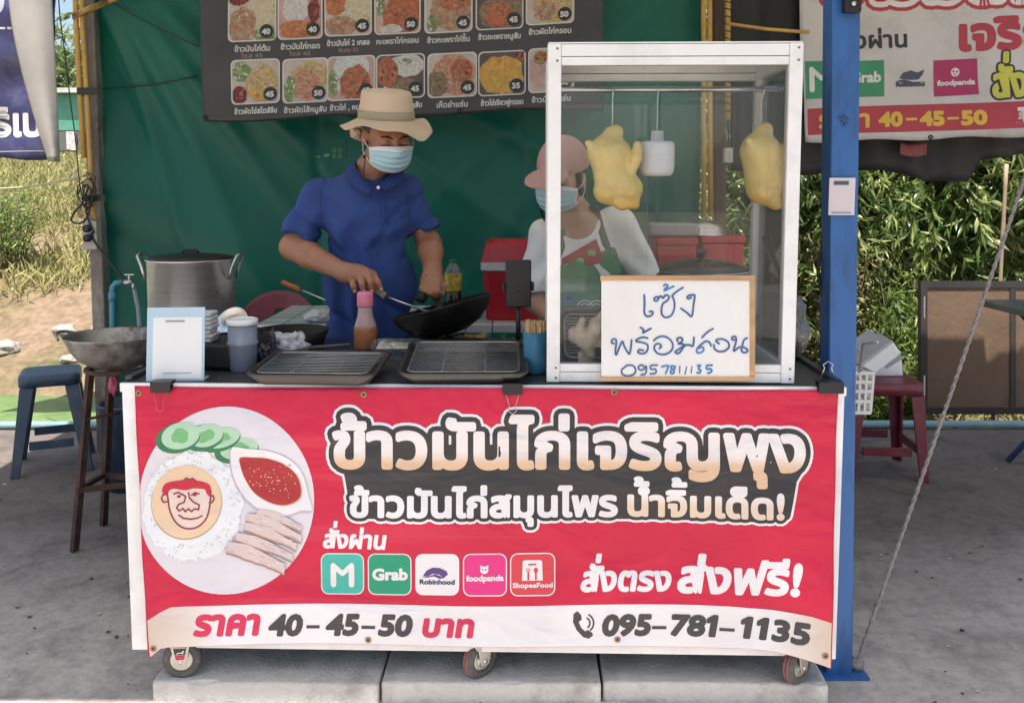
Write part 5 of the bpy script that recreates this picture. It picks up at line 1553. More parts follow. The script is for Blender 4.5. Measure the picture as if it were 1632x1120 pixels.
for u, v in ((328, 188), (733, 176)):
    mb = MB(); mb.lathe([(.004, 0), (.006, .003), (.012, .003), (.014, 0)], mmap(u, v) + Vector((0, -.001, 0)), 16, rot('X', 90)); mb.build('eyelet', m_blackm, mn)

# left support pole with conduits, straps, socket box and cables
PY_ = 4.22
m_pole = pm('weathered_concrete', (.20, .175, .155), .9, 0, var=.3, scale=9, bump=.6, bscale=50, dirt=(.42, .38, .33), dirt_amt=.7, dirt_scale=14, stretch=(1, 1, .5))
def lean_post(name, label, cat, top, bot, wpx, Y, mat, part):
    A, B_ = at(*bot, Y), at(*top, Y); B_ = A + (B_ - A) * ((2.69 - A.z) / (B_.z - A.z))
    B0 = A + (B_ - A) * ((0 - A.z) / (B_.z - A.z))
    t = thing(name, label, cat, B0)
    mb = MB(); mb.bar((0, 0, 0), B_ - B0, wpx / F_PX * Y, wpx / F_PX * Y, (0, 1, 0)); mb.build(part, mat, t, bevel=.006)
    return t
pole = lean_post('support_pole', 'weathered grey pole at the left end of the tarpaulin with cables', 'pole', (143, 0), (166, 640), 20, PY_ + .04, m_pole, 'shaft')
m_yel = pm('yellow_conduit', (.50, .30, .07), .45, 0, var=.15, scale=6, dirt=(.25, .15, .06), dirt_amt=.6, dirt_scale=10)
for lab, pts, r_ in (('outer yellow conduit pipe strapped to the left pole', [(120, -30), (121, 30), (127, 140), (134, 252)], .0125), ('inner longer yellow conduit pipe strapped to the left pole', [(130, -30), (131, 30), (138, 140), (144, 260), (149, 340), (153, 352)], .0115)):
    P = [at(u, v, PY_ - .035) for u, v in pts]; mb = MB(P[-1]); mb.tube(P, r_, 12); tag(mb.build('conduit', m_yel), lab, 'conduit', 'yellow conduits on the left pole')
mb = MB(at(150, 8, PY_ - .08)); P = [at(118, 26, PY_ - .075), at(135, 18, PY_ - .08), at(160, 8, PY_ - .08), at(215, -16, PY_ - .07)]; mb.tube(P, .014, 12)
mb.cur = 1
for k in range(22):
    q = P[0].lerp(P[2], k / 16); 
    mb.tube([q + Vector((.004 * cos(a) , .0155 * sin(a), .0155 * cos(a))) for a in np.linspace(0, 2 * pi, 9)], .002, 5)
tag(mb.build('wrapped_pipe', [m_yel, m_blackp]), 'yellow pipe wrapped with black cord crossing the top of the left pole', 'pipe')
def strap(u0, v0, u1, v1, lab):
    A, B_ = at(u0, v0, PY_ - .052), at(u1, v1, PY_ - .052); mb = MB(A)
    mb.bar(A, B_, .004, .022, (0, 1, 0)) if False else mb.box((min(A.x, B_.x), A.y, min(A.z, B_.z) - .012), (max(A.x, B_.x), A.y + .004, max(A.z, B_.z) + .012))
    mb.box((min(A.x, B_.x), A.y + .0045, min(A.z, B_.z) - .012), (min(A.x, B_.x) + .003, A.y + .09, max(A.z, B_.z) + .012))
    tag(mb.build('strap', m_blackp, bevel=.001), lab, 'strap', 'black straps on the left pole')
strap(122, 144, 156, 147, 'upper black strap around the left pole'); strap(131, 315, 168, 317, 'lower black strap around the left pole')
t = thing('socket_box', 'pale electrical socket box fixed to the left pole', 'socket box', at(148, 372, PY_ - .03))
m_sock = pm('dirty_white_box', (.45, .43, .40), .5, 0, var=.1, dirt=(.2, .17, .14), dirt_amt=.6)
mb = MB(); mb.box((-.034, -.035, -.075), (.034, .02, .06)); mb.build('box', m_sock, t, bevel=.004)
for z in (.025, -.02):
    mb = MB(); mb.lathe([(.0005, .0), (.018, .0), (.018, .022), (.0005, .024)], (-.004, -.036, z), 18, rot('X', 90)); mb.build('plug', m_blackp, t)
m_cable = pm('black_cable', (.016, .015, .015), .5)
cr_ = random.Random(12)
def cable(label, pts, Y, r_=.0035, cat='cable', group=None, dy=.0):
    P = [at(u, v, Y + dy) if len((u, v)) == 2 else None for u, v in pts]
    Q = []
    for i in range(len(P) - 1):
        p0, p1, p2, p3 = P[max(i - 1, 0)], P[i], P[i + 1], P[min(i + 2, len(P) - 1)]
        for k in range(6):
            t = k / 6; Q.append(.5 * ((2 * p1) + (p2 - p0) * t + (2 * p0 - 5 * p1 + 4 * p2 - p3) * t * t + (3 * p1 - p0 - 3 * p2 + p3) * t ** 3))
    Q.append(P[-1])
    mb = MB(P[0]); mb.tube(Q, r_, 6); return tag(mb.build('cable', m_cable), label, cat, group)
cable('black cable looping below the lower strap of the left pole', [(140, 300), (132, 322), (118, 340), (114, 352), (128, 356), (140, 344), (143, 326), (137, 318), (139, 345), (150, 372)], PY_ - .075, .0045)
cable('black cable running from the socket box down to the tap', [(146, 370), (150, 384), (168, 408), (190, 436), (196, 442)], PY_ - .07, .005)
cable('thin black cable hanging down beside the left pole', [(93, -10), (96, 30), (104, 90), (112, 160), (120, 220), (128, 300), (136, 316)], PY_ - .05, .0028)
mb = MB(at(137, 312, PY_ - .07))
for k in range(9):
    c0 = at(137 + cr_.uniform(-4, 6), 305 + cr_.uniform(-14, 18), PY_ - .075); a0 = cr_.uniform(0, 6)
    mb.tube([c0 + Vector((cr_.uniform(.6, 1.1) * .035 * cos(a0 + q * .7), cr_.uniform(-.01, .01), .055 * sin(a0 + q * .7))) for q in range(7)], .003, 6)
tag(mb.build('cable_knot', m_cable), 'tangled knot of black cable tied at the lower strap', 'cable')
# blue water pipe with tap, beside the pole
m_pvc = pm('blue_pvc', (.06, .24, .33), .4, 0, var=.12, dirt=(.2, .25, .25), dirt_amt=.5, dirt_scale=9)
TYP = 4.12
A = at(180, 690, TYP); A.z = 0
t = thing('tap_pipe', 'blue plastic water pipe with a metal tap beside the left pole', 'water pipe', A)
P = [Vector((0, 0, 0)), at(179, 470, TYP) - A, at(180, 457, TYP) - A, at(185, 451, TYP) - A, at(196, 450, TYP) - A]
mb = MB(); mb.tube(P, .0145, 14); mb.tube([P[1] + Vector((0, 0, -.03)), P[1] + Vector((0, 0, .012))], .018, 14); mb.build('pipe', m_pvc, t)
mb = MB(); q = P[-1]; mb.tube([q, q + Vector((.045, 0, 0))], .013, 12); mb.tube([q + Vector((.03, 0, 0)), q + Vector((.03, 0, .035))], .006, 8); mb.bar(q + Vector((.01, 0, .037)), q + Vector((.055, 0, .037)), .012, .005); mb.tube([q + Vector((.045, 0, 0)), q + Vector((.055, -.01, -.03))], .008, 10); mb.build('tap', m_hub, t)
mb = MB(); mb.tube([q + Vector((.055, -.01, -.03)), q + Vector((.075, -.02, -.12)), q + Vector((.085, -.03, -.3)), q + Vector((.06, -.02, -.7))], .009, 10); mb.build('outlet_hose', m_frost, t)

# right inner post, conduits and the black sheet
m_brown = pm('old_brown_timber', (.095, .062, .045), .8, 0, var=.3, scale=4, stretch=(1, 1, .2), bump=.3, bscale=40)
lean_post('support_pole', 'brown timber post at the right end of the green tarpaulin', 'pole', (1144, 0), (1149, 640), 18, 4.3, m_brown, 'shaft')
for lab, u, r_ in (('yellow conduit pipe at the right end of the tarpaulin', 1121, .0125), ('second yellow conduit pipe, nearest the brown timber post', 1131, .0125), ('yellow conduit pipe wound with black cord right of the timber post', 1160, .0135)):
    P = [at(u, -40, 4.22), at(u + 1, 150 if u == 1160 else 345, 4.22)]
    if u == 1160: P[-1] = at(u, 192, 4.22)
    mb = MB(P[-1]); mb.tube(P, r_, 12)
    if u == 1160:
        mb.cur = 1
        for k in range(16):
            q = P[0].lerp(P[1], .2 + k / 20); mb.tube([q + Vector((.0145 * cos(a), .0145 * sin(a), .012 * sin(a / 2))) for a in np.linspace(0, 2 * pi, 9)], .0025, 5)
    tag(mb.build('conduit', [m_yel, m_blackp]), lab, 'conduit', 'conduits at the right end of the tarpaulin')
t = thing('socket_box', 'small grey socket box hanging below the cord wound conduit', 'socket box', at(1160, 248, 4.21)); mb = MB(); mb.box((-.02, -.02, -.035), (.02, .02, .035)); mb.build('box', m_sock, t, bevel=.003)
mb = MB(); mb.tube([(0, 0, .036), (.002, 0, .09), (-.003, 0, .17)], .004, 8); mb.build('lead', m_cable, t)
m_blk = pm('black_shade_sheet', (.017, .016, .017), .6, 0, var=.25, scale=5, bump=.25, bscale=12)
bs_ = thing('black_sheet', 'black plastic sheet hanging behind the white banner at right', 'sheet', (0, 4.34, 0))
mb = MB()
BE = [(1164, 272), (1215, 276), (1283, 280), (1350, 272), (1410, 271), (1470, 288), (1545, 290), (1562, 256), (1632, 245), (1760, 238)]
def bs_pt(i, j):
    q = i * (len(BE) - 1); k = min(int(q), len(BE) - 2); f_ = q - k
    u = BE[k][0] + (BE[k + 1][0] - BE[k][0]) * f_; vb = BE[k][1] + (BE[k + 1][1] - BE[k][1]) * f_
    P = at(u, -170 + (vb + 170) * j, 4.34); return (P.x, .02 * sin(P.x * 14 + P.z * 2) + .012 * sin(P.x * 31), P.z)
mb.sheet(bs_pt, 90, 24, .002, (0, -1, 0)); mb.build('sheet', m_blk, bs_)
# horizontal yellow pipe above the cabinet at the right
P = [at(1158, 38, 4.15), at(1290, 52, 4.12)]
mb = MB(P[0]); mb.tube([P[0], P[0].lerp(P[1], .5) + Vector((0, 0, -.006)), P[1]], .008, 10); tag(mb.build('pipe', m_yel), 'thin yellow pipe crossing the black sheet above the cabinet', 'pipe')

# right banner
def rmap(u, v):
    P = at(u, v, 4.16); d = .012 * sin(u / 55 + v / 70) + .006 * sin(v / 22 + u / 90)
    return P + Vector((0, -d, 0))
m_rb = pm('grubby_white_vinyl', (.50, .475, .455), .5, 0, var=.08, scale=4, bump=.4, bscale=8, dirt=(.30, .27, .25), dirt_amt=.6, dirt_scale=3)
i_red = pm('faded_red_ink', (.36, .03, .045), .5, 0, var=.12); i_dred = pm('deep_red_ink', (.30, .015, .03), .5, 0, var=.12); i_yel = pm('yellow_ink', (.60, .38, .04), .5, 0, var=.1); i_grn = pm('dull_green_ink', (.03, .22, .10), .5, 0, var=.12); i_blk = pm('black_ink', (.025, .023, .025), .5); i_lime = pm('lime_ink', (.48, .46, .06), .5, 0, var=.1); i_mag = pm('magenta_ink', (.32, .015, .09), .5, 0, var=.1); i_wht = pm('off_white_ink', (.60, .58, .57), .5); i_nav = pm('navy_ink', (.05, .05, .09), .5)
rb = thing('delivery_banner', 'white hanging banner with app logos and red price stripe at right', 'banner', (0, 0, 0))
mb = MB(); mb.sheet(lambda i, j: rmap(1270 + 480 * i + 13 * j * (1 - i), -130 + (357 - 13 * i + 2 * sin(i * 20)) * j), 60, 36, .0015, (0, -1, 0)); mb.build('cloth', m_rb, rb)
pr = Print(rmap, .001)
pr.poly([(1286, 174), (1340, 171), (1450, 167), (1560, 164), (1740, 158), (1740, 200), (1560, 207), (1450, 210), (1340, 213), (1287, 216)], 1, i_red, cut=40)
pr.text('ราคา', 1304, 1386, 206, 204, 23, i_yel, 1.6, 2.2); 
for t_, a_, c_ in (('40', 1400, 1440), ('45', 1467, 1507), ('50', 1532, 1573)): pr.text(t_, a_, c_, 203 - (a_ - 1400) * .02, 202 - (a_ - 1400) * .02, 25, i_yel, 2, 2.2)
for a_ in (1445, 1511): pr.stroke([(a_, 191 - (a_ - 1400) * .02), (a_ + 18, 190.5 - (a_ - 1400) * .02)], 4, 2.4, i_yel, discs=False)
pr.text('Tel.', 1619, 1672, 196, 195, 25, i_wht, 1.8, 2.2)
pr.build('price_stripe', rb, (0, -1, 0))
pr = Print(rmap, .001)
pr.text('สั่งผ่าน', 1338, 1444, 80, 77, 22, i_blk, 1.2, 1)
pr.text('เจริญพุง', 1528, 1800, 83, 72, 44, i_red, 3.6, 1)
pr.text('สั่งตรง', 1583, 1720, 157, 152, 40, i_lime, 2.6, 2.6, outl=((3.4, 1, i_blk),))
pr.text('ข้าวมันไก่', 1312, 1700, 6, -4, 84, i_dred, 6, 3.6, outl=((15, 1, i_red), (9, 2.3, i_wht)))
pr.build('lettering', rb, (0, -1, 0))
pr = Print(rmap, .001); pr.poly([(1283, 98), (1332, 97), (1332, 156), (1283, 159)], 1, i_grn); pr.stroke([(1293, 144), (1293, 111)], 8, 2, i_wht); pr.stroke([(1324, 144), (1324, 111)], 8, 2, i_wht); pr.stroke([(1293, 111), (1308, 126), (1324, 111)], 7, 2.4, i_wht); pr.build('app_logo', rb, (0, -1, 0))
pr = Print(rmap, .001); pr.poly([(1346, 99), (1406, 97), (1409, 154), (1347, 156)], 1, i_grn); pr.text('Grab', 1352, 1402, 134, 132, 18, i_wht, 1, 2); pr.build('app_logo', rb, (0, -1, 0))
pr = Print(rmap, .001); pr.poly([(1432, 126), (1437, 117), (1450, 113), (1462, 116), (1473, 111), (1470, 120), (1464, 127), (1450, 128)], 1, i_nav); pr.poly([(1427, 130), (1440, 127), (1455, 131), (1475, 130), (1460, 134), (1440, 133)], 1.5, i_nav); pr.text('Robinhood', 1427, 1475, 139, 138, 8, i_nav, .9, 2); pr.build('app_logo', rb, (0, -1, 0))
pr = Print(rmap, .001); pr.poly([(1487, 97), (1559, 93), (1563, 150), (1491, 154)], 1, i_mag); pr.poly(ellp(1524, 115, 7, 7, 18), 2, i_wht); pr.poly(ellp(1521, 114, 1.8, 2.2, 8), 2.5, i_mag); pr.poly(ellp(1527, 114, 1.8, 2.2, 8), 2.5, i_mag); pr.poly(ellp(1524, 118.5, 2, 1.2, 8), 2.5, i_mag); pr.text('foodpanda', 1495, 1557, 137, 134, 9, i_wht, .6, 2); pr.build('app_logo', rb, (0, -1, 0))
for u, v in ((1484, 219),):
    mb = MB(); mb.lathe([(.004, 0), (.006, .003), (.010, .003), (.012, 0)], rmap(u, v) + Vector((0, -.001, 0)), 16, rot('X', 90)); mb.build('eyelet', m_blackm, rb)
t = thing('red_tag', 'small red and white cloth tag hanging under the white banner', 'tag', at(1455, 236, 4.25)); mb = MB(); mb.sheet(lambda i, j: (-.062 + .13 * i, .004 * sin(9 * i), .03 - .06 * j - .012 * sin(i * 3)), 12, 6, .002); mb.build('cloth', pm('tag_red', (.22, .05, .05), .6, 0, var=.4, scale=20), t)

# blue post in front
m_bpost = pm('blue_painted_steel', (.030, .125, .36), .42, 0, var=.08, scale=3, dirt=(.015, .035, .08), dirt_amt=.7, dirt_scale=12, stretch=(1, 1, .25))
BY = 2.36
bt_ = at(1341, 0, BY); bb2 = at(1330, 1066, BY)
base = bb2 + (bt_ - bb2) * (-bb2.z / (bt_.z - bb2.z)); topp = bb2 + (bt_ - bb2) * ((2.69 - bb2.z) / (bt_.z - bb2.z))
bp_ = thing('blue_post', 'blue painted square steel post at the right corner of the cart', 'post', base)
mb = MB(); mb.bar((0, 0, .004), topp - base, .073, .073, (0, 1, 0)); mb.build('shaft', m_bpost, bp_, bevel=.004)
mb = MB(); mb.box((-.075, -.06, 0), (.075, .06, .008)); mb.build('base_plate', m_bpost, bp_)
q = at(1355, 6, BY - .06) - base
mb = MB(); mb.box((q.x - .014, -.065, q.z - .022), (q.x + .028, -.0405, q.z + .08)); mb.build('bracket', m_blackm, bp_, bevel=.003)
mb = MB(); mb.lathe([(.0004, 0), (.007, 0), (.006, .006), (.0004, .0065)], (q.x + .006, -.0655, q.z - .002), 6, rot('X', 90)); mb.build('bolt', m_steel, bp_)
pr = Print(lambda u, v: at(u, v, BY - .041), .0008)
for k, (du, dv) in enumerate(((-6, 0), (0, -3), (5, 1), (-3, 6), (4, 8), (0, 12))):
    pr.stroke([(1345 + du - 3, 189 + dv), (1345 + du, 186 + dv), (1345 + du + 3, 190 + dv)], 1.4, 1, pm('dark_scuff', (.015, .03, .07), .6))
pr.build('scuff_mark', bp_, (0, -1, 0), base)
t = thing('paper_notice', 'small pinkish white notice card stuck on the blue post', 'notice', at(1340, 343, BY - .0415))
k_ = BY / F_PX
mb = MB(); mb.box((-20 * k_, -.003, 0), (20.5 * k_, -.0005, 58 * k_)); mb.build('card', pm('pinkish_card', (.66, .57, .60), .45, 0, var=.04), t)
mb = MB(); mb.box((-13 * k_, -.0045, 47 * k_), (10 * k_, -.0035, 53 * k_)); mb.build('slot', pm('slate_print', (.06, .09, .16), .5), t)
mb = MB(); mb.box((-15 * k_, -.0045, 2.5 * k_), (15 * k_, -.0035, 5 * k_)); mb.build('fine_print', pm('slate_print2', (.25, .33, .45), .5), t)
cable('black cable hanging down the right edge of the blue post', [(1367, 20), (1366, 120), (1363, 230), (1362, 300), (1361, 420), (1359, 475), (1357, 490)], BY + .0, .004)
cable('black cable hanging down the left side of the blue post', [(1314, 330), (1310, 390), (1304, 430), (1310, 470), (1314, 490)], BY + .03, .0045)

# guy rope
m_rope = pm('grey_rope', (.27, .235, .225), .9, 0, var=.3, scale=60, bump=.6, bscale=120)
A = Vector((base.x + .055, BY - .01, .012)); B_ = at(1632, 272, 2.52); Bt = A + (B_ - A) * ((2.66 - A.z) / (B_.z - A.z))
mb = MB(A)
for ph_ in (0, pi):
    mb.tube([A.lerp(Bt, k / 260) + Vector((.0027 * cos(k * 1.2 + ph_), .0027 * sin(k * 1.2 + ph_), -.03 * sin(pi * k / 260))) for k in range(261)], .0038, 6)
mb.blob(A + Vector((0, 0, .008)), (.022, .02, .016), 3, .3, 3, 1)
tag(mb.build('guy_rope', m_rope), 'grey twisted guy rope slanting up from the foot of the blue post', 'rope')
mb = MB(); mb.bar((Bt.x, CF - 2.9 + .2, 2.70 - 0), (Bt.x, CB - 2.9 - .05, 2.70), .03); mb.build('roof_bar', m_galv, can)

# blue green water pipes on the ground along the back edge
m_pvc2 = pm('pale_teal_pvc', (.20, .34, .36), .4, 0, var=.15, dirt=(.4, .42, .42), dirt_amt=.5, dirt_scale=5)
t = thing('water_pipe', 'pale teal water pipe lying along the back edge of the floor', 'water pipe', (0, 4.83, 0)); mb = MB(); mb.tube([(-6, .0, .024), (-2.5, .01, .024), (0, 0, .024), (2, .03, .024), (6, .02, .024)], .022, 14)
for x in (-4, -1.1, 1.7, 3.2): mb.tube([(x, .01 + .02 * (x > 1), .024), (x + .07, .01 + .02 * (x > 1), .024)], .027, 14)
mb.build('pipe', m_pvc2, t)

# ================================================================== STOOLS, WOK, POTS AND THE REST
def plastic_stool(label, mat, loc, rz, tw, bw, h, badge_=True):
    t = thing('plastic_stool', label, 'stool', loc, rz)
    mb = MB()
    o1 = rrect(-tw, -tw, tw, tw, .05, 6); o2 = rrect(-tw - .008, -tw - .008, tw + .008, tw + .008, .052, 6); i1 = rrect(-tw + .03, -tw + .03, tw - .03, tw - .03, .04, 6); k = len(o1)
    rings = [(i1, h - .004), (o1, h), (o2, h - .012), (o2, h - .055), (rrect(-tw + .002, -tw + .002, tw - .002, tw - .002, .05, 6), h - .055), (rrect(-tw + .002, -tw + .002, tw - .002, tw - .002, .05, 6), h - .02)]
    vs = [(x, y, z) for pts, z in rings for x, y in pts]
    fs = [(r_ * k + q, r_ * k + (q + 1) % k, (r_ + 1) * k + (q + 1) % k, (r_ + 1) * k + q) for r_ in range(len(rings) - 1) for q in range(k)]
    mb.add(vs, fs, True); mb.add([(x, y, h - .004) for x, y in i1], [tuple(range(k))], False); mb.add([(x, y, h - .02) for x, y in rings[5][0]], [tuple(range(k))[::-1]], False)
    mb.build('seat', mat, t)
    if badge_: mb = MB(); mb.prism([(.032 * cos(a), -tw - .0095, h - .034 + .011 * sin(a)) for a in np.linspace(0, 2 * pi, 17)[:-1]], (0, .001, 0)); mb.build('badge', pm('stool_badge', tuple(c * .45 for c in mat_col(mat)), .4), t)
    for sx in (-1, 1):
        for sy in (-1, 1):
            mb = MB(); a, b_ = tw, bw; wt, wb_ = .06, .038
            zt, zb_ = h - .056, 0
            th = .012
            for ax in (0, 1):
                pts = []
                if ax == 0:
                    P = [(sx * a, sy * a, zt), (sx * (a - wt), sy * a, zt), (sx * (b_ - wb_), sy * b_, zb_), (sx * b_, sy * b_, zb_)]; d = (0, -sy * th, 0)
                else:
                    P = [(sx * a, sy * (a - th - .0005), zt), (sx * a, sy * (a - wt), zt), (sx * b_, sy * (b_ - wb_), zb_), (sx * b_, sy * (b_ - th - .0005), zb_)]; d = (-sx * th, 0, 0)
                mb.prism(P, d)
            mb.build('leg', mat, t, bevel=.003)
    f_ = .42; z_ = h * .30; e_ = bw + (tw - bw) * .30 - .016
    for a in range(4):
        mb = MB(); M_ = rot('Z', 90 * a); mb.box((-e_ + .05, -e_ - .002, z_ - .02), (e_ - .05, -e_ + .010, z_ + .02), M_); mb.build('stretcher', mat, t, bevel=.002)
    return t
def mat_col(m): return m['base'] if 'base' in m else (.05, .05, .05)
m_slate = pm('slate_blue_plastic', (.030, .058, .105), .42, 0, var=.12, scale=5, dirt=(.12, .13, .14), dirt_amt=.5, dirt_scale=9); m_slate['base'] = (.035, .055, .085)
m_maroon['base'] = (.115, .018, .028)
p = atz(85, 742, 0) + Vector((0, .10, 0))
plastic_stool('dark blue plastic stool on the floor left of the wok stand', m_slate, (p.x, 4.20, 0), radians(24), .125, .175, .47)
p = atz(1412, 760, 0)
plastic_stool('maroon plastic stool on the floor behind the blue post', m_maroon, (at(1395, 700, 4.12).x, 4.12, 0), radians(-4), .16, .185, .455, False)
# wok stand and wok
m_rust = pm('rusty_iron', (.065, .04, .032), .85, .2, var=.4, scale=14, bump=.5, bscale=60, dirt=(.17, .08, .05), dirt_amt=.6, dirt_scale=10)
WY = 3.22
wc = at(186, 583, WY)
t = thing('wok_stand', 'rusty three legged iron wok stand left of the cart', 'wok stand', (wc.x, WY, 0))
zr = wc.z
mb = MB(); mb.tube([(.105 * cos(a), .105 * sin(a), zr - .008) for a in np.linspace(0, 2 * pi, 25)[:-1]], .009, 8, closed=True); mb.build('ring', m_rust, t)
feet = [at(141, 585, WY - .06), at(173, 590, WY + .1), at(236, 590, WY - .03)]; gnd = [atz(115, 880, 0), atz(162, 838, 0), atz(262, 852, 0)]
for a, b_ in zip(feet, gnd):
    a = a - Vector((wc.x, WY, 0)); b_ = b_ - Vector((wc.x, WY, 0)); mb = MB(); mb.bar(b_, a, .019, .006, (.5, 1, 0)); mb.bar(b_ + Vector((.009, .012, 0)), a + Vector((.009, .012, 0)), .006, .02, (.5, 1, 0)); mb.build('leg', m_rust, t)
L_ = lambda i, f_: (gnd[i].lerp(feet[i], f_) - Vector((wc.x, WY, 0)))
for i, j in ((0, 1), (1, 2), (0, 2)): mb = MB(); mb.bar(L_(i, .34), L_(j, .34), .018, .018); mb.build('brace', m_rust, t)
mb = MB(); mb.tube([L_(0, .72), (0, 0, zr * .74), L_(1, .72)], .006, 8); mb.build('wire_brace', m_rust, t)
m_alu = pm('smoked_aluminium', (.40, .385, .36), .38, .7, var=.2, scale=5, dirt=(.085, .045, .022), dirt_amt=1.0, dirt_scale=7)
wr = 76 / F_PX * WY
w_ = thing('wok', 'stained aluminium wok resting on the rusty stand', 'wok', (wc.x, WY, zr + .002))
mb = MB(); hh = at(186, 534, WY).z - zr
mb.lathe([(.0005, 0), (wr * .45, .002), (wr * .72, hh * .28), (wr * .88, hh * .58), (wr * .97, hh * .92), (wr * 1.0, hh), (wr * 1.03, hh + .003), (wr * 1.03, hh), (wr * .985, hh * .9), (wr * .9, hh * .56), (wr * .74, hh * .25), (wr * .46, -.003), (.0005, -.004)][::-1], n=48); mb.build('pan', m_alu, w_)
for s_, a0 in ((-1, 180), (1, 0)):
    mb = MB(); mb.tube([(wr * 1.0 * cos(radians(a0 + d)) + s_ * .035 * cos(radians(d * 2.6)) * (abs(d) < 34), wr * sin(radians(a0 + d)) * 1.0, hh - .008 + .018 * (1 - (d / 24) ** 2)) for d in range(-24, 25, 6)], .006, 8); mb.build('handle', m_alu, w_)
# pink cloth / bag hanging at the stand and dark bin behind
t = thing('dark_bin', 'dark blue plastic bin on the floor behind the wok stand', 'bin', (at(205, 600, 3.9).x, 3.9, 0)); mb = MB(); mb.lathe([(.0005, 0), (.11, 0), (.13, .38), (.138, .385), (.132, .39), (.12, .38), (.1, .01), (.0005, .01)], n=28); mb.build('bin', m_slate, t)
t = thing('pink_bag', 'small pink plastic bag hanging under the wok ring', 'plastic bag', at(181, 612, WY + .1)); mb = MB(); mb.blob((0, 0, 0), (.016, .016, .045), 3, .4, 2, 6); mb.tube([(0, 0, .04), (0, -.01, .075)], .002, 6); mb.build('bag', pm('pink_film', (.5, .08, .17), .4), t)
# big pot on a burner stand
PYY = 3.32; k_ = PYY / F_PX
pc = at(304, 412, PYY); ph_ = .29
t = thing('stock_pot', 'large stainless stock pot with black lid in front of the tarpaulin', 'pot', (pc.x, PYY, pc.z - ph_))
pr_ = 66 * k_
mb = MB(); mb.lathe([(.0005, 0), (pr_ - .01, 0), (pr_, .01), (pr_, ph_ - .006), (pr_ + .006, ph_ - .004), (pr_ + .006, ph_), (pr_ - .004, ph_), (pr_ - .004, .012), (.0005, .012)], n=48); mb.build('body', pm('brushed_pot_steel', (.72, .70, .68), .30, .85, var=.12, scale=3, stretch=(1, 1, 14)), t)
mb = MB(); mb.lathe([(.0005, ph_ + .022), (.03, ph_ + .021), (pr_ * .8, ph_ + .012), (pr_ + .004, ph_ + .003), (pr_ + .004, ph_ + .0005), (.0005, ph_ + .0005)], n=48); lid_ = mb.build('lid', m_blackm, t)
mb = MB(); mb.tube([(-.03, 0, ph_ + .02), (-.024, 0, ph_ + .032), (.024, 0, ph_ + .032), (.03, 0, ph_ + .02)], .006, 8); mb.build('knob', m_blackp, lid_)
for s_ in (-1, 1):
    mb = MB(); mb.tube([(s_ * pr_ * 1.0, -.045, ph_ - .075), (s_ * (pr_ + .012), -.045, ph_ - .03), (s_ * (pr_ + .03), -.04, ph_ + .012), (s_ * (pr_ + .034), 0, ph_ + .018), (s_ * (pr_ + .03), .04, ph_ + .012), (s_ * (pr_ + .012), .045, ph_ - .03), (s_ * pr_, .045, ph_ - .075)], .0055, 8); mb.build('handle', m_steel, t)
t = thing('burner_stand', 'black iron burner stand under the stock pot', 'burner', (pc.x, PYY, 0)); zt = pc.z - ph_
mb = MB(); mb.lathe([(.14, zt - .03), (.17, zt - .03), (.17, zt - .001), (.14, zt - .001), (.14, zt - .03)], n=32)
mb.build('ring', m_blackm, t)
for a in range(4):
    M_ = rot('Z', 45 + 90 * a); mb = MB(); mb.bar(M_ @ Vector((.155, 0, zt - .03)), M_ @ Vector((.19, 0, 0)), .025); mb.build('leg', m_blackm, t)
# tiled back table with cooler, soy bottle
ZT = .83
m_tile = bpy.data.materials.new('white_wall_tile'); m_tile.use_nodes = True
n = m_tile.node_tree.nodes; l = m_tile.node_tree.links; b = n['Principled BSDF']; br = n.new('ShaderNodeTexBrick'); tc = n.new('ShaderNodeTexCoord'); l.new(tc.outputs['Object'], br.inputs['Vector'])
br.offset = 0; br.inputs['Scale'].default_value = 1; br.inputs['Brick Width'].default_value = .1; br.inputs['Row Height'].default_value = .1; br.inputs['Mortar Size'].default_value = .0022
br.inputs['Color1'].default_value = (.62, .63, .64, 1); br.inputs['Color2'].default_value = (.56, .57, .59, 1); br.inputs['Mortar'].default_value = (.05, .05, .05, 1); l.new(br.outputs[0], b.inputs['Base Color']); b.inputs['Roughness'].default_value = .2
tx0, tx1 = at(430, 540, 3.5).x, at(905, 540, 3.5).x
t = thing('tiled_table', 'white tiled work table behind the man', 'table', ((tx0 + tx1) / 2, 3.58, 0)); hw_ = (tx1 - tx0) / 2
mb = MB(); mb.box((-hw_, -.28, ZT - .03), (hw_, .28, ZT)); mb.build('tabletop', m_tile, t, bevel=.002)
for sx in (-1, 1):
    for sy in (-1, 1):
        mb = MB(); mb.box((sx * (hw_ - .03) - .018, sy * .25 - .018, 0), (sx * (hw_ - .03) + .018, sy * .25 + .018, ZT - .0305)); mb.build('leg', m_galv, t)
m_redp = pm('cooler_red', (.42, .008, .02), .35, 0, var=.08, scale=4)
CYY = 3.52; cxm = at(832, 450, CYY).x
t = thing('cooler_box', 'red cooler box with white band on the tiled table', 'cooler', (cxm, CYY, ZT + .001)); ch = at(800, 416, CYY).z - ZT; ch2 = at(800, 382, CYY).z - ZT
cw = .155
mb = MB(); vs = []
o0 = rrect(-cw + .012, -.11, cw - .012, .13, .03); o1 = rrect(-cw, -.12, cw, .14, .03); k = len(o0)
mb.add([(x, y, 0) for x, y in o0] + [(x, y, ch - .03) for x, y in o1], [(q, (q + 1) % k, k + (q + 1) % k, k + q) for q in range(k)] + [tuple(range(k))[::-1], tuple(range(k, 2 * k))], False); mb.build('body', m_redp, t, bevel=.004)
mb = MB(); o2 = rrect(-cw - .008, -.128, cw + .008, .148, .034); mb.prism([(x, y, ch - .029) for x, y in o2], (0, 0, .032)); mb.build('band', pm('cooler_band', (.55, .54, .55), .35), t, bevel=.004)
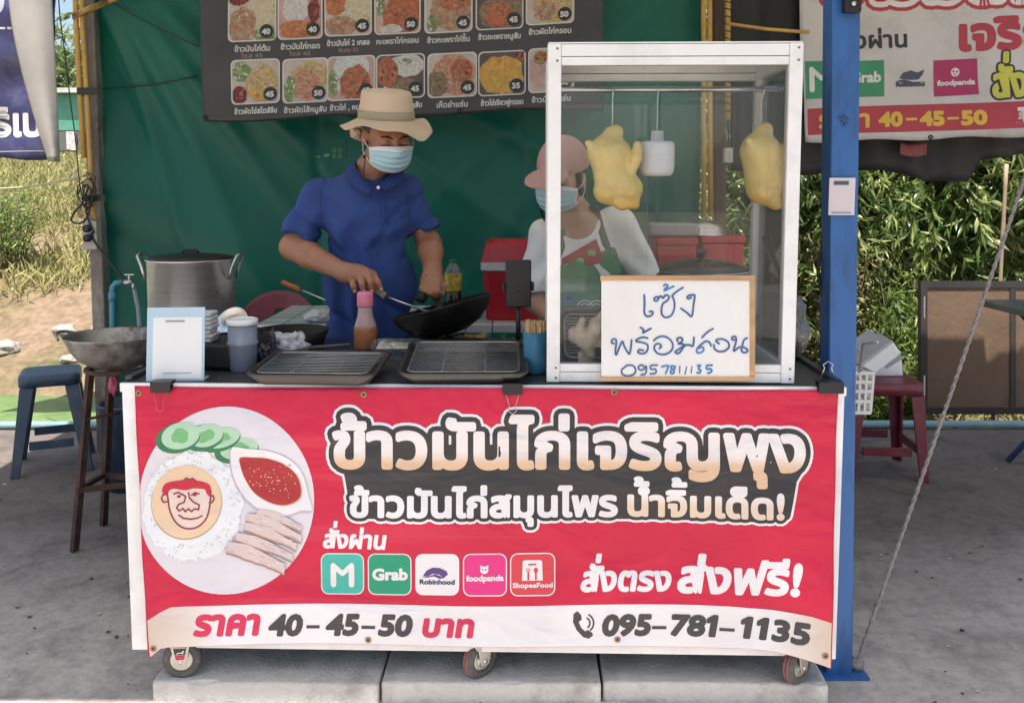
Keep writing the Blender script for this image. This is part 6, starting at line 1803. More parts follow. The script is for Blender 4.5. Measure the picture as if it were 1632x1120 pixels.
mb = MB(); o3 = rrect(-cw + .01, -.11, cw - .01, .13, .03); o4 = rrect(-cw + .03, -.09, cw - .03, .11, .03); mb.add([(x, y, ch + .004) for x, y in o2] + [(x, y, ch2 - .012) for x, y in o3] + [(x, y, ch2) for x, y in o4], [(r_ * k + q, r_ * k + (q + 1) % k, (r_ + 1) * k + (q + 1) % k, (r_ + 1) * k + q) for r_ in (0, 1) for q in range(k)] + [tuple(range(k))[::-1], tuple(range(2 * k, 3 * k))], False); mb.build('lid', m_redp, t)
SY = 3.42; p = at(722, 480, SY); p.z = ZT + .001; k_ = SY / F_PX
t = thing('soy_bottle', 'soy sauce bottle with yellow label standing behind the wok', 'bottle', p); hb = at(722, 415, SY).z - ZT; f_ = hb / 100
m_soy = pm('soy_dark', (.012, .008, .006), .2); 
mb = MB(); mb.lathe([(.0005, 0), (12.5 * k_, 0), (13.5 * k_, 2 * f_), (13.5 * k_, 52 * f_), (.0005, 52.5 * f_)], n=24); mb.build('sauce', m_soy, t)
mb = MB(); mb.lathe([(13.7 * k_, 50 * f_), (13.9 * k_, 52 * f_), (13.9 * k_, 78 * f_), (13.6 * k_, 79 * f_)], n=24); mb.build('label', pm('soy_label', (.55, .38, .05), .4, 0, var=.5, scale=60, dirt=(.04, .12, .03), dirt_amt=.9, dirt_scale=40), t)
mb = MB(); mb.lathe([(13.5 * k_, 52.6 * f_), (13.5 * k_, 80 * f_), (9 * k_, 90 * f_), (5 * k_, 95 * f_), (5 * k_, 97 * f_)], n=24); mb.build('glass', m_clear, t)
mb = MB(); mb.lathe([(.0005, 101 * f_), (5 * k_, 101 * f_), (5.6 * k_, 100 * f_), (5.6 * k_, 95.5 * f_)], n=20); mb.build('cap', pm('green_cap', (.03, .13, .06), .4), t)
# skimmer with an orange handle lying over the pan rim
A, B_ = at(449, 449, 3.50), at(516, 477, 3.50)
t = thing('skimmer', 'skimmer with orange handle sticking up left of the man', 'skimmer', A + (B_ - A) * 1.25); O = t.location
mb = MB(); mb.tube([A - O, A.lerp(B_, .06) - O, A.lerp(B_, .4) - O, A.lerp(B_, .44) - O], [.007, .0095, .0095, .006], 10); mb.build('handle', pm('orange_handle', (.55, .13, .03), .4), t)
mb = MB(); mb.tube([A.lerp(B_, .43) - O, B_ - O, A.lerp(B_, 1.22) - O], .003, 8); mb.lathe([(.0005, -.02), (.04, -.008), (.055, .006), (.056, .004), (.04, -.011), (.0005, -.023)], A.lerp(B_, 1.42) - O, 24); mb.build('ladle', m_steel, t)
t = thing('spice_pot', 'grey metal pot on the tiled table holding the orange handled skimmer', 'pot', (O.x + .06, 3.52, ZT + .001)); hp = max(.05, O.z - ZT - .03)
mb = MB(); mb.lathe([(.0005, 0), (.075, 0), (.078, hp), (.074, hp), (.072, .004), (.0005, .004)], n=28); mb.build('pot', m_alu, t)
# maroon chair left of the man
CHY = 3.95
p = at(440, 500, CHY)
t = thing('plastic_armchair', 'maroon plastic chair with slotted oval back behind the counter', 'chair', (p.x, CHY, 0))
zt_ = at(440, 467, CHY).z; hw_ = 66 / F_PX * CHY
mb = MB()
def bk(u, v, off=0):   # curved back: u -1..1, v 0..1 up
    wq = hw_ * (1 - .10 * v * v) ; top = zt_ - .09 * abs(u) ** 2.6
    z = .44 + (top - .44) * v
    return Vector((wq * u, .10 * v - .10 * (1 - u * u) * -1 * .6 - .06 + off, z))
cells = 40; rows = 24
def hole(u, v):
    for c0, s_ in ((0, .0), (-.34, .22), (-.55, .3), (.34, -.22), (.55, -.3)):
        if .18 < v < .80 - abs(c0) * .25 and abs(u - c0 - s_ * (.8 - v)) < (.16 if c0 == 0 else .055): return True
    return False
V = {}; vs = []; fs = []
for sd in (0, .012):
    for j in range(rows + 1):
        for i in range(cells + 1): V[(i, j, sd)] = len(vs); vs.append(bk(-1 + 2 * i / cells, j / rows, sd))
keep = {(i, j) for j in range(rows) for i in range(cells) if not hole(-1 + 2 * (i + .5) / cells, (j + .5) / rows)}
for i, j in keep:
    a = [(i, j), (i + 1, j), (i + 1, j + 1), (i, j + 1)]
    fs.append(tuple(V[(*q, 0)] for q in a)); fs.append(tuple(V[(*q, .012)] for q in a[::-1]))
    for (di, dj), (q0, q1) in zip(((0, -1), (1, 0), (0, 1), (-1, 0)), ((0, 1), (1, 2), (2, 3), (3, 0))):
        if (i + di, j + dj) not in keep: fs.append((V[(*a[q1], 0)], V[(*a[q0], 0)], V[(*a[q0], .012)], V[(*a[q1], .012)]))
mb.add(vs, fs, True); mb.build('backrest', m_maroon, t)
mb = MB(); mb.sheet(lambda i, j: (-hw_ + 2 * hw_ * i, -.42 + .40 * j, .43 - .02 * sin(pi * i) * sin(pi * j)), 12, 12, -.02, (0, 0, -1)); mb.build('seat', m_maroon, t)
for sx in (-1, 1):
    mb = MB(); mb.tube([(sx * hw_ * .98, .0, .60), (sx * (hw_ + .02), -.2, .645), (sx * (hw_ + .01), -.40, .63), (sx * hw_ * .98, -.43, .44)], .018, 8); mb.build('armrest', m_maroon, t)
    for sy in (-.41, -.03): mb = MB(); mb.bar((sx * hw_ * .95, sy, .43), (sx * (hw_ + .03), sy + (-.03 if sy < -.2 else .06), 0), .05, .03); mb.build('leg', m_maroon, t)
t = thing('folded_bag', 'white woven bag lying on the tiled table beside the man', 'bag', (at(508, 520, 3.38).x, 3.38, ZT + .002)); mb = MB(); mb.blob((0, 0, .022), (.055, .06, .024), 4, .3, 2, 12); mb.build('bag', pm('woven_white', (.55, .56, .55), .5, 0, var=.15, scale=40, bump=.4, bscale=80), t)
# right side behind the cabinet: table, pot, red boxes, bowl
ZP = at(1120, 462, 3.3).z - .12
px0, px1 = at(1030, 450, 3.4).x, at(1215, 450, 3.4).x
t = thing('prep_table', 'steel prep table behind the glass cabinet', 'table', ((px0 + px1) / 2, 3.5, 0)); hw_ = (px1 - px0) / 2 + .05
mb = MB(); mb.box((-hw_, -.38, ZP - .03), (hw_, .38, ZP)); mb.build('tabletop', m_galv, t, bevel=.003)
for sx in (-1, 1):
    for sy in (-1, 1): mb = MB(); mb.box((sx * (hw_ - .03) - .018, sy * .34 - .018, 0), (sx * (hw_ - .03) + .018, sy * .34 + .018, ZP - .0305)); mb.build('leg', m_galv, t)
p = at(1118, 440, 3.32); rr_ = 74 / F_PX * 3.32
t = thing('lidded_pot', 'wide pot with dark glass lid seen through the cabinet', 'pot', (p.x, 3.32, ZP + .001)); zl = at(1118, 432, 3.32).z - ZP
mb = MB(); mb.lathe([(.0005, 0), (rr_ * .95, 0), (rr_, .02), (rr_, zl), (rr_ + .006, zl + .003), (.0005, zl + .003)], n=44); mb.build('body', m_steel, t)
mb = MB(); mb.lathe([(rr_ + .002, zl + .004), (rr_, zl + .010), (rr_ * .8, zl + .028), (rr_ * .4, zl + .045), (.0005, zl + .05)], n=44); ld = mb.build('lid', pm('smoked_lid', (.03, .028, .03), .12, 0, var=.2), t)
mb = MB(); mb.lathe([(.012, zl + .05), (.014, zl + .065), (.024, zl + .072), (.022, zl + .082), (.0005, zl + .085)], n=20); mb.build('knob', m_blackp, ld)
for lab, u0, u1, v0, v1, Y, mt in (('red plastic box left of the other, behind the lidded pot', 1040, 1106, 378, 412, 3.74, m_redp), ('red plastic box on the right, behind the lidded pot', 1110, 1180, 375, 412, 3.74, m_redp)):
    A, B_ = at(u0, v1, Y), at(u1, v0, Y); t = thing('storage_box', lab, 'box', ((A.x + B_.x) / 2, Y, ZP + .001), 0, 'red boxes on the prep table'); h_ = B_.z - ZP; w2 = (B_.x - A.x) / 2
    mb = MB(); mb.box((-w2 * .94, -.09, 0), (w2 * .94, .09, h_ - .03)); mb.build('body', mt, t, bevel=.01); mb = MB(); mb.box((-w2, -.095, h_ - .0295), (w2, .095, h_)); mb.build('lid', mt, t, bevel=.006)
h_r = at(1080, 377, 3.74).z
t = thing('grey_tub', 'grey plastic tub on top of the left red box', 'tub', (at(1070, 370, 3.74).x, 3.74, h_r + .004)); mb = MB(); mb.box((-.10, -.08, 0), (.10, .08, .055)); mb.build('tub', pm('grey_tub_plastic', (.28, .26, .27), .4), t, bevel=.012)
h_r2 = at(1140, 375, 3.74).z
t = thing('mixing_bowl', 'shiny steel mixing bowl upside down on the right red box', 'bowl', (at(1112, 365, 3.74).x + .03, 3.74, h_r2 + .002)); mb = MB(); mb.lathe([(.0005, .062), (.04, .06), (.075, .035), (.085, .004), (.09, 0), (.084, 0), (.072, .034), (.0005, .058)], n=36); mb.build('bowl', m_steel, t)
# white basket hung behind the blue post, foam boxes on the stool
m_bask = pm('white_basket', (.62, .61, .60), .4, 0, var=.06)
YB = 2.72
A, B_ = at(1340, 654, YB), at(1384, 590, YB)
t = thing('slotted_basket', 'white slotted plastic basket hooked behind the blue post', 'basket', ((A.x + B_.x) / 2, YB, A.z)); w2 = (B_.x - A.x) / 2; hB = B_.z - A.z
mb = MB(); mb.box((-w2 * .9, -w2 * .9, 0), (w2 * .9, w2 * .9, .004))
for a in range(4):
    M_ = rot('Z', 90 * a)
    for k in range(5):
        x = -w2 * .9 + w2 * 1.8 * k / 4
        mb.bar(M_ @ Vector((x, -w2 * .9, .0045)), M_ @ Vector((x * 1.1, -w2, hB)), .008, .004, (0, 1, 0))
    for f_ in (.02, .3, .55, .78, 1):
        e_ = w2 * (.9 + .1 * f_); mb.box((-e_, -e_ - .003, hB * f_ - .005), (e_, -e_ + .002, hB * f_ + .005), M_)
mb.build('basket', m_bask, t)
mb = MB(); mb.tube([(-.005, -w2, hB), (-.02, -w2 - .06, hB + .10), (-.03, -w2 - .19, hB + .13)], .003, 6); mb.build('hook', m_steel, t)
m_foam = pm('white_foam', (.86, .85, .85), .6, 0, var=.05, bump=.2, bscale=120); m_foamlid = pm('grey_lid', (.46, .44, .45), .5)
def foam(label, pts, Y, dpt):
    P = [at(u, v, Y) for u, v in pts]; O = P[0]
    t = thing('takeaway_box', label, 'takeaway box', O, 0, 'takeaway boxes stacked on the maroon stool')
    mb = MB(); mb.prism([p - O for p in P], (0.0, dpt, .01)); mb.build('box', m_foam, t, bevel=.008)
    mb = MB(); a, b_, c, d_ = [p - O for p in P]; up = (d_ - a).normalized() * .012; mb.prism([d_ + up * .1, c + up * .1, c + up, d_ + up], (0.006, dpt, .01)); mb.build('lid', m_foamlid, t)
foam('white takeaway box on the front of the pile on the maroon stool', [(1390, 600), (1437, 563), (1424, 545), (1372, 584)], 3.95, .16)
foam('white takeaway box at the back of the pile on the maroon stool', [(1362, 592), (1418, 548), (1404, 538), (1350, 578)], 4.05, .14)
foam('small grey lidded takeaway box lying flat at the pile on the maroon stool', [(1396, 600), (1440, 600), (1438, 572), (1412, 588)], 4.14, .13)
# dark boards at the back right
m_brd = pm('brown_board', (.15, .092, .056), .7, 0, var=.3, scale=3, bump=.3, bscale=30, dirt=(.07, .045, .035), dirt_amt=.7, dirt_scale=3); m_brf = pm('dark_board_frame', (.03, .024, .022), .6, 0, var=.3)
DY = 5.14
A = at(1466, 668, DY); B_ = at(1466, 449, DY)
t = thing('wooden_board', 'large brown board with dark frame leaning at the back edge', 'board', (A.x, DY, 0)); hB = B_.z; wB = 1.35; lean = Matrix.Rotation(radians(-5), 4, 'X'); wB1 = at(1617, 500, DY).x - A.x
mb = MB(); mb.box((0.04, 0, .05), (wB1, .012, hB - .04), lean); mb.box((wB1 + .035, 0, .05), (wB, .012, hB - .04), lean); mb.build('panel', m_brd, t)
mb = MB(); mb.box((0, -.012, .01), (.0395, .03, hB), lean); mb.box((.04, -.010, hB - .0395), (wB, .028, hB), lean); mb.box((.04, -.010, .01), (wB, .028, .0495), lean); mb.box((wB1 + .0005, -.008, .05), (wB1 + .0345, .026, hB - .04), lean); mb.build('frame', m_brf, t)
mb = MB()
for z0, z1 in ((.12, .24), (hB - .22, hB - .09)): mb.box((.016, -.0145, z0), (.024, -.0125, z1), lean)
mb.build('hinge', m_hub, t)
# table edge at the far right
TYR = 4.15
A = at(1564, 492, TYR); z1 = A.z
t = thing('folding_table', 'grey topped folding table at the right edge of the frame', 'table', (A.x + .61, TYR, 0))
mb = MB(); mb.prism([(x, y, z1 - .028) for x, y in rrect(-.45, -.25, .5, .35, .05)], (0, 0, .028)); mb.build('tabletop', pm('grey_table_top', (.10, .10, .105), .35, 0, var=.15), t, bevel=.006)
m_bleg = pm('blue_leg', (.02, .035, .12), .4)
q = atz(1606, 738, 0)
for (a, b_) in (((q.x - A.x - .61, q.y - TYR, .012), (.35, .2, z1 - .03)), ((.42, -.2, .012), (-.3, .0, z1 - .03)), ((.42, .3, .012), (-.3, .25, z1 - .03))):
    mb = MB(); mb.tube([a, b_], .014, 10); mb.build('leg', m_bleg, t)
t = thing('round_dish', 'small pinkish dish on the folding table at the right edge', 'dish', (at(1655, 488, TYR + .05).x, TYR + .05, z1 + .001)); mb = MB(); mb.lathe([(.0005, 0), (.03, 0), (.045, .03), (.047, .03), (.033, -.001)], n=24); mb.build('dish', pm('pink_dish', (.5, .33, .30), .4), t)
# bamboo stake and litter
m_bam = pm('dry_bamboo', (.33, .24, .16), .6, 0, var=.2, scale=6)
A, B_ = at(1594, 452, 5.25), at(1602, 300, 5.25); A0 = A + (B_ - A) * ((-.1 - A.z) / (B_.z - A.z)); B0 = A + (B_ - A) * 1.25
mb = MB(A0); mb.tube([A0 + (B0 - A0) * k / 12 for k in range(13)], [.011 + (.002 if k % 3 == 0 else 0) for k in range(13)], 10); tag(mb.build('bamboo_stake', m_bam), 'dry bamboo stake standing behind the brown board', 'stake')
p = atz(1385, 708, 0)
t = thing('cardboard_scrap', 'flattened grey cardboard scrap on the floor by the maroon stool', 'cardboard', (p.x, p.y, .0)); mb = MB(); mb.sheet(lambda i, j: (-.11 + .22 * i, -.16 + .3 * j, .008 + .012 * sin(3 * i + 5 * j) ** 2), 10, 10, .003, (0, 0, 1)); mb.build('sheet', pm('grey_cardboard', (.13, .115, .10), .9, 0, var=.3, scale=20), t, fixn=False)
mb = MB(); lr = random.Random(21)
for k in range(420):
    x, y = lr.uniform(-2.6, 2.6), 2.15 + 2.5 * lr.random() ** 1.5; s_ = lr.uniform(.003, .012); a = lr.uniform(0, 6)
    mb.add([(x + s_ * cos(a + q) * lr.uniform(.6, 1), y + s_ * sin(a + q) * lr.uniform(.4, 1), .003 + .002 * lr.random()) for q in (0, 1.3, 2.6, 3.9, 5.2)], [(0, 1, 2, 3, 4)], False)
    mb.mi[-1] = lr.choice([0, 0, 1, 2])
tag(mb.build('floor_litter', [pm('leaf_litter', (.10, .07, .04), .9), pm('pale_litter', (.5, .48, .45), .8), pm('black_litter', (.03, .03, .03), .9)], fixn=False), 'small dry leaf bits and paper specks on the floor', 'litter', kind='stuff')
# left banner behind and its grey curled edge
m_navy = pm('navy_vinyl', (.03, .028, .095), .45, 0, var=.2, scale=4, bump=.3, bscale=8, dirt=(.12, .12, .18), dirt_amt=.5, dirt_scale=7); m_greyc = pm('grey_banner_back', (.34, .31, .28), .6, 0, var=.1, scale=3, bump=.3, bscale=10)
LY = 5.3
def lmap(u, v): P = at(u, v, LY); return P + Vector((0, -.02 * sin(u / 18 + v / 45) - .01 * sin(v / 12), 0))
lb = thing('navy_banner', 'navy blue hanging banner with white letters at the left edge', 'banner', (0, 0, 0))
mb = MB(); mb.sheet(lambda i, j: lmap(-160 + 246 * i, -150 + 402 * j + 4 * sin(i * 9)), 40, 40, .002, (0, -1, 0)); mb.build('cloth', m_navy, lb)
pr = Print(lmap, .0015); pr.text('ฮาริเบ', -78, 70, 218, 219, 38, i_wht, 2.5, 1); pr.text('ข้าว', -60, 10, 24, 24, 30, pm('grey_ink', (.3, .3, .33), .5), 2, 1); pr.stroke([(-100, 46), (20, 46)], 3.5, 1, i_wht, discs=False); pr.stroke([(-100, 243), (72, 241)], 1.6, 1, pm('grey_ink', (.3, .3, .33), .5), discs=False); pr.build('lettering', lb, (0, -1, 0))
mb = MB()
def fold(i, j):
    v = -150 + 408 * j; t_ = max(0, min(1, v / 255)); u0 = 14 + 62 * t_ ** 1.4; u1 = 83 + 13 * t_
    P = at(u0 + (u1 - u0) * i, v, LY - .05 - .05 * sin(pi * i)); return P
mb.sheet(fold, 16, 40, .002, (0, -1, 0)); mb.build('folded_edge', m_greyc, lb)
A, B_ = at(-60, 299, 5.2), at(142, 279, 4.3); mb = MB(A); mb.tube([A.lerp(B_, k / 10) + Vector((0, 0, -.03 * sin(pi * k / 10))) for k in range(11)], .006, 6); tag(mb.build('tie_rope', pm('tan_rope', (.45, .38, .27), .9)), 'tan tie rope running to the left pole in front of the dry grass', 'rope')
# small roofed stall far away at the left
FY = 9.5
A = at(62, 240, FY); B_ = at(165, 140, FY)
t = thing('distant_stall', 'small distant stall with pale roof behind the navy banner', 'stall', (A.x, FY, terr(A.x, FY) - .05)); o_ = t.location
mb = MB(); mb.box((0, 0, B_.z - o_.z - .05), (B_.x - A.x, 1.2, B_.z - o_.z)); mb.build('roof', pm('pale_roof', (.55, .54, .52), .6), t)
mb = MB(); mb.box((.02, .1, A.z - o_.z + .22), (B_.x - A.x - .02, .12, B_.z - o_.z - .051)); mb.build('green_panel', pm('green_panel', (.10, .32, .22), .3, 0, var=.2), t)
mb = MB(); mb.box((.2, -.02, A.z - o_.z), (B_.x - A.x, .8, A.z - o_.z + .2)); mb.build('counter', pm('grey_counter', (.12, .125, .12), .6), t)
q = at(117, 225, FY); mb = MB(); mb.box((q.x - A.x - .05, -.05, q.z - o_.z - .1), (q.x - A.x + .05, -.03, q.z - o_.z + .1)); mb.build('sign', pm('stall_sign', (.6, .55, .55), .5, 0, var=.4, scale=20), t)

# crumbs and drips on the counter
mb = MB(); lr = random.Random(33)
for k in range(170):
    x, y = lr.uniform(-.85, .30), lr.uniform(2.25, 2.82); s_ = lr.uniform(.0015, .006); a = lr.uniform(0, 6)
    mb.add([(x + s_ * cos(a + q) * lr.uniform(.6, 1), y + s_ * sin(a + q) * lr.uniform(.5, 1), ZC + .0015 + .001 * lr.random()) for q in (0, 1.3, 2.6, 3.9, 5.2)], [(0, 1, 2, 3, 4)], False)
    mb.mi[-1] = lr.choice([0, 0, 1, 2])
tag(mb.build('food_crumbs', [pm('crumb_pale', (.55, .48, .36), .7), pm('crumb_brown', (.20, .09, .04), .5), pm('crumb_green', (.08, .16, .04), .6)], fixn=False), 'food crumbs and sauce drips scattered over the counter', 'crumbs', kind='stuff')
# ================================================================== PEOPLE
def skin_mat(name, col):
    m = pm(name, col, .42, 0, var=.12, scale=22, bump=.2, bscale=190, sss=.12, dirt=tuple(c * q for c, q in zip(col, (1.15, .85, .8))), dirt_amt=.35, dirt_scale=9)
    return m
m_skin = skin_mat('man_skin', (.35, .158, .09)); m_skin2 = skin_mat('woman_skin', (.48, .28, .19))
m_hair = pm('black_hair', (.012, .010, .009), .45, 0, var=.3, scale=60, stretch=(1, 1, .2))
def cloth(name, col, var=.06, bump=.25, bscale=420, rough=.85):
    return pm(name, col, rough, 0, var=var, scale=5, bump=bump, bscale=bscale)
m_polo = cloth('blue_polo_knit', (.026, .058, .215), .14); m_polo2 = cloth('blue_polo_collar', (.014, .035, .155))
m_hat = cloth('beige_canvas', (.62, .465, .33), .06, .3, 300); m_band = cloth('olive_hat_band', (.36, .30, .20))
m_mask = pm('mask_blue', (.40, .60, .66), .75, 0, var=.05, scale=10); m_maskw = pm('mask_white', (.74, .74, .74), .75, 0, var=.03)
m_trous = cloth('dark_trousers', (.02, .02, .025)); m_shoe = pm('dark_sandal', (.02, .018, .018), .6)
m_nail = pm('fingernail', (.48, .27, .22), .35)
m_lash = pm('brow_hair', (.016, .012, .010), .7)

def head_matrix(c, yaw, pitch, roll=0):
    # head-local: face toward -y, z up; yaw > 0 turns the face to the viewer's right
    return Matrix.Translation(c) @ Matrix.Rotation(radians(yaw), 4, 'Z') @ Matrix.Rotation(radians(pitch), 4, 'X') @ Matrix.Rotation(radians(roll), 4, 'Y')
class HeadSDF:
    """adds primitives given in head-local metres to a world-space SDF"""
    def __init__(s, sdf, M, sc=1): s.s = sdf; s.M = M; s.R = M.to_3x3().to_4x4(); s.k = sc
    def p(s, q): return s.M @ (Vector(q) * s.k)
    def ell(s, c, r, k=.012, sub=False): s.s.ell(s.p(c), [x * s.k for x in r], k, s.R, sub)
    def cone(s, a, b, ra, rb, k=.008, sub=False): s.s.cone(s.p(a), s.p(b), ra * s.k, rb * s.k, k, sub)
def build_head(H):
    H.ell((0, .012, .035), (.074, .092, .086), .01)
    H.ell((0, -.028, -.030), (.060, .062, .078), .03)
    H.ell((0, -.060, -.088), (.026, .024, .020), .025)
    H.ell((0, -.070, .022), (.052, .020, .016), .016)
    for s_ in (-1, 1):
        H.ell((s_ * .042, -.058, -.022), (.026, .026, .026), .02)
        H.ell((s_ * .031, -.082, .000), (.017, .013, .012), .010, sub=True)
        H.ell((s_ * .031, -.0735, -.001), (.0145, .013, .0115), .004)
        H.cone((s_ * .018, -.086, -.003), (s_ * .044, -.079, -.005), .0022, .002, .003)
        H.ell((s_ * .077, .010, -.008), (.009, .020, .030), .008)
        H.ell((s_ * .084, .006, -.006), (.006, .010, .017), .005, sub=True)
        H.ell((s_ * .012, -.102, -.034), (.008, .009, .007), .006)
    H.cone((0, -.088, .008), (0, -.108, -.028), .007, .0115, .012)
    H.ell((0, -.094, -.058), (.024, .010, .0065), .006); H.ell((0, -.091, -.069), (.020, .010, .007), .006)
def map_mesh(mb, M): mb.v = [tuple(M @ Vector(p)) for p in mb.v]
def mask_part(parent, M, O, sc=1.0, W=68):
    def surf(i, j, off):
        a = radians(-W + 2 * W * i); v = j           # j: 0 chin .. 1 nose bridge
        z = -.103 + .100 * v - .012 * (abs(a) / radians(W)) ** 2 * (1 - 2 * v) * -1
        zz = z * (1 - .25 * (abs(a) / radians(W)) ** 2) - .012 * (abs(a) / radians(W)) ** 2
        bulge = .016 * exp(-((v - .80) / .25) ** 2) * exp(-(a / .38) ** 2) + .008 * sin(pi * min(1, v)) 
        chin = -.020 * max(0, .30 - v) / .30
        r = .094 + bulge + chin + off + .0022 * sin(v * 30)
        return Vector((.078 * sin(a) / .92 * (1 - .10 * (1 - v)) * (1 + off * 6), -.010 - r * cos(a) ** .9, zz)) * sc
    mb = MB(O); N = 36
    fr_ = lambda i, j: surf(i / N, j / N, .0)
    vs = []; fs = []; mi = []
    for off in (0, -.0025):
        vs += [surf(i / N, j / N, off) for j in range(N + 1) for i in range(N + 1)]
    Wd = N + 1; K = Wd * Wd
    for j in range(N):
        for i in range(N):
            a = j * Wd + i; fs.append((a, a + 1, a + Wd + 1, a + Wd)); mi.append(1 if (j >= N - 5 or j == 0 or i == 0 or i == N - 1) else 0)
            fs.append((a + K, a + Wd + K, a + Wd + 1 + K, a + 1 + K)); mi.append(1)
    rim = [i for i in range(Wd)] + [j * Wd + N for j in range(1, Wd)] + [N * Wd + i for i in range(N - 1, -1, -1)] + [j * Wd for j in range(N - 1, 0, -1)]
    for q in range(len(rim)):
        a, b_ = rim[q], rim[(q + 1) % len(rim)]; fs.append((b_, a, a + K, b_ + K)); mi.append(1)
    mb.add([M @ v for v in vs], fs, True); mb.mi = mi
    mk = mb.build('face_mask', [m_mask, m_maskw], parent)
    mk.location = (0, 0, 0)
    for s_ in (0, 1):
        for vz in (.97, .06):
            a = surf(s_ * 1.0, vz, .001); e = Vector(((-1 if s_ == 0 else 1) * .080, .018, .012 if vz > .5 else -.028)) * sc
            mb = MB(O); mb.tube([M @ a, M @ (a.lerp(e, .5) + Vector(((-1 if s_ == 0 else 1) * .008, 0, 0))), M @ e], .0014, 6); mb.build('ear_loop', m_maskw, mk)
    return mk
def finger(sdf, pts, r0, r1): sdf.chain(pts, list(np.linspace(r0, r1, len(pts))), .005)

# ------------------------------------------------------------------ the man
MY = 3.0
MO = Vector((at(592, 400, MY).x, 3.04, 0))
man = thing('person', 'person in a blue polo shirt, beige hat and face mask stirring with a spatula', 'person', MO)
hc = at(617, 217, 2.95)
HM = head_matrix(hc, 27, 20, -2)
neck = at(590, 268, 3.03); shR = at(508, 313, 3.04); shL = at(648, 304, 3.07); elR = at(466, 394, 2.98); wrR = at(549, 434, 2.80); elL = at(684, 388, 3.06); wrL = at(690, 428, 2.93)
chest = at(588, 350, 3.05); belly = at(590, 455, 3.03); hips = at(592, 560, 3.06)
sk = SDF((MO.x - .36, 2.66, 0), (MO.x + .32, 3.26, 1.72), .0052)
Hd = HeadSDF(sk, HM, .98)
build_head(Hd)
sk.cone(Hd.p((0, .028, -.05)), neck + Vector((.0, .01, -.02)), .050, .052, .02)
sk.cone(neck + Vector((0, .01, -.03)), chest, .055, .10, .05)
sk.ell(chest, (.145, .095, .15), .04); sk.ell(belly, (.135, .10, .17), .04); sk.ell(hips, (.145, .105, .13), .04)
for a, e, w_ in ((shR, elR, wrR), (shL, elL, wrL)):
    sk.cone(neck + Vector((0, .01, -.06)), a, .046, .040, .03)
    sk.cone(a, a.lerp(e, .66), .036, .034, .02); sk.cone(a.lerp(e, .66), e, .036, .042, .02); m_ = e.lerp(w_, .35)
    sk.cone(e, m_, .042, .043, .015); sk.cone(m_, w_, .043, .0285, .015)
for s_ in (-1, 1):
    hj = hips + Vector((s_ * .075, 0, -.05)); kn = Vector((MO.x + s_ * .10, 3.04, .47)); an = Vector((MO.x + s_ * .11, 3.08, .085))
    sk.cone(hj, kn, .075, .052, .03); sk.cone(kn, an, .052, .036, .02); sk.cone(an, an + Vector((s_ * .03, -.13, -.05)), .036, .028, .02)
# right hand: over the spatula handle, fingers hanging down round it, index reaching forward
h0 = wrR; kn_ = [at(561, 444, 2.765), at(573, 438, 2.755), at(585, 434, 2.755), at(594, 437, 2.77)]
sk.chain([h0, h0.lerp(kn_[0], .5), kn_[0]], [.026, .021, .014], .014); sk.chain([h0, h0.lerp(kn_[1], .5), kn_[1]], [.027, .024, .014], .014); sk.chain([h0, h0.lerp(kn_[2], .55), kn_[2]], [.027, .024, .014], .014); sk.chain([h0, h0.lerp(kn_[3], .6), kn_[3]], [.024, .021, .014], .014)
finger(sk, [kn_[0], at(564, 456, 2.745), at(566, 465, 2.755)], .0115, .0085)
finger(sk, [kn_[1], at(577, 452, 2.735), at(580, 466, 2.745)], .0125, .009)
finger(sk, [kn_[2], at(591, 449, 2.735), at(593, 466, 2.745)], .0125, .009)
finger(sk, [kn_[3], at(602, 450, 2.75), at(608, 463, 2.755)], .0125, .0085)
finger(sk, [h0.lerp(kn_[3], .45) + Vector((.0, .02, -.01)), at(588, 455, 2.80), at(600, 464, 2.785)], .0145, .010)
# left hand: gripping the wok handle from above
wkH0, wkH1 = at(688, 452, 2.885), at(702, 492, 2.83)
p0 = wrL; pm_ = at(688, 446, 2.90)
sk.chain([p0, pm_], [.028, .027], .014); sk.chain([p0, at(678, 447, 2.895)], [.026, .019], .012); sk.chain([p0, at(699, 448, 2.895)], [.026, .019], .012)
for k, (a, b_, c) in enumerate((((677, 448, 2.88), (673, 460, 2.85), (680, 467, 2.862)), ((682, 450, 2.872), (678, 464, 2.838), (687, 471, 2.85)), ((690, 451, 2.87), (687, 467, 2.832), (695, 473, 2.845)), ((698, 451, 2.875), (697, 465, 2.84), (703, 470, 2.852)))):
    finger(sk, [at(*a), at(*b_), at(*c)], .0125, .009)
finger(sk, [at(700, 446, 2.91), at(706, 458, 2.88), at(704, 470, 2.865)], .0155, .0105)
body = sk.build('body', m_skin, man, MO, 1)
# nails on the fingers that face the viewer
for q in ((566, 464, 2.746), (580, 465, 2.736), (593, 465, 2.736), (608, 462, 2.746)):
    mb = MB(MO); mb.blob(at(*q) + Vector((0, -.0035, .001)), (.0055, .003, .0065), 2, 0, 1, 0); mb.build('fingernail', m_nail, body).location = (0, 0, 0)
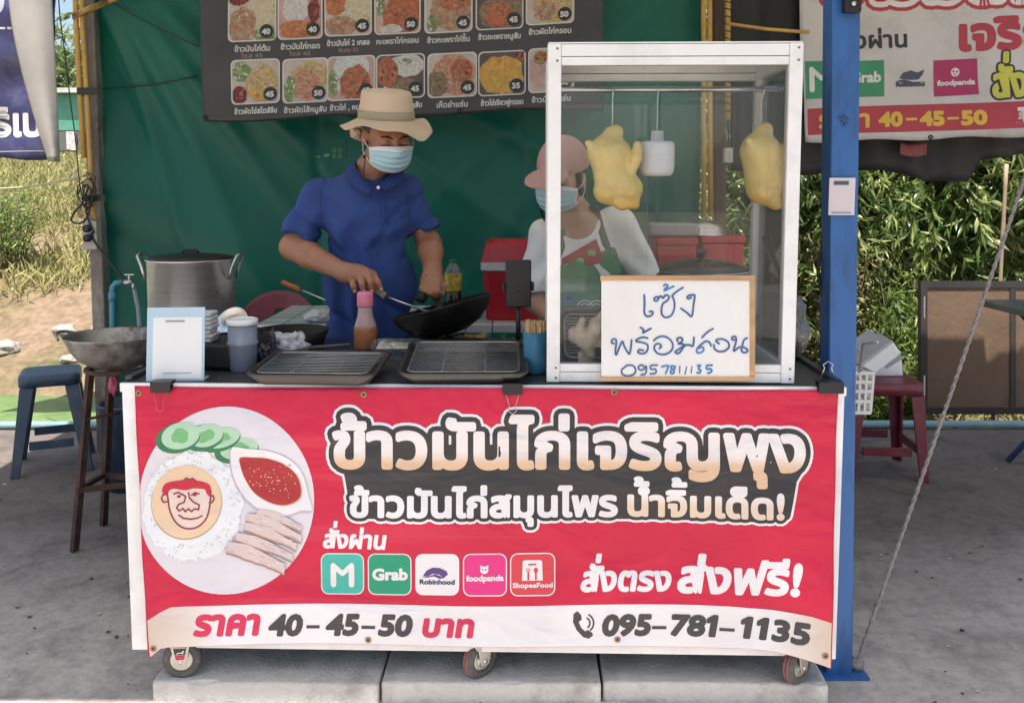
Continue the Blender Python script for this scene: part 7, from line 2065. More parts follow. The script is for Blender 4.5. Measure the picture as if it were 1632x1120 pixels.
# polo shirt
sh = SDF((MO.x - .42, 2.78, .70), (MO.x + .36, 3.30, 1.56), .0056)
sh.ell(chest, (.166, .120, .168), .05); sh.ell(belly, (.168, .122, .20), .05); sh.ell(hips + Vector((0, 0, .03)), (.170, .124, .17), .05)
sh.ell(chest + Vector((-.05, -.045, -.03)), (.085, .06, .09), .04); sh.ell(chest + Vector((.05, -.045, -.02)), (.085, .06, .09), .04)
sh.cone(neck + Vector((0, .015, -.05)), chest, .072, .12, .05)
for a, e, f_ in ((shR, elR, .86), (shL, elL, .80)):
    sh.cone(neck + Vector((0, .015, -.07)), a, .060, .053, .04)
    hem = a.lerp(e, f_); sh.cone(a, hem, .054, .063, .03)
# open the sleeves: cut by planes just above the elbows (only around the arms)
def cut_arm(sdf, a, e, f_, r):
    X, Y, Z = sdf._pts((slice(None),) * 3); d = (e - a).normalized(); p = a.lerp(e, f_)
    dd = (X - p.x) * d.x + (Y - p.y) * d.y + (Z - p.z) * d.z
    q = a.lerp(e, f_ + .15); near = ((X - q.x) ** 2 + (Y - q.y) ** 2 + (Z - q.z) ** 2) < r * r
    sdf.D = np.where(near, np.maximum(sdf.D, dd), sdf.D).astype(np.float32)
cut_arm(sh, shR, elR, .84, .105); cut_arm(sh, shL, elL, .78, .10)
def crease(t, p=3.0):
    return -(1 - np.abs(np.sin(t))) ** p
def folds_man(X, Y, Z):
    x = X - MO.x
    w1 = .25 * np.sin(11 * x + 7 * Z) + .2 * np.sin(23 * Z + 9 * x)
    d = -.018 * crease(13 * x + 9 * Z + 2.2 * w1 + .8 * np.sin(8 * Z), 2.2) * np.exp(-((Z - 1.06) / .17) ** 2) * (.35 + .65 * np.clip(np.sin(5 * x + 4 * Z) + .4, 0, 1))
    d = d - .016 * crease(22 * Z + 10 * x + 3 * w1, 2.4) * np.exp(-((Z - .94) / .09) ** 2)
    d = d - .019 * crease(17 * x - 11 * Z + 2.5 * w1, 2.6) * np.exp(-((Z - 1.24) / .12) ** 2) * np.exp(-((x - .10) / .09) ** 2)
    for c, ang in ((shR.lerp(elR, .42) + Vector((.05, -.03, -.03)), 1), (shL.lerp(elL, .35) + Vector((-.05, -.03, -.03)), -1)):
        r2 = (X - c.x) ** 2 + (Z - c.z) ** 2
        d = d - .017 * crease(ang * 21 * (X - c.x) + 25 * (Z - c.z) + 2 * w1, 2.0) * np.exp(-r2 / .014)
    d = d + .013 * np.sin(78 * x + 9 * Z + 5 * w1) * np.exp(-((Z - .96) / .15) ** 2) * (.4 + .6 * np.sin(9 * x + 2) ** 2)
    d = d + .008 * np.sin(52 * x - 30 * Z + 4 * w1) * np.exp(-((Z - 1.2) / .12) ** 2)
    return d + .0022 * np.sin(31 * x + 17 * Z + 4 * w1)
sh.warp(folds_man)
# V opening at the neck
nk = at(597, 292, 2.93)
sh.cone(neck + Vector((.01, -.02, .03)), nk + Vector((0, -.03, .01)), .056, .022, .012, sub=True)
sh.cone(neck + Vector((0, 0, .06)), neck + Vector((0, .0, -.02)), .062, .058, .012, sub=True)
sh.cone(at(600, 296, 2.93), at(606, 330, 2.90), .003, .0022, .004, sub=True)
shirt = sh.build('polo_shirt', m_polo, man, MO, 1)
from mathutils.bvhtree import BVHTree
def bvh_of(o):
    me = o.data; return BVHTree.FromPolygons([tuple(v.co) for v in me.vertices], [tuple(p.vertices) for p in me.polygons])
sb = bvh_of(shirt)
def on_shirt(u, v):
    hit = sb.ray_cast(Vector((0, 0, CAM_H)) - MO, ray(u, v).normalized())
    return (hit[0] + MO - ray(u, v).normalized() * .0015) if hit[0] is not None else at(u, v, 3.0)
pr = Print(on_shirt, .0004)
for pts, wd in (([(606, 318), (608, 332), (609, 346)], 1.3), ([(613, 316), (615, 332), (615, 346)], 1.1), ([(609, 347), (615, 347)], 1.2), ([(518, 282), (512, 300), (511, 325), (515, 350)], 1.0), ([(641, 284), (648, 300), (651, 325), (652, 350)], 1.0), ([(447, 366), (462, 369), (480, 372), (497, 376)], 1.0), ([(668, 366), (680, 364), (688, 361)], 1.0)):
    pr = Print(on_shirt, .0004); pr.stroke(smooth(pts, 6, False) if len(pts) > 2 else pts, wd, 1, m_polo2); pr.build('seam', shirt, (0, -1, 0), MO)
# collar: two leaves folded over
def collar(parent, pts_in, pts_out, name='collar', mat=m_polo2):
    mb = MB(MO); n = len(pts_in) - 1
    def fn(i, j):
        q = i * n; k = min(int(q), n - 1); f_ = q - k
        a = pts_in[k].lerp(pts_in[k + 1], f_); b_ = pts_out[k].lerp(pts_out[k + 1], f_)
        return a.lerp(b_, j) + Vector((0, -.006 * sin(pi * j), .004 * sin(pi * j)))
    mb.sheet(fn, 18, 6, .003, (0, -1, 0)); o = mb.build(name, mat, parent); o.location = (0, 0, 0); return o
collar(shirt, [at(574, 254, 3.06), at(568, 257, 3.02), at(567, 266, 2.965), at(579, 284, 2.925), at(597, 300, 2.90)], [at(559, 264, 3.08), at(550, 271, 3.02), at(554, 288, 2.945), at(571, 303, 2.905), at(588, 312, 2.89)])
collar(shirt, [at(628, 258, 3.03), at(626, 268, 2.99), at(620, 280, 2.95), at(610, 290, 2.925), at(601, 298, 2.91)], [at(642, 266, 3.04), at(645, 278, 2.99), at(640, 290, 2.945), at(630, 298, 2.92), at(616, 304, 2.905)])
mb = MB(MO); p = at(603, 299, 2.893); mb.lathe([(.0003, .0), (.006, .0), (.0055, .002), (.0003, .0025)], p, 14, rot('X', 90)); mb.build('button', m_maskw, shirt).location = (0, 0, 0)
tr = SDF((MO.x - .28, 2.84, .04), (MO.x + .28, 3.30, .95), .011)
tr.ell(hips, (.155, .115, .12), .04)
for s_ in (-1, 1):
    hj = hips + Vector((s_ * .075, 0, -.05)); kn = Vector((MO.x + s_ * .10, 3.04, .47)); an = Vector((MO.x + s_ * .11, 3.08, .10))
    tr.cone(hj, kn, .092, .072, .03); tr.cone(kn, an, .072, .062, .02)
tr.half((0, 0, .06), (0, 0, -1))
tr.build('trousers', m_trous, man, MO)
for s_ in (-1, 1):
    mb = MB(MO); c = Vector((MO.x + s_ * .135, 3.01, .022)); mb.blob(c, (.048, .13, .022), 3, .05, 2, 1); mb.build('sandal', m_shoe, man).location = (0, 0, 0)
mask_part(man, HM, MO, .98).parent = man
# eyebrows and closed lids
for s_ in (-1, 1):
    mb = MB(MO); mb.tube([HM @ (Vector(p) * .98) for p in ((s_ * .012, -.0925, .018), (s_ * .03, -.0905, .025), (s_ * .05, -.078, .021))], [.0022, .0036, .0018], 6); mb.build('eyebrow', m_lash, body).location = (0, 0, 0)
    mb = MB(MO); mb.tube([HM @ (Vector(p) * .98) for p in ((s_ * .018, -.0885, -.006), (s_ * .031, -.0885, -.0085), (s_ * .045, -.0815, -.006))], .0016, 6); mb.build('eyelashes', m_lash, body).location = (0, 0, 0)
# short hair under the hat
hs = SDF(tuple(hc - Vector((.14, .14, .14))), tuple(hc + Vector((.14, .14, .16))), .006)
Hh_ = HeadSDF(hs, HM, .98); Hh_.ell((0, .018, .038), (.0785, .094, .088), .008); Hh_.ell((0, .055, -.02), (.062, .05, .05), .02)
P0 = HM @ Vector((0, -.02, .0)); hs.half(P0, HM.to_3x3() @ Vector((0, -1, -.25)))
hs.build('hair', m_hair, man, MO)
# bucket hat
def hat_part(parent, M, O):
    mb = MB(O); n = 72
    def ring(r, z, wv=0, e=1.1, seed=0):
        out = []
        for k in range(n):
            a = 2 * pi * k / n; s_, c_ = sin(a), cos(a)
            zz = z + wv * (.010 * sin(2 * a + .6) + .006 * sin(3 * a + 1) + .004 * sin(7 * a)) 
            rr = r * (1 + .006 * sin(5 * a + z * 90))
            out.append(Vector((rr * c_ * .97, rr * s_ * e + .004, zz)))
        return out
    ring_ = ring
    ring = lambda r, *a: ring_(r * (1 if r < .1 else 1 - .35 * (r - .1)), *a)
    rings = [ring(.0005, .150), ring(.05, .152), ring(.078, .146), ring(.085, .136), ring(.088, .11), ring(.092, .075), ring(.0935, .056), ring(.105, .050, .3), ring(.125, .040, .7), ring(.146, .030, 1.1), ring(.158, .026, 1.5), ring(.1585, .0235, 1.5), ring(.146, .0265, 1.1), ring(.125, .0365, .7), ring(.105, .046, .3), ring(.091, .050), ring(.088, .08), ring(.083, .13), ring(.0005, .146)]
    vs = [M @ p for r in rings for p in r]
    mb.add(vs, [(i * n + k, i * n + (k + 1) % n, (i + 1) * n + (k + 1) % n, (i + 1) * n + k) for i in range(len(rings) - 1) for k in range(n)], True)
    h_ = mb.build('hat', m_hat, parent); h_.location = (0, 0, 0)
    mb = MB(O); rb_ = [ring(.0955, .057), ring(.0965, .059), ring(.0945, .082), ring(.0925, .083)]
    mb.add([M @ p for r in rb_ for p in r], [(i * n + k, i * n + (k + 1) % n, (i + 1) * n + (k + 1) % n, (i + 1) * n + k) for i in range(3) for k in range(n)], True); mb.build('hat_band', m_band, h_).location = (0, 0, 0)
    for rr_, zz_ in ((.132, .0385), (.140, .0345), (.149, .0305)):
        pass
    mb = MB(O); mb.blob(M @ Vector((.0, .02, .153)), (.006, .006, .004), 2, 0, 1, 0); mb.build('hat_button', m_maskw, h_).location = (0, 0, 0)
    # neck flap rolled up at the back
    mb = MB(O); mb.blob(M @ Vector((-.075, .075, .012)), (.026, .03, .03), 4, .55, 2.2, 5); mb.blob(M @ Vector((-.05, .10, -.004)), (.03, .03, .022), 4, .55, 2.2, 8); mb.build('neck_flap', m_hat, h_).location = (0, 0, 0)
    return h_
HT = HM @ Matrix.Translation((0, .005, .0)) @ Matrix.Rotation(radians(-11), 4, 'X')
hat = hat_part(man, HT, MO)
mb = MB(MO); mb.tube([at(552, 224, 3.0), at(551, 240, 2.98), at(553, 252, 2.97)], .0018, 6); mb.build('hat_cord', m_blackp, hat).location = (0, 0, 0)
mb = MB(MO); mb.tube([at(580, 244, 2.93), at(582, 252, 2.915), at(580, 270, 2.90), at(579, 288, 2.895), at(584, 295, 2.89), at(592, 292, 2.89), at(588, 284, 2.895)], .0018, 6); mb.blob(at(581, 250, 2.915), (.006, .006, .007), 2, 0, 1, 0); mb.build('hat_cord', m_blackp, hat).location = (0, 0, 0)

# spatula in his right hand
A, B_, C_ = at(584, 452, 2.775), at(614, 472, 2.76), at(678, 496, 2.76)
t = thing('spatula', 'steel spatula with pale wooden handle in the hand of the man', 'spatula', B_)
mb = MB(); mb.tube([A - B_, (A - B_) * .45, Vector((0, 0, 0))], [.008, .010, .0115], 12); mb.build('handle', pm('grey_wood_handle', (.33, .25, .19), .6, 0, var=.2, scale=20), t)
mb = MB(); mb.tube([Vector((0, 0, 0)), (C_ - B_)], .0032, 8); D_ = (C_ - B_).normalized(); mb.bar(C_ - B_ - D_ * .002, C_ - B_ + D_ * .07, .004, .07, (0, 1, 0)); mb.build('blade', m_steel, t)
# iron wok in his left hand, tilted, resting on the counter burner
wc_ = at(704, 489, 2.74)
nrm = Vector((-.27, .07, 1)).normalized()
Mw = Vector((0, 0, 1)).rotation_difference(nrm).to_matrix().to_4x4()
t = thing('iron_wok', 'black iron wok tilted in the hand of the man, resting on the stove', 'wok', wc_)
m_iron = pm('seasoned_iron', (.012, .011, .011), .42, .35, var=.5, scale=12, bump=.2, bscale=80)
R_ = .160
mb = MB(); mb.lathe([(.0005, -.085), (.06, -.080), (.11, -.058), (.146, -.022), (R_, .006), (R_ + .003, .006), (R_ + .001, .001), (.148, -.027), (.112, -.063), (.061, -.085), (.0005, -.090)][::-1], n=56, M=Mw); mb.build('pan', m_iron, t)
mb = MB(); ha, hb_ = at(704, 498, 2.86) - wc_, at(686, 452, 2.885) - wc_
mb.tube([ha + Vector((0, -.03, -.0)), ha, hb_, hb_ + (hb_ - ha).normalized() * .03], [.013, .012, .0135, .012], 12); mb.build('handle', pm('dark_wood_handle', (.07, .03, .02), .6), t)
mb = MB(); q = at(672, 474, 2.83) - wc_; mb.blob(q, (.018, .014, .02), 2, .2, 2, 3); mb.build('bracket', m_blackm, t)
zb_ = wc_.z - .092
t = thing('counter_stove', 'black gas stove under the tilted iron wok', 'stove', (wc_.x, 2.76, ZC + .001))
hs_ = max(.02, zb_ - ZC - .005)
mb = MB(); mb.box((-.13, -.10, 0), (.13, .11, hs_ * .6)); mb.build('body', m_blackm, t, bevel=.006)
mb = MB()
for a in range(4):
    M_ = rot('Z', 45 + 90 * a); mb.bar(M_ @ Vector((.02, 0, hs_ * .9)), M_ @ Vector((.09, 0, hs_ * .9)), .008); mb.bar(M_ @ Vector((.086, 0, hs_ * .6)), M_ @ Vector((.086, 0, hs_ * .9)), .008)
mb.build('pan_support', m_blackm, t)

# ------------------------------------------------------------------ the woman
WYY = 3.12
WO = Vector((at(925, 450, WYY).x, 3.16, 0))
wom = thing('person', 'person in a pink cap, face mask and green apron behind the glass cabinet', 'person', WO)
hc2 = at(895, 284, 3.0)
HM2 = head_matrix(hc2, -26, 12, 3)
neck2 = at(922, 350, 3.12); s1 = at(868, 378, 3.14); s2 = at(985, 356, 3.16); e1 = at(852, 482, 3.08); w1 = at(893, 520, 2.95); e2 = at(1030, 450, 3.16); w2_ = at(985, 500, 2.99)
ch2_ = at(925, 420, 3.17); be2 = at(930, 500, 3.16); hi2 = at(932, 590, 3.18)
sk = SDF((WO.x - .26, 2.78, 0), (WO.x + .34, 3.36, 1.52), .0056)
Hd = HeadSDF(sk, HM2, .98); build_head(Hd)
sk.cone(Hd.p((0, .03, -.05)), neck2, .046, .052, .02); sk.cone(neck2, ch2_, .052, .09, .05)
sk.ell(ch2_, (.125, .085, .13), .04); sk.ell(be2, (.125, .09, .15), .04); sk.ell(hi2, (.14, .105, .12), .04)
for a, e, w_ in ((s1, e1, w1), (s2, e2, w2_)):
    sk.cone(neck2 + Vector((0, .01, -.04)), a, .045, .043, .03); sk.cone(a, e, .043, .036, .02); sk.cone(e, w_, .036, .024, .015)
for s_ in (-1, 1):
    hj = hi2 + Vector((s_ * .07, 0, -.05)); kn = Vector((WO.x + s_ * .09, 3.14, .44)); an = Vector((WO.x + s_ * .10, 3.18, .085))
    sk.cone(hj, kn, .075, .05, .03); sk.cone(kn, an, .05, .034, .02); sk.cone(an, an + Vector((s_ * .03, -.12, -.05)), .034, .026, .02)
for w_, fx in ((w1, 1), (w2_, -1)):   # hands resting on the counter edge behind the cabinet
    pc_ = w_ + Vector((fx * .025, -.05, -.02)); sk.cone(w_, pc_, .026, .026, .012)
    for k in range(4):
        o_ = Vector((-.026 + .0175 * k, -.028, -.004)); L_ = (.03, .038, .036, .028)[k]
        finger(sk, [pc_ + o_, pc_ + o_ + Vector((fx * .006, -L_, -.004)), pc_ + o_ + Vector((fx * .008, -L_ * 1.5, -.022))], .0095, .007)
    finger(sk, [pc_ + Vector((fx * .022, .005, 0)), pc_ + Vector((fx * .042, -.022, -.006)), pc_ + Vector((fx * .044, -.045, -.014))], .011, .008)
body2 = sk.build('body', m_skin2, wom, WO, 1)
m_tee = cloth('white_cotton', (.76, .75, .74), .04, .15, 300)
sh = SDF((WO.x - .30, 2.9, .70), (WO.x + .38, 3.40, 1.36), .006)
sh.ell(ch2_, (.142, .102, .15), .05); sh.ell(be2, (.145, .108, .17), .05); sh.ell(hi2 + Vector((0, 0, .03)), (.155, .12, .13), .05); sh.ell(ch2_ + Vector((0, -.055, -.02)), (.11, .055, .08), .04)
sh.cone(neck2 + Vector((0, .01, -.03)), ch2_, .064, .11, .05)
for a, e, f_ in ((s1, e1, .92), (s2, e2, .98)):
    sh.cone(neck2 + Vector((0, .012, -.05)), a, .055, .056, .04); sh.cone(a, a.lerp(e, f_), .058, .060, .03)
def cutw(a, e, f_): cut_arm(sh, a, e, f_, .10)
cutw(s1, e1, .88); cutw(s2, e2, .94)
def folds_w(X, Y, Z):
    d = 0
    for a, e, sg in ((s1, e1, -1), (s2, e2, 1)):
        c = a.lerp(e, .5); r2 = (X - c.x) ** 2 + (Z - c.z) ** 2 * .5
        d = d + .0075 * np.sin(sg * 50 * (X - c.x) + 34 * (Z - c.z) + 1.5 * np.sin(18 * Z)) * np.exp(-r2 / .012)
    return d + .003 * np.sin(40 * (X - WO.x) + 20 * Z + 2 * np.sin(10 * Z))
sh.warp(folds_w)
sh.cone(neck2 + Vector((0, -.02, .06)), neck2 + Vector((-.004, -.03, -.012)), .066, .060, .01, sub=True)
tee = sh.build('t_shirt', m_tee, wom, WO, 1)
# chest print: a plain red patch with green blots
def wproj(u, v, Y, off=0): return at(u, v, Y)
tb = bvh_of(tee)
def on_tee(u, v, off=.002):
    O_ = Vector((0, 0, CAM_H)) - WO; d = ray(u, v).normalized()
    hit = tb.ray_cast(O_, d)
    if hit[0] is None: return at(u, v, 3.05)
    return hit[0] + WO - d * off
m_pred = pm('print_red', (.34, .02, .035), .7, 0, var=.12); m_pgrn = pm('print_green', (.22, .38, .12), .7, 0, var=.2)
pr = Print(on_tee, .0005); pr.poly([(895, 412), (950, 381), (955, 394), (960, 408), (955, 420), (895, 432)], 1, m_pred, cut=5)
for u, v, r_ in ((943, 403, 7), (925, 415, 6), (903, 424, 5)): pr.poly(ellp(u, v, r_, r_ * .75, 14), 3, m_pgrn, cut=5)
o = pr.build('chest_print', tee, (0, -1, 0), WO)
# apron
m_apr = cloth('green_apron', (.032, .21, .09), .10, .2, 300); m_strap = cloth('grey_green_strap', (.13, .17, .13))
ap = SDF((WO.x - .25, 2.9, .55), (WO.x + .30, 3.36, 1.2), .006)
ap.ell(ch2_, (.150, .112, .16), .05); ap.ell(be2, (.153, .118, .18), .05); ap.ell(hi2 + Vector((0, 0, .03)), (.163, .13, .2), .05); ap.ell(ch2_ + Vector((0, -.055, -.02)), (.118, .063, .09), .04)
ap.warp(lambda X, Y, Z: .003 * np.sin(30 * (X - WO.x) + 12 * Z))
q1, q2 = at(893, 421, 3.06), at(985, 392, 3.06); up = (q2 - q1).cross(Vector((0, 1, 0))); up = up if up.z > 0 else -up
ap.half(q1, up); ap.half((0, 3.17, 0), (0, 1, .0)); ap.half((at(868, 470, 3.06).x, 0, 0), (-1, 0, 0)); ap.half((at(990, 450, 3.06).x, 0, 0), (1, -.0, .25)) if False else ap.half((at(1000, 450, 3.06).x, 0, 0), (1, 0, 0)); ap.half((0, 0, .60), (0, 0, -1))
apron = ap.build('apron', m_apr, wom, WO, 1)
ab = bvh_of(apron)
def on_apr(u, v):
    O_ = Vector((0, 0, CAM_H)) - WO; d = ray(u, v).normalized(); hit = ab.ray_cast(O_, d)
    return (hit[0] + WO - d * .002) if hit[0] is not None else at(u, v, 3.02)
pr = Print(on_apr, .0005); m_pbl = pm('print_blue', (.03, .16, .30), .7, 0, var=.3); m_pw = pm('print_white', (.6, .62, .6), .7)
pr.poly(ellp(905, 475, 9, 10, 18, 0, .2, 3, 3), 1, m_pbl, cut=5); pr.poly(ellp(905, 475, 3, 3, 10), 2, pm('print_navy', (.01, .03, .08), .7))
for c0 in (932, 951): 
    for r_ in (13, 8): pr.stroke([(c0 + r_ * cos(radians(a)), 492 - r_ * sin(radians(a))) for a in range(0, 181, 15)], 2.2, 1, m_pw)
pr.build('apron_print', apron, (0, -1, 0), WO)
for pts, nm in (([(946, 328), (951, 345), (958, 370), (967, 395), (978, 414)], 0), ([(893, 366), (894, 395), (895, 431)], 1)):
    mb = MB(WO)
    P = [on_tee(u, v, .006) for u, v in pts]
    def fn(i, j, P=P):
        q = i * (len(P) - 1); k = min(int(q), len(P) - 2); return P[k].lerp(P[k + 1], q - k) + Vector((.016 * (j - .5) * 2, 0, 0.003 * (j - .5)))
    mb.sheet(fn, 20, 2, .003, (0, -1, 0)); mb.build('apron_strap', m_strap, apron).location = (0, 0, 0)
tr = SDF((WO.x - .26, 2.94, .04), (WO.x + .28, 3.40, .9), .011)
tr.ell(hi2, (.152, .115, .12), .04)
for s_ in (-1, 1):
    hj = hi2 + Vector((s_ * .07, 0, -.05)); kn = Vector((WO.x + s_ * .09, 3.14, .44)); an = Vector((WO.x + s_ * .10, 3.18, .10))
    tr.cone(hj, kn, .09, .068, .03); tr.cone(kn, an, .068, .058, .02)
tr.half((0, 0, .06), (0, 0, -1)); tr.build('trousers', m_trous, wom, WO)
for s_ in (-1, 1):
    mb = MB(WO); mb.blob(Vector((WO.x + s_ * .125, 3.11, .022)), (.045, .12, .022), 3, .05, 2, 1); mb.build('sandal', m_shoe, wom).location = (0, 0, 0)
mask_part(wom, HM2, WO, .99)
for s_ in (-1, 1):
    mb = MB(WO); mb.tube([HM2 @ (Vector(p) * .98) for p in ((s_ * .012, -.0925, .018), (s_ * .03, -.0905, .023), (s_ * .05, -.078, .020))], [.002, .003, .0015], 6); mb.build('eyebrow', m_lash, body2).location = (0, 0, 0)
    mb = MB(WO); mb.tube([HM2 @ (Vector(p) * .98) for p in ((s_ * .018, -.0885, -.005), (s_ * .031, -.0885, -.0065), (s_ * .045, -.0815, -.005))], .0018, 6); mb.build('eyelashes', m_lash, body2).location = (0, 0, 0)
hs = SDF(tuple(hc2 - Vector((.16, .16, .20))), tuple(hc2 + Vector((.16, .18, .16))), .006)
Hh_ = HeadSDF(hs, HM2, .98); Hh_.ell((0, .02, .035), (.080, .094, .088), .008); Hh_.ell((0, .06, -.03), (.066, .045, .07), .02); Hh_.cone((0, .10, -.03), (.01, .11, -.14), .03, .012, .02)
for s_ in (-1, 1): Hh_.cone((s_ * .074, -.02, .02), (s_ * .073, -.012, -.055), .012, .006, .01)
P0 = HM2 @ Vector((0, -.055, .0)); hs.half(P0, HM2.to_3x3() @ Vector((0, -1, -.1)))
hs.build('hair', m_hair, wom, WO)
# cap
m_cap = cloth('pink_cap_cotton', (.47, .27, .25), .08, .2, 300)
cs = SDF(tuple(hc2 - Vector((.24, .24, .10))), tuple(hc2 + Vector((.16, .16, .20))), .005)
Hc_ = HeadSDF(cs, HM2 @ Matrix.Translation((0, .004, .006)), .97); Hc_.ell((0, .014, .038), (.090, .106, .104), .01)
P0 = HM2 @ Vector((0, 0, .030)); cs.half(P0, HM2.to_3x3() @ Vector((0, .10, -1)))
Mv = HM2 @ Matrix.Translation((0, -.115, .030)) @ rot('X', 14)
cs.ell(Mv @ Vector((0, -.012, 0)), (.074, .085, .0075), .008, Mv.to_3x3().to_4x4())
cs.build('cap', m_cap, wom, WO, 1)
mb = MB(WO); mb.tube([at(866, 300, 3.02), at(862, 318, 3.04), at(863, 338, 3.05), at(868, 352, 3.06)], [.004, .006, .006, .003], 8); mb.build('hair_lock', m_hair, wom).location = (0, 0, 0)
# ================================================================== VEGETATION
vr = np.random.default_rng(5)
def leaf_mat(name, cols, trans=.35, rough=.45):
    m = bpy.data.materials.new(name); m.use_nodes = True; n = m.node_tree.nodes; l = m.node_tree.links; b = n['Principled BSDF']
    g = n.new('ShaderNodeNewGeometry'); cr = n.new('ShaderNodeValToRGB'); e = cr.color_ramp.elements
    e[0].color = (*cols[0], 1); e[1].color = (*cols[-1], 1)
    for k, c in enumerate(cols[1:-1]): q = e.new((k + 1) / (len(cols) - 1)); q.color = (*c, 1)
    nz = n.new('ShaderNodeTexNoise'); nz.inputs['Scale'].default_value = 2.6; nz.inputs['Detail'].default_value = 3; l.new(g.outputs['Position'], nz.inputs['Vector'])
    ad = n.new('ShaderNodeMath'); ad.operation = 'MULTIPLY_ADD'; ad.inputs[1].default_value = 1.9; ad.inputs[2].default_value = -.95; l.new(nz.outputs['Fac'], ad.inputs[0])
    a2 = n.new('ShaderNodeMath'); a2.operation = 'ADD'; a2.use_clamp = True; l.new(ad.outputs[0], a2.inputs[0]); l.new(g.outputs['Random Per Island'], a2.inputs[1])
    l.new(a2.outputs[0], cr.inputs[0]); l.new(cr.outputs[0], b.inputs['Base Color']); b.inputs['Roughness'].default_value = rough
    t = n.new('ShaderNodeBsdfTranslucent'); l.new(cr.outputs[0], t.inputs[0]); mx = n.new('ShaderNodeMixShader'); mx.inputs[0].default_value = trans
    l.new(b.outputs[0], mx.inputs[1]); l.new(t.outputs[0], mx.inputs[2]); l.new(mx.outputs[0], n['Material Output'].inputs[0])
    return m
def leaves_mesh(name, P, D, L, Wd, mat, parent=None, O=(0, 0, 0), bend=.25):
    """P points, D directions (unit), L lengths, Wd widths: one bent lance-shaped blade each"""
    N = len(P); D = D / np.linalg.norm(D, axis=1)[:, None]
    r = vr.normal(size=(N, 3)); Sd = np.cross(D, r); Sd /= np.linalg.norm(Sd, axis=1)[:, None] + 1e-9
    Up = np.cross(Sd, D)
    L = L[:, None]; Wd = Wd[:, None]
    a = P; m1 = P + D * L * .45; tip = P + D * L - Up * L * bend
    e1 = m1 + Sd * Wd - Up * L * .03; e2 = m1 - Sd * Wd - Up * L * .03; m1 = m1 + Up * L * .05
    V = np.stack([a, e1, tip, e2, m1], 1).reshape(-1, 3) - np.array(O)
    k = np.arange(N)[:, None] * 5
    F = np.concatenate([k + np.array([[0, 1, 4]]), k + np.array([[1, 2, 4]]), k + np.array([[2, 3, 4]]), k + np.array([[3, 0, 4]])])
    me = bpy.data.meshes.new(name); me.from_pydata(V.tolist(), [], F.tolist()); me.materials.append(mat)
    me.polygons.foreach_set('use_smooth', [True] * len(me.polygons)); me.update()
    o = bpy.data.objects.new(name, me); COL.objects.link(o)
    if parent is not None: o.parent = parent
    return o
m_bark = pm('grey_brown_bark', (.13, .10, .075), .9, 0, var=.3, scale=14, bump=.6, bscale=50, stretch=(1, 1, .3))
m_leaf = leaf_mat('mango_leaf', [(.05, .10, .03), (.10, .17, .045), (.17, .25, .065), (.28, .34, .11), (.42, .44, .20)], .42, .3)
m_leaf2 = leaf_mat('fine_leaf', [(.12, .20, .05), (.22, .31, .08), (.34, .40, .12)], .4, .45)
m_dry = leaf_mat('dry_brush', [(.34, .26, .12), (.26, .25, .10), (.48, .37, .19), (.16, .18, .06)], .2, .8)
m_grass = leaf_mat('dry_grass', [(.38, .36, .13), (.52, .44, .21), (.26, .31, .09), (.60, .50, .28), (.32, .35, .11)], .35, .7)
m_farleaf = leaf_mat('far_leaf', [(.12, .19, .07), (.20, .28, .10), (.28, .34, .14)], .4, .5)
def tree(label, x, y, zc, rx, ry, rz, n, L, mat, droop=1.0, name='leafy_tree', seed=1, clumps=60, cat='tree', trunk=True, group=None, cs=.28):
    z0 = terr(x, y) if y > 4.9 else 0
    t = thing(name, label, cat, (x, y, z0), 0, group)
    g = np.random.default_rng(seed)
    C_ = g.normal(size=(clumps, 3)); C_ /= np.linalg.norm(C_, axis=1)[:, None]; C_ *= (g.random((clumps, 1)) ** .45)
    C_ = C_ * np.array([rx, ry, rz]) + np.array([x, y, zc])
    k = g.integers(0, clumps, n)
    tw = n // 9; kt = g.integers(0, clumps, tw); Q = C_[kt] + g.normal(size=(tw, 3)) * cs * np.array([1, 1, .9])
    TD = g.normal(size=(tw, 3)) * .55 + np.array([0, -.3, -droop]); TD /= np.linalg.norm(TD, axis=1)[:, None]
    ti = g.integers(0, tw, n); P = Q[ti] + TD[ti] * g.random((n, 1)) * L * 1.3
    D = TD[ti] + g.normal(size=(n, 3)) * .48
    leaves_mesh('crown', P, D, L * g.uniform(.6, 1.35, n), L * g.uniform(.085, .14, n), mat, t, (x, y, z0))
    if trunk:
        mb = MB((x, y, z0)); H0 = zc + rz * .3 - z0
        path = [Vector((x + .06 * sin(q * 3), y + .05 * sin(q * 5), z0 - .1 + H0 * q)) for q in np.linspace(0, 1, 9)]
        mb.tube(path, list(np.linspace(.085, .035, 9) * max(.5, rz / 1.2)), 10)
        for q in range(14):
            a = path[int(g.integers(3, 8))]; b_ = Vector(C_[int(g.integers(0, clumps))]); mb.tube([a, a.lerp(b_, .5) + Vector((0, 0, .08)), b_], [.03, .018, .006], 6)
        o = mb.build('trunk', m_bark, t); o.location = (0, 0, 0)
    return t
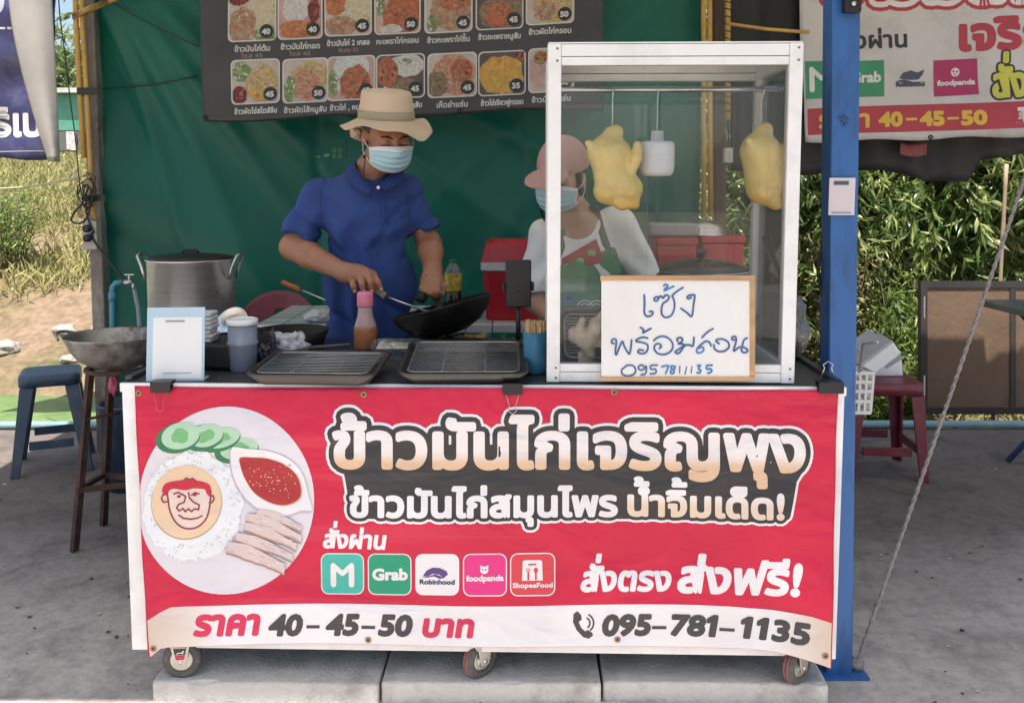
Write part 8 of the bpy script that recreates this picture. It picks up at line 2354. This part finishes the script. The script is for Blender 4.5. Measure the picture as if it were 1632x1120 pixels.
# broad-leaved trees right of the stall
tree('broad leaved tree directly behind the blue post', 1.75, 6.3, 1.25, .75, .55, 1.2, 9500, .105, m_leaf, 1.1, seed=3, group='broad leaved trees right of the stall')
tree('broad leaved tree between the blue post and the bamboo stake', 2.75, 6.5, 1.7, .95, .6, 1.1, 9500, .125, m_leaf, 1.2, seed=4, group='broad leaved trees right of the stall')
tree('broad leaved tree behind the brown board at the right edge', 3.75, 6.2, 1.6, 1.0, .7, 1.25, 8500, .14, m_leaf, 1.2, seed=6, group='broad leaved trees right of the stall')
tree('dense dark tree deepest behind the brown board', 3.3, 7.6, 2.1, 1.8, .6, 1.6, 9500, .19, m_leaf, 1.0, seed=8, group='broad leaved trees right of the stall', cs=.4)
tree('dark tree deepest behind the blue post', 1.6, 8.2, 2.2, 1.2, .6, 1.5, 5500, .19, m_leaf, 1.0, seed=9, group='broad leaved trees right of the stall', cs=.4)
# fine-leaved weeds in front of them
def shrub(label, x, y, h, r, n, L, mat, name='weed_bush', seed=1, cat='bush', group=None, droop=-.5, stems=26):
    z0 = terr(x, y); t = thing(name, label, cat, (x, y, z0), 0, group); g = np.random.default_rng(seed)
    mb = MB((x, y, z0)); P = []; D = []
    for s_ in range(stems):
        a = g.uniform(0, 2 * pi); q = g.uniform(.1, 1) * r; tip = Vector((x + q * cos(a), y + q * sin(a) * .7, z0 + h * g.uniform(.55, 1)))
        b0 = Vector((x + q * .2 * cos(a), y + q * .2 * sin(a), z0 - .05)); mid = b0.lerp(tip, .5) + Vector((0, 0, h * .1)); mb.tube([b0, mid, tip], [.008, .005, .002], 5)
        for k in range(n // stems):
            f_ = g.uniform(.25, 1.02); c = b0.lerp(mid, f_ * 2) if f_ < .5 else mid.lerp(tip, f_ * 2 - 1)
            P.append(tuple(c + Vector(g.normal(size=3) * .03 * (1 + h)))); D.append(tuple(g.normal(size=3) * .8 + np.array([cos(a) * .5, sin(a) * .5, -droop])))
    o = mb.build('stems', m_bark, t); o.location = (0, 0, 0)
    P = np.array(P); D = np.array(D); N = len(P)
    leaves_mesh('foliage', P, D, L * g.uniform(.6, 1.3, N), L * g.uniform(.10, .18, N), mat, t, (x, y, z0))
    return t
shrub('pale green weedy bush behind the takeaway boxes', 2.36, 5.5, .62, .30, 2600, .07, m_leaf2, seed=2, group='bushes right of the stall')
shrub('pale green weedy bush beside the brown board', 2.62, 5.75, 1.0, .34, 3000, .07, m_leaf2, seed=5, group='bushes right of the stall')
shrub('dry brown bush between the blue post and the green bushes', 2.28, 5.95, 1.3, .34, 2400, .06, m_dry, seed=7, group='bushes right of the stall')
shrub('low dry bush seen between the cabinet and the blue post', 1.55, 6.6, .95, .4, 2000, .06, m_dry, seed=17, group='bushes right of the stall')
# left bank
shrub('tall twiggy bush on the bank left of the pole', -3.85, 8.6, 1.25, .55, 2600, .055, m_dry, 'twiggy_bush', seed=11, group='bushes on the left bank', stems=40)
shrub('round green bush on the bank beside the left pole', -3.55, 8.1, .85, .4, 2000, .06, m_leaf2, 'twiggy_bush', seed=12, group='bushes on the left bank', stems=34)
shrub('small bush at the left edge of the frame above the pond', -4.75, 8.3, .85, .4, 1600, .06, m_leaf2, 'twiggy_bush', seed=13, group='bushes on the left bank', stems=30)
tree('tall pale tree far behind the left pole', -8.1, 17.5, 3.3, 1.5, 1.2, 1.6, 5000, .26, m_farleaf, .4, seed=21, cs=.5, clumps=50, name='tall_tree')
tree('tall pale tree hidden mostly by the navy banner', -10.2, 18.5, 3.3, 1.6, 1.2, 1.6, 3500, .26, m_farleaf, .4, seed=22, cs=.5, clumps=40, name='tall_tree')
# grass
def grass(n, x0, x1, y0, y1, L, mat, dens=None):
    x = vr.uniform(x0, x1, n); y = y0 + (y1 - y0) * vr.random(n) ** 1.0
    keep = np.array([noise.noise(Vector((a * .9, b * .9, 4))) + (b - y0) / (y1 - y0) * .9 > .12 + vr.uniform(-.25, .25) for a, b in zip(x, y)])
    x, y = x[keep], y[keep]; z = np.array([terr(a, b) for a, b in zip(x, y)]) - .01
    return np.stack([x, y, z], 1)
P = np.concatenate([grass(26000, -7.5, -1.5, 7.8, 13.5, .3, m_grass), grass(9000, .8, 6, 5.3, 12, .3, m_grass), grass(5000, -7.5, -2, 12.5, 15, .3, m_grass)])
D = vr.normal(size=P.shape) * .38 + np.array([0, 0, 1])
tag(leaves_mesh('grass', P, D, vr.uniform(.07, .26, len(P)), vr.uniform(.004, .010, len(P)), m_grass, bend=.35), 'dry yellow green grass covering the banks behind the stall', 'grass', kind='stuff')
# rocks on the bare earth
mb = MB(); g = np.random.default_rng(3)
m_rock = pm('grey_rock', (.34, .30, .27), .9, 0, var=.2, scale=8, bump=.5, bscale=40)
rocks = [(-3.35, 7.15, .16), (-3.05, 7.0, .12), (-2.75, 7.1, .13), (-3.75, 7.3, .10), (-2.95, 7.35, .08), (-4.1, 7.0, .12), (-3.5, 6.85, .07), (2.05, 5.6, .06), (2.2, 5.45, .05)]
for k, (x, y, r_) in enumerate(rocks):
    mb = MB((x, y, terr(x, y))); mb.blob((x, y, terr(x, y) + r_ * .2), (r_, r_ * .8, r_ * .55), 3, .5, 1.6, k)
    side = 'on the bare earth above the pond at left' if x < 0 else 'on the bare earth under the right bushes'
    tag(mb.build('rock', m_rock), 'grey rock ' + side, 'rock', 'rocks above the pond' if x < 0 else 'rocks under the right bushes')
# far tree line
P = []; g = np.random.default_rng(31)
N = 9000
x = g.uniform(-45, 45, N); P = np.stack([x, g.uniform(44, 50, N), 1.6 + g.random(N) ** 1.3 * (2.2 + 1.6 * np.sin(x * .4) + np.sin(x * 1.3))], 1)
tag(leaves_mesh('far_trees', P, g.normal(size=(N, 3)), g.uniform(.5, .9, N), g.uniform(.18, .3, N), m_farleaf), 'distant line of trees behind the fields', 'trees', kind='stuff')

# teal parasol standing across the forecourt (seen only as a reflection in the cabinet glass)
t = thing('parasol', 'teal parasol across the forecourt, mirrored faintly in the cabinet glass', 'parasol', (1.0, -3.4, 0))
mb = MB(); mb.tube([(0, 0, 0), (0, 0, 2.75)], .02, 12); mb.build('pole', m_galv, t)
mb = MB()
def par(i, j):
    a = 2 * pi * i; r = 1.25 * j * (1 - .03 * (1 - abs(cos(4 * a)))); return (r * cos(a), r * sin(a), 2.75 - .42 * (j ** 1.25) - .02 * abs(sin(4 * a)) * j)
mb.grid(par, 64, 10); m_teal = pm('teal_canvas', (.03, .30, .27), .7, 0, var=.1, scale=3); mb.build('canopy', m_teal, t, fixn=False)
for k in range(8):
    a = pi / 4 * k; mb = MB(); mb.tube([(0, 0, 2.72), (.62 * cos(a), .62 * sin(a), 2.53), (1.24 * cos(a), 1.24 * sin(a), 2.30)], .006, 6); mb.build('rib', m_galv, t)
mb = MB(); mb.cyl((0, 0, 0), .25, .06, 28); mb.build('base', m_block, t, bevel=.006)

bpy.data.objects.remove(_to)
